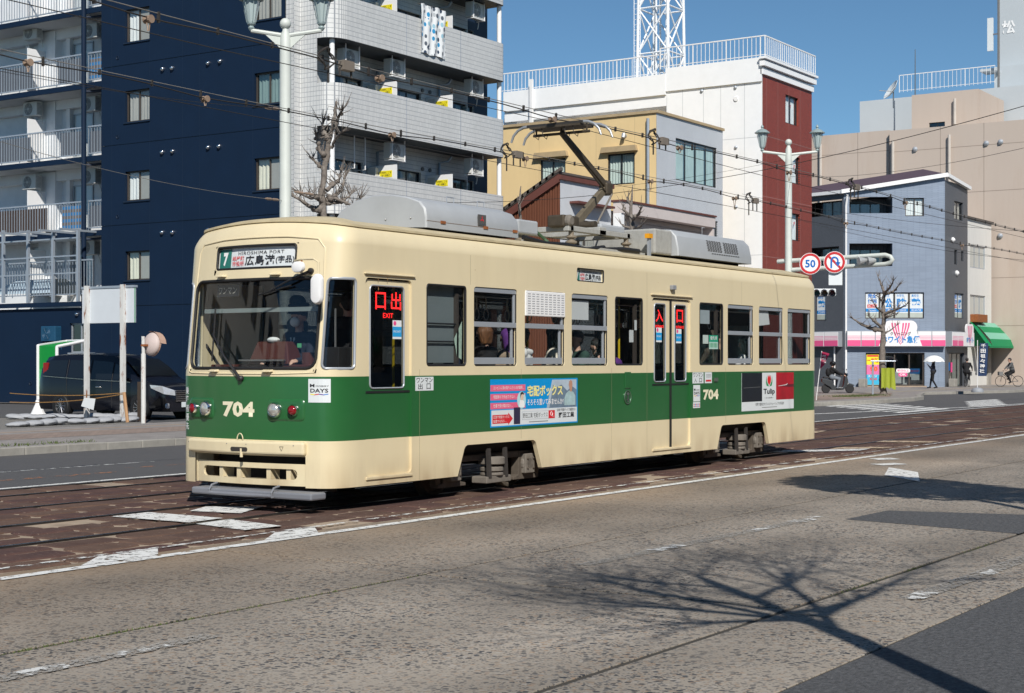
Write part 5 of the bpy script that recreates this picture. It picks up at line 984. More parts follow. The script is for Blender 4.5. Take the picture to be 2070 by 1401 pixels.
upipe = BF.uz(172, 300)[0]
cols_ = {1: [(-70, 62, 'screen_grey'), (113, 168, 'screen_grey')], 2: [(-70, 58, 'screen_grey'), (118, 168, 'screen_grey')], 3: [(-70, 92, 'cloth_brown'), (122, 168, 'cloth_stripe')]}
M('cloth_stripe', (0.03, 0.16, 0.36), .9, var=.1)
def stripes(m, c2, sc):
    t = m.node_tree; n = t.nodes; tc = n.new('ShaderNodeTexCoord'); sp = n.new('ShaderNodeSeparateXYZ'); lk(t, tc.outputs['Object'], sp.inputs[0]); mu = n.new('ShaderNodeMath'); mu.operation = 'MULTIPLY'; mu.inputs[1].default_value = sc; lk(t, sp.outputs[2], mu.inputs[0]); fr_ = n.new('ShaderNodeMath'); fr_.operation = 'FRACT'; lk(t, mu.outputs[0], fr_.inputs[0]); g = n.new('ShaderNodeMath'); g.operation = 'GREATER_THAN'; g.inputs[1].default_value = .5; lk(t, fr_.outputs[0], g.inputs[0])
    mx = n.new('ShaderNodeMix'); mx.data_type = 'RGBA'; mx.inputs[6].default_value = (*c2, 1); lk(t, g.outputs[0], mx.inputs[0]); b = n['Principled BSDF']; l = b.inputs['Base Color'].links[0].from_socket; lk(t, l, mx.inputs[7]); lk(t, mx.outputs[2], b.inputs['Base Color'])
stripes(MT['cloth_stripe'], (.12, .11, .11), 4.2)
for k, z in enumerate(slz):
    railing(BF, ub0, upipe - .12, z, 1.12, 'railing', nav); railing(BF, upipe + .12, ub1, z, 1.12, 'railing', nav)
    for a, b, mt in cols_.get(k, []):
        ua, ub_ = BF.uz(a, 300)[0], min(BF.uz(b, 300)[0], upipe - .15); wave(BF, ua, ub_, z + .12, z + .98, -.10, .012, 5).build('balcony_cover', MT[mt], nav, smooth=60)
    wave(BF, upipe + .15, ub1 - .05, z + .14, z + .92, -.10, .01, 2).build('balcony_cover', MT['cloth_stripe' if k == 1 else 'screen_grey'], nav, smooth=60)
for z in slz[:] + [terr]:
    zt = z + 2.5
    for a, b, nm, dep in ((-60, -35, 'pilaster', .9), (92, 126, 'pilaster', .9)):
        u0, u1 = BW.uz(a, 300)[0], BW.uz(b, 300)[0]; MB().fbox(BW, u0, u1, z, zt, 0, .35).build(nm, MT['apt_white'], nav)
    MB().fbox(BW, wu0, wu1, zt - .35, zt + .05, 0, .30).build('beam', MT['apt_white'], nav)
    for a, b in ((68, 100), (150, 190), (-40, -10)):
        u0, u1 = BW.uz(a, 300)[0], BW.uz(b, 300)[0]; window(BW, u0, u1, z + .05, z + 1.95, nav, .06, 2, MT['alu'], None, .05, MT['cur_teal'], (.02, .98), 'balcony_door'); MB().fbox(BW, u0 - .22, u0 - .02, z, z + 2.15, 0, .2).build('jamb', MT['white_clean'], nav)
    u0 = BW.uz(106, 300)[0]; MB().fbox(BW, u0 - .02, u0 + .02, z + .1, z + 1.75, .1, 1.2).build('divider', MT['white_clean'], nav)
MB().tube([BF.p(upipe, .1, .06), BF.p(upipe, 18, .06)], .095, 12).build('downpipe', MT['navy'], nav, smooth=60)
for z in slz: MB().tube([BF.p(upipe, z - .32, .0), BF.p(upipe + .3, z - .30, -.2), BF.p(upipe + .55, z - .28, -.3)], .05, 8).build('drain_pipe', MT['navy_dark'], nav)
MB().fbox(NX, NX.uz(-60, 620)[0], uL - .9, NX.uz(60, 622)[1], NX.uz(60, 613)[1], 0, .14).build('gutter_pipe', MT['navy'], nav)
# terrace above the ground floor: parapet, fence frame, skylight
tz = NX.uz(60, 600)[1]
MB().face([NX.p(NX.uz(-60, 650)[0], zj[1] - .05, 0), NX.p(uL, zj[1] - .05, 0), NX.p(uL, zj[1] - .05, -2.4), NX.p(NX.uz(-60, 650)[0], zj[1] - .05, -2.4)]).build('terrace_floor', MT['kerb_stone'], nav)
railing(FX(38.5), NX.uz(-60, 560)[0], uL - .75, NX.uz(60, 602)[1], 1.35, 'railing', nav)
fm_ = MB()
for px in (-40, 10, 60, 110.5, 161): u = NX.uz(px, 540)[0]; fm_.fbox(NX, u - .05, u + .05, NX.uz(px, 607)[1] - .1, NX.uz(px, 466)[1], .02, .12)
for y in (487, 522, 556): fm_.fbox(NX, NX.uz(-60, 500)[0], NX.uz(163, 500)[0], NX.uz(60, y)[1] - .025, NX.uz(60, y)[1] + .025, .03, .09)
for px in (35, 75, 115, 155): u = NX.uz(px, 475)[0]; fm_.fbox(NX, u - .03, u + .03, NX.uz(60, 474)[1], NX.uz(60, 470)[1], -1.2, .8)
fm_.build('fence_frame', MT['rail_grey'], nav)
u0, u1 = NX.uz(20, 580, -1)[0], NX.uz(140, 580, -1)[0]; zb = NX.uz(70, 592)[1]; sk_ = MB(); sk_.grid([[NX.p(u0 + (u1 - u0) * (.5 + (i / 10 - .5) * s), zb + h, n) for i in range(11)] for s, h, n in ((1, 0, -.3), (.95, .18, -.4), (.6, .55, -.8), (.6, .58, -1.4), (.95, .18, -1.9), (1, 0, -2))]); sk_.build('skylight', M('skylight', (.42, .52, .60), .4, var=.05), nav, smooth=25)
for k, (px, py) in enumerate(((181, 62), (178, 210), (178, 357), (176, 500), (60, 65), (60, 220), (58, 368))):
    p = BW.p(*BW.uz(px, py, .9), .6); p.z -= .28; place_ac(p, -math.pi / 2, ('white air conditioner under the %s navy balcony, %s' % (('top', 'second highest', 'third highest', 'lowest')[k % 4 if k < 4 else k - 4], 'beside the downpipe' if k < 4 else 'at the picture edge')), 'air conditioners on the navy block')
ab = copy_tree(ACP, None, NX.p(*NX.uz(110, 690), 0), -math.pi / 2, 'blue painted air conditioner on the navy ground floor wall')
ab['group'] = 'air conditioners on the navy block'
for c in ab.children:
    c.data = c.data.copy(); c.data.materials.clear(); c.data.materials.append(MT['ac_blue'])
# ---------------------------------------------------------------- grey tiled apartment block
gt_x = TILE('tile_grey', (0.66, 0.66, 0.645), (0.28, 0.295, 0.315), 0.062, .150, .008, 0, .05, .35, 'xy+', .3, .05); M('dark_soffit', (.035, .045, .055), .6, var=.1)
gy = thing('grey_apartments', 'light grey tiled apartment block with rounded balcony corners', 'building', (37.2, 31.4, .1))
GX = FX(37.2); GY = FY(31.4); GR = FY(32.75); xe = GY.uz(1023, 200)[0]
pz = [(11.80 + 2.745 * k, 13.15 + 2.745 * k) for k in (2, 1, 0, -1, -2, -3, -4)]; pz[-1] = (.1, pz[-1][1])
uA, uB = GX.uz(575, 300)[0], GX.uz(641, 300)[0]
MB().fquad(GX, GX.uz(578, 300)[0], uB, .1, 19).build('wall', gt_x, gy); yb_ = -uB
arc = [(37.2, yb_)] + [(37.2 + .75 - .75 * math.cos(a * math.pi / 16), 31.4 + .5 - .5 * math.sin(a * math.pi / 16)) for a in range(0, 9)] + [(37.2 + 1 + i, 31.4) for i in range(0, 8)] + [(xe - .25, 31.4)] + [(xe - .25 + .25 * math.sin(a * math.pi / 8), 31.4 + .25 - .25 * math.cos(a * math.pi / 8)) for a in range(1, 5)] + [(xe, 32.7)]
for z0, z1 in pz:
    m_ = MB(); m_.grid([[(x, y, z) for x, y in arc] for z in (z0, z1)]); ins = [(x + (.12 if i < 10 else 0) * (1 if x < 37.9 else 0), y + .14) for i, (x, y) in enumerate(arc)]
    m_.grid([[(x, y, z1) for x, y in arc], [(x, y, z1) for x, y in ins], [(x, y, z0 + .2) for x, y in ins]]); po2 = m_.build('balcony_parapet', gt_x, gy, smooth=30)
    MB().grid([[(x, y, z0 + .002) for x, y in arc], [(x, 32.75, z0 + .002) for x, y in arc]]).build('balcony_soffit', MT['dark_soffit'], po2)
    for xs in (40.92, 44.0): MB().box(xs - .006, xs + .006, 31.395, 31.399, z0, z1).build('seam', M('seam_blue', (.12, .18, .28), .6, var=0), po2)
bays = [[(678, 148, 733, 178), (803, 172, 852, 204), (916, 196, 960, 228)], [(678, 317, 733, 352), (800, 337, 851, 374), (915, 354, 958, 385)]]
gops = []
for k in (-1, 0, 1, 2): gops += [(x0, x1, 10.40 + 2.745 * (k - 0) - .95, 10.40 + 2.745 * (k - 0) + .72) for x0, x1 in ((37.75, 39.6), (42.0, 43.6), (46.0, 46.7))] if False else []
wallm = MB(); wx = [(GR.uz(a, 330)[0], GR.uz(b, 330)[0]) for a, b in ((678, 733), (800, 851), (915, 958))]
for k in range(-3, 3): gops += [(x0, x1, 9.25 + 2.745 * k, 11.02 + 2.745 * k) for x0, x1 in wx]
wallm.wall(GR, 36.9, xe - .55, .1, 19, gops, .12); wallm.build('recess_wall', gt_x, gy)
MB().box(xe - .55, xe - .5, 32.75, 37, .1, 19).build('end_wall', gt_x, gy); shell_box(37.25, xe - .6, 33.1, -GX.uz(578, 300)[0], .1, 19.0, 'yx').build('wall', gt_x, gy)
for i, g in enumerate(gops):
    if g[2] > 6 and g[2] < 16: window(GR, *g, gy, -.08, 2, MT['alu_dark'], None, .05, MT[('cur_grey', 'cur_grey', 'cur_teal')[i % 3]], (.35, .98))
for x, y in ((37.55, 31.75), (onY(1009, 300, 31.62).x, 31.62)):
    MB().cyl((x, y, .1), (x, y, 19), .085, seg=14).build('white_post', MT['white_clean'], gy, smooth=60)
for k in range(-1, 2):
    for j, (pa, ph) in enumerate(((740, 760), (861, 878))):
        x0, x1 = GR.uz(pa, 340)[0], GR.uz(ph, 340)[0]; z0 = 10.02 + 2.745 * k; hb = MB().box(x0, x1, 32.35, 32.7, z0, z0 + .85).build('water_heater', M('heater', (.62, .61, .57), .5, var=.04), gy, bevel=.02); MB().box(x0 + .1, x1 - .1, 32.345, 32.35, z0 + .62, z0 + .68).build('flue', MT['ac_dark'], hb)
    for px in (783, 896):
        x0 = onY(px, 340, 32.0).x; z0 = 9.15 + 2.745 * k; dv = MB().box(x0, x0 + .04, 31.62, 32.74, z0, z0 + 1.78).build('divider', MT['white_clean'], gy)
        yp = MB().box(x0 - .008, x0 - .002, 31.80, 32.32, z0 + 1.38, z0 + 1.60).build('escape_notice', MT['ink_yellow'], dv)
        f_ = FX(x0 - .008); text('非常時ここを', f_, -32.29, -31.83, z0 + 1.50, z0 + 1.575, MT['ink'], yp, .003); text('破り避難口', f_, -32.24, -31.88, z0 + 1.405, z0 + 1.48, MT['ink'], yp, .003)
    for px in (765, 890):
        x = GR.uz(px - 6, 300)[0]; MB().tube([(x, 32.66, 9.3 + 2.745 * k), (x, 32.66, 11.45 + 2.745 * k), (x + .3, 32.5, 11.52 + 2.745 * k), (x + .38, 32.4, 11.7 + 2.745 * k)], .05, 8).build('drain_pipe', MT['rail_grey'], gy, smooth=60)
    for px in (853, 868): u = GR.uz(px, 310)[0]; MB().lathe((u, 32.75, 11.15 + 2.745 * k), (0, -1, 0), [(.07, 0), (.07, .05), (.03, .08)], 12).build('vent_cap', MT['ac_dark'], gy)
n_ = 0
for (px, py, lv) in ((704, 118, 0), (797, 138, 0), (957, 178, 0), (797, 306, 1), (957, 337, 1), (960, 22, 2)):
    p = GR.p(*GR.uz(px, py, .75), .60); p.z -= .28
    place_ac(p, 0, 'white air conditioner %s, %s grey tiled balcony' % (('at the corner post', 'above the middle window', 'at the far end', 'above the middle window', 'at the far end', 'at the far end')[n_], ('upper', 'lower', 'topmost')[lv]), 'air conditioners on the grey block'); n_ += 1
    hb_ = MB()
    for dx in (-.34, .34): hb_.tube([(p.x + dx, p.y - .33, p.z - .03), (p.x + dx, p.y - .33, p.z + .95)], .022, 6)
    for dx in (-.34, .34): hb_.tube([(p.x + dx, p.y - .35, p.z - .04), (p.x + dx, p.y, p.z - .04)], .022, 6)
    hb_.tube([(p.x - .36, p.y - .33, p.z - .04), (p.x + .36, p.y - .33, p.z - .04)], .022, 6)
    hb_.build('hanger_frame', MT['white_clean'], gy)
for dx in (0, .55): x = GR.uz(690, 290)[0] + dx; MB().tube([(x, 32.2, 9.0), (x, 32.2, 7.95), (x, 32.6, 7.95)], .022, 6).build('empty_bracket', MT['white_clean'], gy)
bl = MB(); x0, x1 = GY.uz(848, 80)[0], GY.uz(898, 80)[0]; zt, zb = GY.uz(870, 14)[1], GY.uz(870, 112)[1]; bl.grid([[(x0 + (x1 - x0) * i / 24 + .02 * math.sin(j), 31.34 - .03 * math.sin(i * .9 + j * .3), zt + (zb - zt) * j / 10 + .02 * math.sin(i * .5)) for i in range(25)] for j in range(11)]); bl.grid([[(x0 + (x1 - x0) * i / 24, 31.34 + .05 * j, zt + .01) for i in range(25)] for j in range(5)])
def dots(name):
    m = M(name, (.72, .74, .75), .9, var=.03); t = m.node_tree; n = t.nodes; g = n.new('ShaderNodeNewGeometry'); v = n.new('ShaderNodeTexVoronoi'); v.inputs['Scale'].default_value = 6.5; v.inputs['Randomness'].default_value = .7; mp = n.new('ShaderNodeMapping'); mp.inputs['Scale'].default_value = (1, .05, .75); lk(t, g.outputs['Position'], mp.inputs[0]); lk(t, mp.outputs[0], v.inputs['Vector'])
    cr = n.new('ShaderNodeValToRGB'); cr.color_ramp.interpolation = 'CONSTANT'; e = cr.color_ramp.elements; e[0].color = (.03, .05, .09, 1); e[1].position = .75; e[1].color = (.45, .48, .5, 1)
    for pos, c in ((.2, (.02, .25, .5)), (.4, (.3, .5, .6)), (.55, (.08, .10, .13))): k = e.new(pos); k.color = (*c, 1)
    s = n.new('ShaderNodeSeparateColor'); lk(t, v.outputs['Color'], s.inputs[0]); lk(t, s.outputs[0], cr.inputs[0]); ls = n.new('ShaderNodeMath'); ls.operation = 'LESS_THAN'; ls.inputs[1].default_value = .40; lk(t, v.outputs['Distance'], ls.inputs[0])
    mx = n.new('ShaderNodeMix'); mx.data_type = 'RGBA'; b = n['Principled BSDF']; src = b.inputs['Base Color'].links[0].from_socket; lk(t, ls.outputs[0], mx.inputs[0]); lk(t, src, mx.inputs[6]); lk(t, cr.outputs[0], mx.inputs[7]); lk(t, mx.outputs[2], b.inputs['Base Color']); return m
tag(bl.build('blanket', dots('blanket_dots'), smooth=60), 'white blanket with blue and grey dots hung over the top grey balcony', 'blanket')
# ---------------------------------------------------------------- yellow rendered building
M('ochre', (0.74, 0.555, 0.29), .85, var=.07, scale=.9, dirt=.25, dcol=(.60, .43, .22), dscale=.7, bump=.15, bscale=30, stretch=(1, 1, .4)); M('coping', (.42, .32, .19), .85, var=.15); tw = TILE('tile_white', (.66, .68, .71), (.34, .36, .39), .095, .045, .008, .5, .03, .3, 'x', .25, .05)
ye = thing('yellow_building', 'ochre rendered building with a white tiled street front', 'building', (60.3, 32.5, .1)); YX = FX(60.3); YY = FY(32.5); zt = YX.uz(1327, 228)[1]; ul, ur = YX.uz(985, 300)[0], YX.uz(1327, 300)[0]
yops = [YX.rect(1092, 321, 1143, 385), YX.rect(1228, 310, 1283, 373)]; m_ = MB(); m_.wall(YX, ul, ur, .1, zt, yops, .12); m_.build('wall', MT['ochre'], ye)
x0, x1 = YY.uz(1327, 300)[0], YY.uz(1461, 300)[0]; fops = [YY.rect(1366, 289, 1449, 372), YY.rect(1431, 446, 1451, 500)]; m_ = MB(); m_.wall(YY, x0, x1, .1, zt, fops, .12); m_.build('wall', tw, ye)
shell_box(60.4, x1, 32.6, -ul, .1, zt - .1, 'yx').build('wall', MT['ochre'], ye); MB().box(60.22, x1 + .05, 32.42, 32.75, zt, zt + .12).build('coping', MT['coping'], ye); MB().box(60.22, 60.55, 32.76, -ul, zt, zt + .12).build('coping', MT['coping'], ye)
for q in yops:
    w = window(YX, *q, ye, -.06, 2, MT['alu_dark'], None, .06, M('blind_green', (.60, .70, .67), .8, var=.03), (0.02, .98)); hd_ = MB(); hd_.prism(YX, [(q[0] - .28, q[3] + .06), (q[1] + .18, q[3] + .06), (q[1] + .12, q[3] + .30), (q[0] - .20, q[3] + .30)], 0, .22); hd_.build('window_hood', MT['coping'], w)
window(YY, *fops[0], ye, -.06, 4, MT['alu_dark'], None, .06, M('blind_teal', (.42, .55, .54), .8), (.02, .98)); window(YY, *fops[1], ye, -.06, 1, MT['alu_dark'], None, .05, MT['blind_green'], (.02, .98))
u = YX.uz(1312, 300)[0]; MB().tube([YX.p(u, .1, .1), YX.p(u, YX.uz(1312, 240)[1], .1)], .07, 10).build('downpipe', MT['rail_grey'], ye, smooth=60)
u, z = YX.uz(1264, 275); MB().tube([YX.p(u, z, 0), YX.p(u, z + .05, .15), YX.p(u, z - .1, .2)], .09, 10).build('vent_cap', MT['alu'], ye)
for px in (1090, 1205, 1283): u = YX.uz(px, 300)[0]; MB().fquad(YX, u - .006, u + .006, .1, zt, .002).build('seam', MT['coping'], ye)
# ---------------------------------------------------------------- white building with red tiled front
wr = TILE('tile_red', (.33, .058, .034), (.12, .028, .02), .11, .055, .010, .5, .12, .5, 'x', .3, .05)
wb_ = thing('white_red_building', 'tall white building with a red tiled street front and roof railing', 'building', (68.9, 31.4, .1)); WX = FX(68.9); RY = FY(31.4)
uc = WX.uz(1541, 300)[0]; um_ = WX.uz(1347, 300)[0]; ul = WX.uz(1020, 250)[0]; ztop = WX.uz(1541, 116)[1]; zc = WX.uz(1541, 150)[1]; xr = RY.uz(1641, 300)[0]
m_ = MB(); m_.wall(WX, um_, uc, .1, ztop, (), .1); m_.build('wall', MT['white_paint'], wb_)
for px in (1348, 1380, 1422, 1457, 1505): u = WX.uz(px, 300)[0]; MB().fquad(WX, u - .012, u + .012, .1, zc, .003).build('seam', M('seam_grey', (.5, .52, .54), .7, var=0), wb_)
for py in (276, 515): z = WX.uz(1541, py)[1]; MB().fquad(WX, um_, uc, z - .012, z + .012, .003).build('seam', MT['seam_grey'], wb_)
rops = [RY.rect(1588, 195, 1614, 252), RY.rect(1601, 317, 1617, 372), RY.rect(1601, 432, 1617, 487), RY.rect(1601, 550, 1617, 600)]; m_ = MB(); m_.wall(RY, 68.9, xr, .1, zc, rops, .15); m_.build('wall', wr, wb_)
for px in (1541, 1549, 1572, 1594, 1617):
    u = RY.uz(px + .5, 300)[0]; MB().fquad(RY, u - .012, u + .012, .1, zc, .003).build('seam', M('seam_pink', (.35, .18, .16), .7, var=0), wb_)
for py in (278, 400, 520): z = RY.uz(1560, py)[1]; MB().fquad(RY, 68.9, xr, z - .012, z + .012, .004).build('seam', MT['seam_pink'], wb_)
for q in rops: w = window(RY, *q, wb_, -.1, 2 if q[1] - q[0] > 1.3 else 1, MT['alu_dark'], None, .06, MT['cur_white'], (.05, .95)); MB().face([RY.p((q[0] + q[1]) / 2 + d, (q[2] + q[3]) / 2 + e, -.11) for d, e in ((-.05, .25), (.1, .3), (.03, .05))]).build('hanging_heart', MT['ink_red'], w)
for a, b, n in ((zc, zc + .30, .10), (zc + .38, zc + .62, .22), (zc + .70, ztop, .30)):
    MB().box(68.9 - n, xr + n * .5, 31.4 - n, 31.45, a, b).build('cornice', MT['white_paint'], wb_); 
MB().box(69.0, xr, 31.6, -ul, .1, ztop - .35).build('core', MT['white_paint'], wb_) if False else shell_box(69.3, xr, 31.6, -ul, .1, ztop - .2, 'yx').build('wall', MT['white_paint'], wb_)
MB().fbox(WX, um_, uc, ztop - 1.15, ztop - .0, 0, .10).build('parapet', MT['white_paint'], wb_); zl = WX.uz(1200, 160)[1]
cz = [WX.uz(1345, y)[1] for y in (150, 192)]
MB().fbox(WX, ul, um_, cz[1], cz[0], -.2, .12).build('parapet', MT['white_paint'], wb_); MB().fbox(WX, ul, um_, cz[1] - .55, cz[1], -.2, 0).build('corridor_beam', MT['white_paint'], wb_)
MB().fquad(WX, ul, um_, .1, cz[1], -2.2).build('corridor_wall', MT['white_paint'], wb_); MB().face([WX.p(ul, cz[1] - .1, -.2), WX.p(um_, cz[1] - .1, -.2), WX.p(um_, cz[1] - .1, -2.2), WX.p(ul, cz[1] - .1, -2.2)]).build('corridor_soffit', MT['white_paint'], wb_)
zfl = cz[1] - 2.75
MB().fbox(WX, ul, um_, zfl - .9, zfl + .25, -2.2, 0).build('corridor_slab', MT['white_paint'], wb_)
for px in (1118, 1277, 1310): u = WX.uz(px, 240, -2.2)[0]; MB().fbox(WX, u - .45, u + .45, zfl + .25, zfl + 2.1, -2.2, -2.16).build('corridor_door', M('door_navy', (.03, .045, .06), .4, var=.05), wb_)
u = WX.uz(1078, 220)[0]; MB().fbox(WX, u - .08, u + .08, zfl, cz[0] + .5, .1, .26).build('corridor_post', MT['white_clean'], wb_); u = WX.uz(1158, 210, -2)[0]; MB().fbox(WX, u - .25, u + .25, zfl + 1.6, zfl + 2.2, -2.16, -1.9).build('meter_box', M('meter', (.42, .40, .34), .6), wb_); u = WX.uz(1089, 232, -2)[0]; MB().fbox(WX, u - .18, u + .18, zfl + 1.85, zfl + 2.1, -2.16, -2.0).build('exit_light', M('exit_green', (.0, .22, .10), .4, var=0), wb_)
st_ = MB(); us_ = WX.uz(1000, 250)[0]; st_.prism(WX, [(us_ - 1.2, zfl - 1.2), (us_ - .7, zfl - 1.2), (ul + .9, cz[1] - .2), (ul + .9, cz[0]), (ul, cz[0] - .2), (ul - .2, cz[1] - .6)], -1.6, -.2); st_.build('stair', MT['white_paint'], wb_)
for i, px in enumerate((1419, 1487)): u, z = WX.uz(px, (184, 177)[i]); MB().lathe(WX.p(u, z), WX.N, [(.08, 0), (.08, .05), (.02, .1)], 12).build('vent_cap', MT['alu'], wb_)
u, z = WX.uz(1488, 200); MB().lathe(WX.p(u, z), WX.N, [(.12, 0), (.12, .04), (.1, .05)], 16).build('vent_ring', MT['white_clean'], wb_)
for py in (298, 418): u, z = WX.uz(1488, py); MB().lathe(WX.p(u, z), WX.N, [(.08, 0), (.08, .05), (.02, .1)], 12).build('vent_cap', MT['alu'], wb_)
def wrail(fr, u0, u1, z, h, par, n=0, sp=.22):
    m_ = MB(); m_.fbox(fr, u0, u1, z + h - .05, z + h, n - .03, n + .03); m_.fbox(fr, u0, u1, z + .1, z + .13, n - .02, n + .02); k = max(2, int((u1 - u0) / sp))
    for i in range(k + 1): u = u0 + (u1 - u0) * i / k; t = .025 if i % 8 == 0 else .010; m_.fbox(fr, u - t, u + t, z, z + h, n - .014, n + .014)
    return m_.build('roof_railing', MT['white_clean'], par)
wrail(WX, um_ - .3, uc + .15, ztop, 1.05, wb_, .05); wrail(WX, ul - .3, um_, cz[0], 1.05, wb_, -.1); wrail(RY, 68.9, xr + .1, ztop, 1.05, wb_, .15)
# lattice mast
M('mast_white', (.78, .80, .82), .45, var=.03)
mt_ = thing('lattice_mast', 'white steel lattice mast rising behind the white building roof', 'mast', (79, 42.4, 14)); hw = 1.05; cx_, cy_ = 79.0, 42.3; z0_, z1_ = 14, 30
for sx_, sy_ in ((-1, -1), (1, -1), (1, 1), (-1, 1)): MB().tube([(cx_ + sx_ * hw, cy_ + sy_ * hw, z0_), (cx_ + sx_ * hw * .8, cy_ + sy_ * hw * .8, z1_)], .09, 8).build('mast_leg', MT['mast_white'], mt_)
k = 0; z = z0_
while z < z1_ - 1:
    za, zb = z, z + 2.6; A_ = hw * (1 - .2 * (za - z0_) / 16); B_ = hw * (1 - .2 * (zb - z0_) / 16)
    C4 = ((-1, -1), (1, -1), (1, 1), (-1, 1))
    for i in range(4):
        (a, b), (c, d) = C4[i], C4[(i + 1) % 4]; MB().tube([(cx_ + a * A_, cy_ + b * A_, za), (cx_ + c * B_, cy_ + d * B_, zb)], .05, 6).build('brace', MT['mast_white'], mt_); MB().tube([(cx_ + c * A_, cy_ + d * A_, za), (cx_ + a * B_, cy_ + b * B_, zb)], .05, 6).build('brace', MT['mast_white'], mt_); MB().tube([(cx_ + a * A_, cy_ + b * A_, za), (cx_ + c * A_, cy_ + d * A_, za)], .05, 6).build('brace', MT['mast_white'], mt_)
    z = zb
for dx, dy in ((.1, .1), (-.2, .2), (.3, -.2)): MB().cyl((cx_ + dx, cy_ + dy, z0_), (cx_ + dx, cy_ + dy, z1_), .06, seg=8).build('feeder_pipe', MT['mast_white'], mt_)
ld = MB()
for s in (-.2, .2): ld.cyl((cx_ - 1.0, cy_ + 1.0 + s, z0_), (cx_ - 1.0, cy_ + 1.0 + s, z1_), .025, seg=5)
for i in range(50): ld.cyl((cx_ - 1, cy_ + .8, z0_ + i * .3), (cx_ - 1, cy_ + 1.2, z0_ + i * .3), .018, seg=4)
ld.build('ladder', MT['mast_white'], mt_, kind='stuff')
# ---------------------------------------------------------------- brown timber house and low shop between the blocks
M('brown_board', (.15, .052, .026), .75, var=.25, scale=3, stretch=(1, 8, .5)); M('roof_red', (.13, .045, .035), .7, var=.15); M('roof_tile', (.10, .085, .075), .7, var=.2)
bh = thing('brown_house', 'brown boarded house with sloping tile roof and white street wall', 'building', (48.6, 30.2, .1)); HX = FX(48.6); HY = FY(30.2); u0, u1 = HX.uz(960, 400)[0], HX.uz(1133, 400)[0]; z1 = HX.uz(1131, 362)[1]; z0 = HX.uz(1027, 436)[1]; u27 = HX.uz(1027, 430)[0]; sl_p = (z1 - z0) / (u1 - u27); zf = lambda u: z1 + (u - u1) * sl_p
bd = (u1 - u0) / 34
for i in range(34):
    a, b = u0 + bd * i, u0 + bd * (i + 1) - .03
    MB().prism(HX, [(a, .1), (b, .1), (b, zf(b) - .1), (a, zf(a) - .1)], -.05, .0 if i % 2 else .025).build('board', MT['brown_board'], bh)
MB().prism(HX, [(u0, zf(u0) - .12), (u1, zf(u1) - .12), (u1, zf(u1) + .22), (u0, zf(u0) + .22)], .03, .12).build('barge_board', MT['roof_red'], bh)
xr_ = HY.uz(1235, 420)[0]
MB().prism(HX, [(u0, zf(u0) + .2), (u1, zf(u1) + .2), (u1, zf(u1) + .28), (u0, zf(u0) + .28)], -(xr_ - 48.6), .15).build('roof', MT['roof_tile'], bh)
for i in range(14): a = u0 + (u1 - u0) * i / 14; MB().prism(HX, [(a, zf(a) + .24), (a + .38, zf(a + .38) + .24), (a + .38, zf(a + .38) + .36), (a, zf(a) + .36)], 0, .18).build('edge_tile', MT['roof_tile'], bh)
zr = HY.uz(1235, 378)[1]; wq = HY.rect(1157, 446, 1212, 476); wq = (wq[0], wq[1], wq[3] - 1.3, wq[3]); m_ = MB(); m_.wall(HY, 48.6, xr_, .1, min(z1, zr), [wq], .12); m_.build('wall', M('wall_pale', (.55, .57, .60), .85, var=.08, scale=.8, dirt=.3, dcol=(.38, .38, .38)), bh); MB().box(48.5, xr_ + .1, 30.1, 30.5, z1 - .02, z1 + .15).build('ridge_cap', MT['roof_red'], bh)
window(HY, *wq, bh, -.06, 2, MT['bronze'], None, .06, MT['cur_grey'], (.5, .98)); MB().box(wq[0] - .2, wq[1] + .5, 29.8, 30.2, wq[3] + .55, wq[3] + .63).build('window_hood', MT['roof_red'], bh); MB().box(48.9, xr_, 30.4, 40, .1, z0 - .5).build('wall', MT['wall_pale'], bh)
ls_ = thing('low_shop', 'low pinkish panelled shop front with a flat fascia below the yellow building', 'building', (52.4, 30.2, .1)); xa, xb = HY.uz(1236, 430)[0] + .05, HY.uz(1427, 440)[0]; zt2 = HY.uz(1330, 424)[1]; zb2 = HY.uz(1330, 446)[1]; pkm = M('fascia_pink', (.58, .52, .50), .7, var=.06, dirt=.2, dcol=(.42, .37, .34)); sd = M('siding', (.50, .45, .42), .75, var=.06)
MB().box(xa, xb, 29.75, 30.15, zb2, zt2).build('fascia', pkm, ls_); MB().box(xa - .05, xb + .05, 29.7, 30.3, zt2, zt2 + .07).build('fascia_cap', MT['roof_red'], ls_); MB().box(xa, xa + .25, 29.8, 30.15, .1, zb2).build('side_post', MT['white_paint'], ls_); MB().box(xb - .15, xb, 29.8, 30.3, .1, zb2).build('side_post', pkm, ls_)
for i in range(30): MB().box(xa + .25, xb - .15, 30.32, 30.36, zb2 - .2 * (i + 1), zb2 - .2 * i - .015).build('siding_board', sd, ls_)
MB().box(xa, xb, 30.4, 32.3, .1, zt2 - .3).build('wall', sd, ls_)
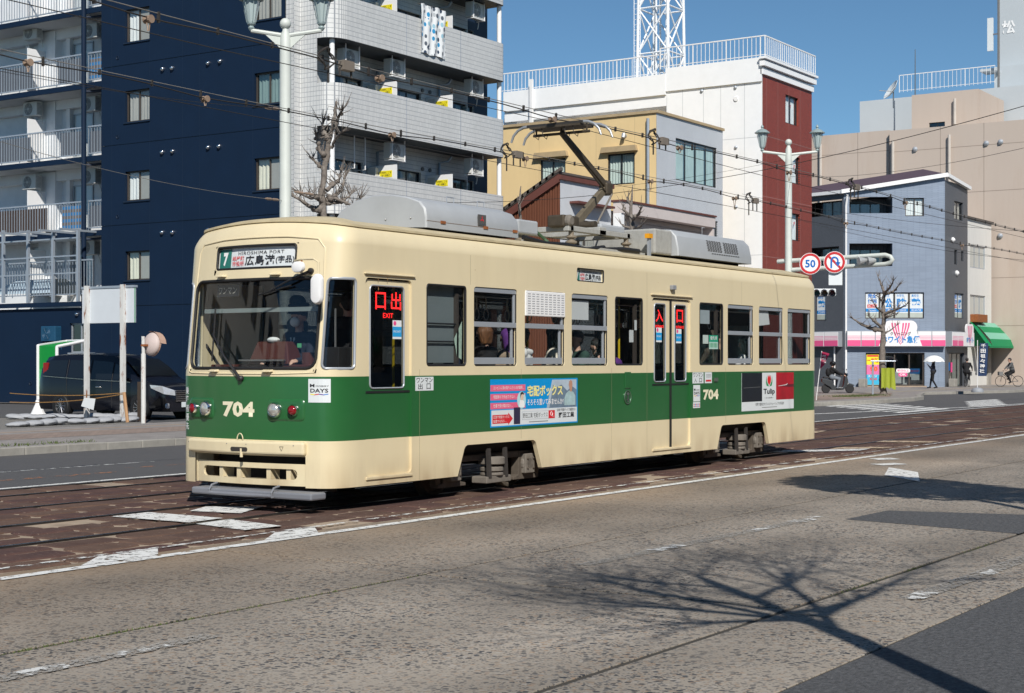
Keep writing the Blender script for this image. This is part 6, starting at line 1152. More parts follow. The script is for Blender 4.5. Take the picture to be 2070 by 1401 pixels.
# ---------------------------------------------------------------- blue tiled corner building with cleaning shop
tb_ = TILE('tile_blue', (.225, .275, .355), (.185, .228, .30), .22, .06, .010, .5, .08, .4, 'xy+', .2, .06); td_ = TILE('tile_shaded', (.105, .112, .13), (.055, .06, .07), .10, .06, .010, 0, .10, .4, 'xy+', .2, .06)  # darker tile for the side faces; their shade is worked into the colour
cb_ = thing('corner_building', 'blue tiled corner building with dark pitched roof and pink cleaning shop sign', 'building', (91, 33, .14)); Bp = Vector((89.4, 35.4, 0)); Cp = Vector((92.7, 30.3, 0)); U = (Cp - Bp).normalized(); N = Vector((U.y, -U.x, 0)); N = N if N.x < 0 else -N
FB = Fr(Bp, U, N); FL = Fr(Bp, (-.274, -.96, 0), (-.96, .274, 0)); FRt = Fr(Cp, (1, 0, 0), (0, -1, 0)); LB = (Cp - Bp).length
zB, zC = FB.uz(1707, 388)[1], FB.uz(1909, 354)[1]; g0 = .14
bops = [FB.rect(1717, 398, 1804, 431), FB.rect(1717, 492, 1804, 538), FB.rect(1830, 400, 1868, 437), FB.rect(1749, 591, 1868, 644), FB.rect(1750, 713, 1869, 780)]
m_ = MB(); m_.wall(FB, 0, LB, g0, zB - .05, bops, .25); m_.fpoly(FB, [(0, zB - .05), (LB, zB - .05), (LB, zC), (0, zB)]); m_.build('wall', tb_, cb_)
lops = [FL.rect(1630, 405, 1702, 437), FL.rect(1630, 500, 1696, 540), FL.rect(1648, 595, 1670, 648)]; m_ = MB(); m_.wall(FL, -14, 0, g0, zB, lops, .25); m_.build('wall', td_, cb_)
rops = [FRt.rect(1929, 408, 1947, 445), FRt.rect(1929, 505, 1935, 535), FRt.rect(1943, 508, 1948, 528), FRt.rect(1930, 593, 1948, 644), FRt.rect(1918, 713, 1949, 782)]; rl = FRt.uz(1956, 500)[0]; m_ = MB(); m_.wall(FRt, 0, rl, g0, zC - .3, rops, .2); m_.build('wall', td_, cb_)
bk = Bp + Vector((.274, .96, 0)) * 14; rk = Cp + Vector((rl, 14, 0))
ridge = Vector((98, 37, zC + 1.6)); eL = bk + Vector((0, 0, zB + .05)); eB = Bp + N * .25 + Vector((0, 0, zB + .05)); eC = Cp + N * .25 + Vector((0, 0, zC + .05)); ridge2 = onD(1866, 342, 98)
rf = MB(); rf.face([eL, eB, eC, ridge2]); rf.face([eL, ridge2, ridge2 + Vector((6, 8, 0))]); rf.face([eC, Cp + Vector((rl, -.2, zC - .25)), ridge2]); rfo = rf.build('roof', M('roof_plum', (.085, .055, .075), .7, var=.12, scale=3), cb_)
MB().prism(FB, [(-.2, zB - .12), (LB + .1, zC - .12), (LB + .1, zC + .12), (-.2, zB + .12)], .02, .28).build('gutter', MT['white_clean'], cb_); MB().prism(FL, [(-14, zB - .1), (0, zB - .1), (0, zB + .1), (-14, zB + .1)], .02, .25).build('gutter', MT['white_clean'], cb_); MB().prism(FRt, [(0, zC - .12), (rl, zC - .5), (rl, zC - .3), (0, zC + .1)], .02, .25).build('gutter', MT['white_clean'], cb_)
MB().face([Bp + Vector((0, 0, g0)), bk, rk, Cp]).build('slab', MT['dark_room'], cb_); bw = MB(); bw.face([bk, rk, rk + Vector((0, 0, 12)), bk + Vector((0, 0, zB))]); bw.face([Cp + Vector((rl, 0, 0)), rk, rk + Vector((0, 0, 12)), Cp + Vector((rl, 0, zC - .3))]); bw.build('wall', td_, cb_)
for q in bops[:2]:
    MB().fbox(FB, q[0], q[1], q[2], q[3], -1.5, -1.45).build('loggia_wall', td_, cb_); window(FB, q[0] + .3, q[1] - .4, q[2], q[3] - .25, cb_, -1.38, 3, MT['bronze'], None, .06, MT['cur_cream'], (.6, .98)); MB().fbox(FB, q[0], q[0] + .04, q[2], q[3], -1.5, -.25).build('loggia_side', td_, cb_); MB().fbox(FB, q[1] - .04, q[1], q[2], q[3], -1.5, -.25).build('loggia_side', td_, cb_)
for q in lops[:2]: window(FL, q[0], q[1], q[2], q[3], cb_, -.8, 2, MT['bronze'], None, .06, MT['cur_grey'], (.3, .7))
window(FB, *bops[2], cb_, -.1, 2, MT['bronze'], None, .06, MT['cur_white'], (.05, .95)); window(FRt, *rops[0], cb_, -.1, 2, MT['alu_dark'], None, .06, MT['cur_grey'], (.1, .9))
for q in rops[1:3]: window(FRt, *q, cb_, -.08, 1, MT['alu_dark'], None, .05)
def poster_window(fr, q, cols):
    w = window(fr, *q, cb_, -.12, len(cols), MT['bronze'], MT['shop_glass'], .07); a, b, c, d = q; k = len(cols); H_ = d - c
    for i, (t1, t2, c2) in enumerate(cols):
        u0, u1 = a + (b - a) * i / k + .06, a + (b - a) * (i + 1) / k - .06; v = lambda f: u0 + (u1 - u0) * f
        MB().fquad(fr, u0, u1, c + H_ * .22, d - .06, -.11).build('poster', MT['sign_white'], w); MB().fquad(fr, u0, u1, c + H_ * .26, c + H_ * .385, -.107).build('poster_band', M('band_blue', (0, .22, .60), .5, var=0), w); MB().fquad(fr, u0, u1, c + .06, c + H_ * .22, -.11).build('frosted', M('frost', (.42, .46, .42), .7), w)
        if i == 0 and k > 1:
            text('完全', fr, v(.15), v(.85), c + H_ * .78, c + H_ * .95, MT['ink_blue'], w, -.1, .03); text('個別', fr, v(.15), v(.85), c + H_ * .58, c + H_ * .75, MT['ink_blue'], w, -.1, .03); MB().fquad(fr, v(.12), v(.88), c + H_ * .42, c + H_ * .54, -.105).build('poster_tag', MT['ink_red'], w); text('通い放題', fr, v(.16), v(.84), c + H_ * .44, c + H_ * .52, MT['ink_white'], w, -.1); text('Showin', fr, v(.2), v(.8), c + H_ * .285, c + H_ * .36, MT['ink_white'], w, -.1)
        else:
            text(t1, fr, v(.12), v(.7), c + H_ * .82, c + H_ * .93, M('ink_sky', (.0, .22, .60), .5, var=0), w, -.1); text(t2, fr, v(.12), v(.9), c + H_ * .42, c + H_ * .78, MT['ink_sky'], w, -.1, .035); text(c2, fr, v(.12), v(.88), c + H_ * .285, c + H_ * .36, MT['ink_white'], w, -.1)
    return w
poster_window(FB, bops[3], [('', '', ''), ('小学生', '松', '広島'), ('中学生', '陰', '千田校'), ('高校生', '塾', '082-569-7300')]); poster_window(FL, lops[2], [('高校生', '塾', '7300')]); poster_window(FRt, rops[3], [('完全', '個別', 'Showin'), ('小中高', '松陰塾', '千田校')])
# shop front
q = bops[4]; w = window(FB, *q, cb_, -.15, 4, MT['bronze'], MT['shop_glass'], .08); a, b, c, d = q; L4 = (b - a) / 4
MB().fbox(FB, a - .1, b + .1, c - .45, c, -.2, .12).build('door_sill', M('sill_tan', (.35, .27, .20), .8), cb_); MB().fquad(FB, a, b, c, c, -.2)
MB().fbox(FB, a + .2, b - .2, c, d, -3.6, -3.5).build('shop_back_wall', M('shop_in', (.16, .16, .15), .8), cb_); MB().fbox(FB, a + L4 * 1.1, b, c, c + .85, -1.6, -1.2).build('shop_counter', MT['white_paint'], cb_)
pw_ = MB().fquad(FB, a + .08, a + L4 - .05, c + .05, d - .1, -.14).build('price_poster', MT['ink_yellow'], w); hh = d - c
for z0, z1, col in ((.34, .64, M('poster_pink', (.70, .16, .36), .5, var=.06, scale=9)), (.03, .34, M('poster_cyan', (.04, .42, .66), .5, var=.1, scale=9))): MB().fquad(FB, a + .08, a + L4 - .05, c + hh * z0, c + hh * z1, -.137).build('poster_field', col, pw_)
org = M('ink_orange', (.80, .12, .01), .5, var=0)
text('一半額', FB, a + .12, a + L4 - .1, c + hh * .70, c + hh * .84, MT['ink_red'], pw_, -.13, .03); text('90', FB, a + L4 * .32, a + L4 * .85, c + hh * .44, c + hh * .58, org, pw_, -.13, .05); text('540', FB, a + L4 * .3, a + L4 * .8, c + hh * .17, c + hh * .24, MT['ink_red'], pw_, -.13, .03); text('ワイシャツ', FB, a + .2, a + L4 * .8, c + hh * .59, c + hh * .63, MT['ink_white'], pw_, -.13); text('スーツ', FB, a + .15, a + L4 * .8, c + hh * .26, c + hh * .32, MT['ink_white'], pw_, -.13, .02); MB().fquad(FB, a + .12, a + L4 - .1, c + hh * .88, c + hh * .93, -.13).build('poster_line', MT['ink_red'], pw_)
for i, (u, z, tx_, m1, m2) in enumerate(((1.05, .40, '即OK', 'ink_white', 'ink_pink'), (2.1, .40, '即日仕上', 'ink_white', 'ink_pink'), (2.25, .28, 'OK', 'ink_pink', 'ink_white'), (1.05, .28, 'D.', 'ink_white', 'ink_pink'))):
    u0, z0 = a + L4 * u, c + hh * z; ww = .85 if i == 1 else .55; s_ = MB().fpoly(FB, rr(u0, u0 + ww, z0, z0 + .24, .11), -.13).build('window_sticker', MT[m1], w); text(tx_, FB, u0 + .08, u0 + ww - .08, z0 + .05, z0 + .19, MT[m2], s_, -.127, .02)
bs = MB().fbox(FB, a + L4 * 3.1, a + L4 * 3.85, c + hh * .36, c + hh * .52, -.6, -.55).build('counter_sign', M('sign_blue2', (.02, .20, .55), .5, var=.08), cb_); text('受付中', FB, a + L4 * 3.2, a + L4 * 3.75, c + hh * .41, c + hh * .48, MT['ink_red'], bs, -.54)
MB().fbox(FB, a + L4 * 3.25, a + L4 * 3.8, c + hh * .17, c + hh * .34, -.6, -.55).build('counter_card', MT['sign_white'], cb_)
# illuminated fascia: separate sign panels
M('sgn_white', (.80, .78, .79), .4, var=.02); M('sgn_pink', (.74, .10, .26), .4, var=.02); M('sgn_rose', (.78, .33, .45), .4, var=.02)
def fascia(fr, u0, u1, z0, z1, k, skip=()):
    p_ = MB().fbox(fr, u0, u1, z0, z1, .02, .40).build('shop_sign', MT['alu'], cb_)
    for i in range(k):
        a, b = u0 + (u1 - u0) * i / k + .03, u0 + (u1 - u0) * (i + 1) / k - .03; h = z1 - z0
        s_ = MB().fbox(fr, a, b, z0 + .04, z1 - .04, .40, .425).build('sign_panel', MT['sgn_white'], p_); 
        if i in skip: continue
        MB().fquad(fr, a, b, z0 + .04, z0 + h * .42, .428).build('pink_field', MT['sgn_pink'], p_)
        for t in (.47, .56, .65): MB().fquad(fr, a, b, z0 + h * t, z0 + h * (t + .045), .428).build('pink_stripe', MT['sgn_rose'], p_)
    return p_
def heart(fr, uc_, z0, z1, w, par, n):
    h = z1 - z0
    for sg in (-1, 1):
        for j in range(3):
            P_ = []; Q_ = []
            for i in range(9):
                t = i / 8; uo = sg * w * (.95 - .27 * j) * math.sin(math.pi * (.12 + .88 * (1 - t)) ** 1.0) * (.55 + .45 * (1 - t)); z = z1 - h * (1 - (1 - t)) ; P_.append((uc_ + sg * w * (.9 - .28 * j) * (1 - t ** 1.6), z1 - h * (.02 + t * (.98 - .12 * j)) - (0 if j else 0))); Q_.append((uc_ + sg * w * (.74 - .28 * j) * (1 - t ** 1.6), z1 - h * (.02 + t * (.94 - .12 * j))))
            m_ = MB()
            for i in range(8): m_.fpoly(fr, [P_[i], P_[i + 1], Q_[i + 1], Q_[i]], n)
            m_.build('heart_stripe', MT['sgn_pink'], par)
z0, z1 = FB.uz(1800, 701)[1], FB.uz(1800, 669)[1]; fs_ = fascia(FB, .1, LB - .05, z0, z1, 7, (3,))
uc_ = FB.uz(1817, 680)[0]; cr_ = MB(); cr_.prism(FB, rr(uc_ - 1.0, uc_ + 1.0, z1 - .2, z1 + .62, .38), .35, .44); cr_.build('sign_crest', MT['sgn_white'], fs_); heart(FB, uc_, z0 + .12, z1 + .5, .62, fs_, .447)
MB().fpoly(FB, [(uc_ - 1.3, z0 + .04), (uc_ + 1.3, z0 + .04), (uc_ + .95, z1), (uc_ - .95, z1)], .435).build('sign_centre', MT['sgn_white'], fs_)
text('クリーニング', FB, uc_ - .62, uc_ + .62, z1 - .28, z1 - .06, MT['ink'], fs_, .455, .02); text('ホワイト急便', FB, uc_ - 1.15, uc_ + 1.15, z0 + .22, z0 + .66, M('ink_azure', (.03, .25, .60), .5, var=0), fs_, .455, .03)
z0, z1 = FRt.uz(1935, 701)[1], FRt.uz(1935, 671)[1]; fr_ = fascia(FRt, .1, rl, z0, z1, 4, (2, 3)); heart(FRt, 3.5, z0 + .1, z1 + .4, .5, fr_, .435); cr_ = MB(); cr_.prism(FRt, rr(2.75, 4.25, z1 - .2, z1 + .5, .3), .35, .43); cr_.build('sign_crest', MT['sgn_white'], fr_); text('ホワイト', FRt, 2.8, 4.2, z0 + .25, z0 + .6, MT['ink_azure'], fr_, .44, .03)
z0, z1 = FL.uz(1690, 701)[1], FL.uz(1690, 670)[1]; fl_ = fascia(FL, -5.5, -.1, z0, z1, 5, (0, 1)); cr_ = MB(); cr_.prism(FL, rr(-5.4, -3.4, z1 - .2, z1 + .6, .35), .35, .43); cr_.build('sign_crest', MT['sgn_white'], fl_); heart(FL, -4.4, z0 + .1, z1 + .4, .55, fl_, .435); text('急便', FL, -4.3, -3.5, z0 + .25, z0 + .65, MT['ink_azure'], fl_, .44, .03)
q = rops[4]; w = window(FRt, *q, cb_, -.12, 3, MT['alu_dark'], MT['shop_glass'], .07, MT['cur_teal'], (.4, .9), 'shop_door'); MB().fquad(FRt, q[0] + .1, q[0] + .5, q[2] + 1.0, q[2] + 1.5, -.1).build('door_sticker', MT['ink_blue'], w); MB().fquad(FRt, q[0] + .65, q[0] + 1.0, q[2] + .9, q[2] + 1.5, -.1).build('door_sticker', MT['ink_pink'], w)
MB().fbox(FL, -9, -.6, g0, g0 + 2.3, -.3, .02).build('dark_entrance', MT['dark_room'], cb_) if False else None
u = FL.uz(1703, 500)[0]; MB().tube([FB.p(.15, zB - .2, .3), FB.p(.1, zB - .9, .12), FB.p(.1, g0, .12)], .07, 8).build('downpipe', MT['white_clean'], cb_, smooth=60); u = FL.uz(1689, 740)[0]; MB().cyl(FL.p(u, g0, .1), FL.p(u, z0, .1), .05, seg=8).build('downpipe', MT['white_clean'], cb_)
for px, py in ((1925, 485), (1933, 552)): u_, z_ = FRt.uz(px, py); MB().lathe(FRt.p(u_, z_), FRt.N, [(.16, 0), (.16, .08), (.05, .18)], 12).build('vent_cap', MT['white_clean'], cb_)
for px in (1742, 1922): p = onZ(px, 783, g0) if px < 1800 else FRt.p(.3, g0, .4); p = FB.p(FB.uz(px, 775)[0], g0, .35) if px < 1800 else p; MB().box(p.x - .25, p.x + .25, p.y - .2, p.y + .2, g0, g0 + .5).build('concrete_block', MT['kerb_stone'], cb_, bevel=.03)
# ---------------------------------------------------------------- narrow white building and green awning
nw = thing('narrow_white_building', 'narrow white walled building with shuttered shop under green awning', 'building', (97.1, 30.6, .14)); NF = FY(30.6); x0, x1 = 97.05, NF.uz(2004, 550)[0]; zt = NF.uz(1980, 447)[1]; nops = [NF.rect(1961, 497, 1992, 543), NF.rect(1961, 597, 1992, 641)]
m_ = MB(); m_.wall(NF, x0, x1, 2.7, zt, nops, .15); m_.build('wall', M('wall_offwhite', (.66, .65, .62), .8, var=.05, dirt=.2, dcol=(.5, .47, .42), stretch=(1, 1, .3)), nw); MB().box(x0, x1, 30.7, 42, .14, zt - .02).build('wall', MT['wall_offwhite'], nw); MB().box(x0 - .1, x1 + .1, 30.45, 30.8, zt, zt + .12).build('roof_edge', MT['bronze'], nw)
for q in nops: window(NF, *q, nw, -.05, 3, MT['alu'], None, .07, MT['cur_grey'], (.33, .66))
sh_ = MB(); sh_.fbox(NF, x0, x1, .14, 2.7, -.5, -.4); sho = sh_.build('shutter', M('shutter', (.25, .24, .22), .7, var=.1), nw)
for i in range(16): MB().fbox(NF, x0 + .2, x1 - .8, .3 + i * .15, .42 + i * .15, -.4, -.36).build('shutter_slat', MT['shutter'], sho)
MB().fbox(NF, x1 - .7, x1, .14, 2.7, -.4, 0).build('pier', M('old_concrete', (.33, .31, .28), .9, var=.2, dirt=.5, dcol=(.16, .14, .12), dscale=1.5), nw)
q = NF.rect(1961, 636, 1981, 652); MB().fbox(NF, *q, .0, .5).build('rusty_box', MT['rust'], nw, bevel=.02)
aw = thing('awning', 'green and mint striped fabric awning over the corner shutter', 'awning', (97.5, 30.5, 2.7)); za, zb = NF.uz(1985, 652)[1], NF.uz(1985, 700)[1]; ax0, ax1 = NF.uz(1960, 680)[0], NF.uz(2027, 680)[0]
M('aw_green', (.0, .22, .075), .7, var=.05); M('aw_mint', (.19, .45, .33), .7, var=.05); k = 4
for i in range(k):
    f0, f1 = i / k, (i + 1) / k; P_ = lambda f, x: (x, 30.55 - 1.25 * min(1, f * 1.15), za + (zb + .0 - za) * (f ** 1.2))
    MB().face([P_(f0, ax0 + .5), P_(f0, ax1), P_(f1, ax1), P_(f1, ax0 + .5)]).build('awning_stripe', MT['aw_mint' if i % 2 == 0 else 'aw_green'], aw)
MB().face([(ax0 + .5, 30.55, za), (ax0 + .5, 29.3, zb), (ax0 + .5, 30.55, zb)]).build('awning_cheek', MT['aw_green'], aw); MB().face([(ax0 - .1, 30.55, za), (ax0 + .5, 30.5, za), (ax0 + .5, 29.3, zb), (ax0 - .1, 29.4, zb)]).build('awning_cheek', MT['aw_green'], aw); MB().box(ax0, ax1, 29.28, 29.33, zb - .12, zb).build('awning_valance', MT['aw_green'], aw)
MB().tube([(ax1 - .3, 29.35, zb), (ax1 - .3, 29.6, .14)], .04, 8).build('awning_post', MT['alu'], aw)
# ---------------------------------------------------------------- large beige block behind
M('beige', (.50, .42, .36), .85, var=.06, scale=.25, dirt=.5, dcol=(.36, .26, .19), dscale=.5, stretch=(1, 1, .16)); M('pale_grey', (.46, .50, .53), .8, var=.05, scale=.3)
be = thing('beige_block', 'large beige concrete block rising behind the corner building', 'building', (104, 36, .14)); EX = FX(104); EX2 = FX(112); e = lambda px, py, f=EX: f.uz(px, py)
def mass(fr, X0, X1, px0, px1, pyt, name, mat, ops=()):
    a, b = fr.uz(px0, 300)[0], fr.uz(px1, 300)[0]; zt = fr.uz((px0 + px1) / 2, pyt)[1]; m_ = MB(); m_.wall(fr, a, b, .14, zt, ops, .2); V = [(X0, -a), (X1, -a), (X1, -b), (X0, -b)]
    for i in range(3): m_.face([(*V[i], .14), (*V[i + 1], .14), (*V[i + 1], zt), (*V[i], zt)])
    m_.face([(*v, zt) for v in V]); return m_.build(name, mat, be), a, b, zt
o1, a1, b1, t1 = mass(EX, 104, 125, 1560, 1797, 273, 'wing', MT['beige']); o2, a2, b2, t2 = mass(FX(103.6), 103.6, 125, 1798, 2140, 250, 'main_block', MT['beige']); q = FX(107).rect(1878, 247, 1910, 258); mass(FX(107), 107, 113, 1843, 1978, 186, 'stair_tower', MT['beige'], [q]); window(FX(107), *q, be, -.1, 2, MT['alu_dark']); mass(FX(112), 112, 126, 1738, 1850, 200, 'upper_block', MT['pale_grey']); mass(FX(113.5), 113.5, 126, 1851, 2160, 178, 'upper_block', MT['pale_grey'])
o7, a7, b7, t7 = mass(FX(116), 116, 126, 2010, 2160, 128, 'roof_house', MT['pale_grey']); mass(FX(117), 117, 122, 2016, 2160, -60, 'sign_tower', MT['pale_grey']); f7 = FX(117); u7, z7 = f7.uz(2025, 70); text('松', f7, u7, u7 + 1.0, z7, z7 + 1.0, MT['ink_white'], be, .03, .03)
wrail(FX(113.5), FX(113.5).uz(1819, 180)[0], FX(113.5).uz(2012, 180)[0], FX(113.5).uz(1915, 178)[1], 1.3, be, .1, .3)
for px, f in ((1807, FX(103.6)), (1921, FX(103.6)), (1661, EX)): u = f.uz(px, 300)[0]; MB().tube([f.p(u, 2, .2), f.p(u, f.uz(px, (285, 273, 292)[(1807, 1921, 1661).index(px)])[1], .2)], .10, 8).build('downpipe', M('pipe_beige', (.52, .47, .42), .7), be)
u = FX(107).uz(1932, 200)[0]; MB().tube([FX(107).p(u, FX(107).uz(1932, 252)[1], .2), FX(107).p(u, FX(107).uz(1932, 200)[1], .2)], .1, 8).build('downpipe', MT['pipe_beige'], be)
for f, px in ((FX(103.6), 1901), (FX(103.6), 1989), (EX, 1734)): u = f.uz(px, 400)[0]; MB().fquad(f, u - .02, u + .02, 1, t1 if f is EX else t2, .004).build('joint', M('joint_beige', (.30, .24, .20), .8, var=0), be)
for py in (300, 392, 565, 660): z = FX(103.6).uz(1900, py)[1]; MB().fquad(FX(103.6), a2, b2, z - .02, z + .02, .004).build('joint', MT['joint_beige'], be)
z = EX.uz(1720, 310)[1]; MB().fquad(EX, a1, b1, z - .02, z + .02, .004).build('joint', MT['joint_beige'], be)
for px, py in ((1850, 302), (1994, 290), (2023, 287), (2022, 477)): u, z = FX(103.6).uz(px, py); MB().lathe(FX(103.6).p(u, z), (-1, 0, 0), [(.18, 0), (.18, .08), (.06, .2)], 12).build('vent_cap', MT['alu'], be)
p = onD(1850, 175, 112); MB().tube([(p.x, p.y, p.z - 1.5), (p.x, p.y, onD(1850, 100, 112).z)], [.06, .03], 6).build('lightning_rod', MT['steel'], be)
dp = onD(1806, 185, 112); ds_ = MB().lathe(dp, (-.5, .6, .5), [(.05, .0), (.45, .08), (.8, .25), (.78, .27), (.43, .10)], 18, caps=False).build('satellite_dish', MT['sign_white'], be); MB().tube([dp, dp + Vector((-.4, .9, .1))], .03, 5).build('feed_arm', MT['steel'], ds_); MB().tube([dp, dp + Vector((0, 0, -1.2))], .05, 6).build('dish_post', MT['steel'], ds_)
an = onD(2002, 70, 114); MB().box(an.x - .1, an.x + .1, an.y - .2, an.y + .2, an.z - 1.2, an.z + 1.2).build('antenna_panel', MT['sign_white'], be); MB().cyl((an.x, an.y - .6, an.z - 4), (an.x, an.y - .6, an.z + 2.5), .09, seg=6).build('antenna_mast', MT['ac_dark'], be); MB().cyl((an.x, an.y - .6, an.z), (an.x, an.y, an.z), .05, seg=6).build('antenna_bracket', MT['steel'], be)
cn = FX(115.5); u0 = cn.uz(1985, 140)[0]; MB().fbox(cn, u0, u0 + 1.2, cn.uz(2000, 146)[1], cn.uz(2000, 141)[1], -1, .5).build('canopy', MT['pale_grey'], be)

# ---------------------------------------------------------------- the rest of the street, outside the picture but mirrored in the tram's glass
def street_block(label, fr, u0, u1, h, dep, mat, nw, nf):
    p = fr.p((u0 + u1) / 2, .1); t = thing('street_building', label, 'building', (p.x, p.y, 0), 'buildings outside the picture'); ops = []; sx_ = (u1 - u0) / nw; sz = (h - 1) / nf
    for i in range(nw):
        for j in range(nf): ops.append((u0 + sx_ * (i + .22), u0 + sx_ * (i + .78), 1.2 + sz * j, 1.2 + sz * j + sz * .55))
    m_ = MB(); m_.wall(fr, u0, u1, 0, h, ops, .2); m_.build('wall', mat, t); m_ = MB()
    c = [fr.p(u0, 0), fr.p(u1, 0), fr.p(u1, 0, -dep), fr.p(u0, 0, -dep)]; Z = Vector((0, 0, h))
    for i in (1, 2, 3): m_.face([c[i], c[(i + 1) % 4], c[(i + 1) % 4] + Z, c[i] + Z])
    m_.face([q + Z for q in c]); m_.build('outer_walls', mat, t)
    for q in ops: window(fr, *q, t, -.12, 2, MT['alu'])
    return t
FO = Fr((0, -15, 0), (-1, 0, 0), (0, 1, 0)); street_block('brown tiled block across the street behind the camera', FO, -26, -1, 14, 12, M('opp_brown', (.30, .22, .17), .8, var=.08), 8, 4); street_block('grey office across the street behind the camera', FO, 1, 30, 11, 12, M('opp_grey', (.36, .36, .36), .8, var=.08), 9, 3); street_block('cream block across the street to the right of the camera', FO, -66, -28, 12, 12, M('opp_cream', (.48, .43, .35), .8, var=.08), 11, 4)
street_block('pale apartment house left of the picture beyond the lot', FY(31.5), -24, 9, 10.5, 10, M('opp_pale', (.60, .57, .52), .8, var=.06), 9, 3)
street_block('tan block across the street far to the right of the camera', FO, -150, -68, 14, 12, M('opp_tan', (.40, .33, .25), .8, var=.08), 16, 4)
# ================================================================ poles, signs, wires
M('pole_mint', (.56, .59, .55), .5, var=.06, scale=3, dirt=.15, dcol=(.35, .36, .30)); M('lamp_glass', (.42, .50, .50), .25, var=.04); M('lantern', (.30, .37, .37), .5, .2, var=.06); M('road_red', (.52, .015, .02), .45, var=.02); M('road_blue', (.0, .12, .45), .45, var=.02)
def lantern(p, par, s=.85):
    x, y, z = p; o = MB().lathe((x, y, z), (0, 0, 1), [(.05 * s, -.12 * s), (.09 * s, -.05 * s), (.06 * s, 0), (.11 * s, .05 * s), (.12 * s, .10 * s)], 10).build('lantern_base', MT['lantern'], par)
    MB().lathe((x, y, z), (0, 0, 1), [(.11 * s, .10 * s), (.24 * s, .72 * s)], 6).build('lantern_glass', MT['lamp_glass'], o)
    for i in range(6): a = i * math.pi / 3 + math.pi / 6 * 0; MB().tube([(x + .12 * s * math.cos(a), y + .12 * s * math.sin(a), z + .10 * s), (x + .25 * s * math.cos(a), y + .25 * s * math.sin(a), z + .72 * s)], .012 * s, 5).build('lantern_rib', MT['lantern'], o)
    MB().lathe((x, y, z), (0, 0, 1), [(.34 * s, .70 * s), (.34 * s, .73 * s), (.20 * s, .84 * s), (.06 * s, .90 * s), (.04 * s, .93 * s), (.07 * s, .97 * s), (.05 * s, 1.03 * s), (.005, 1.10 * s)], 12).build('lantern_cap', MT['lantern'], o)
def lamp_pole(px, d, ytop, label, arms, zarm):
    b = onD(px, 700, d); zt = onD(px, ytop, d).z; t = thing('street_lamp', label, 'street lamp', (b.x, b.y, .14), 'pale green lamp and wire poles')
    MB().lathe((b.x, b.y, .14), (0, 0, 1), [(.17, 0), (.17, .3), (.14, .35), (.13, zt - 1.0), (.115, zt - .55), (.07, zt - .45), (.06, zt - .40)], 18).build('pole', MT['pole_mint'], t, smooth=40); MB().ell((b.x, b.y, zt - .15), .13, 14, 9).build('ball_finial', MT['pole_mint'], t, smooth=60)
    for ax, ay, az in arms:
        e = onD(ax, ay, d); s_ = Vector((b.x, b.y, zarm)); m_ = MB().tube([s_, Vector((e.x, e.y, zarm + .12))], .05, 8).build('lamp_arm', MT['pole_mint'], t); MB().prism(Fr((b.x, b.y, 0), (e.x - b.x, e.y - b.y, 0), (e.y - b.y, -(e.x - b.x), 0)), [(.1, zarm - .3), (.1, zarm), (.45, zarm + .02)], -.02, .02).build('gusset', MT['pole_mint'], t); lantern((e.x, e.y, zarm + .22), t)
    return t
pL = lamp_pole(577, 35.6, 35, 'pale green pole with lanterns in front of the grey tiled block', ((508, 60, 0), (650, 45, 0)), onD(577, 68, 35.6).z - .05); pR = lamp_pole(1594, 59, 280, 'pale green lamp pole carrying the round speed limit sign', ((1541, 312, 0), (1652, 300, 0)), onD(1594, 313, 59).z)
arm = MB(); A0, A1 = onD(1572, 529, 59.3), onD(1797, 516, 57.2); B0, B1 = onD(1598, 546, 59), onD(1795, 534, 57.2); mid = onD(1804, 525, 57.1)
arm.tube([A0, onD(1600, 527, 59), onD(1790, 515.5, 57.3), onD(1800, 519, 57.15), mid, onD(1800, 531, 57.15), onD(1790, 534, 57.3), B0], .085, 10); ao = arm.build('sign_arm', MT['pole_mint'], pR, smooth=60)
for px in (1735, 1780): a, b = onD(px, 517, 57.6), onD(px, 536, 57.6); MB().cyl(a, b, .06, seg=8).build('arm_stay', MT['pole_mint'], pR)
for i, px in enumerate((1752, 1770)): p = onD(px, 526, 57.4); MB().lathe(p, (-.6, .6, -.1), [(.06, 0), (.10, .1), (.16, .3), (.15, .32)], 12).build('arm_floodlight', M('flood', (.45, .46, .46), .4, .3), pR)
nC = Vector((-.86, -.5, 0)).normalized(); uC = Vector((-nC.y, nC.x, 0)); uC = uC if uC.x * SN - uC.y * CS > 0 else -uC
def round_sign(px, py, d, label):
    c = onD(px, py, d); t = thing('road_sign', label, 'road sign', (c.x, c.y, c.z), 'round road signs on the arm'); f = Fr((c.x, c.y, 0), uC, nC); r = .40
    MB().lathe(c, nC, [(r, -.01), (r, .005)], 36).build('sign_disc', MT['ink_white'], t); ring = MB(); 
    for i in range(48):
        a, b = i * 2 * math.pi / 48, (i + 1) * 2 * math.pi / 48; ring.fpoly(f, [(q * math.cos(x), c.z + q * math.sin(x)) for q, x in ((r * .955, a), (r * .955, b), (r * .73, b), (r * .73, a))], .009)
    ring.build('red_ring', MT['road_red'], t); return t, f, c
t, f, c = round_sign(1638, 533, 58.0, 'round speed limit sign reading 50 with red ring'); text('50', f, -.19, .19, c.z - .15, c.z + .15, MT['road_blue'], t, .012, .03)
t, f, c = round_sign(1687, 530, 57.6, 'round no U-turn sign with red ring and slash'); MB().fpoly(f, [(-.26, c.z + .20), (-.20, c.z + .26), (.26, c.z - .20), (.20, c.z - .26)], .010).build('slash', MT['road_red'], t)
ua = MB(); P_ = [(-.12, -.22), (-.12, .06)] + [(.0 - .12 * math.cos(a * math.pi / 8), .06 + .12 * math.sin(a * math.pi / 8)) for a in range(1, 8)] + [(.12, .06), (.12, -.02)]
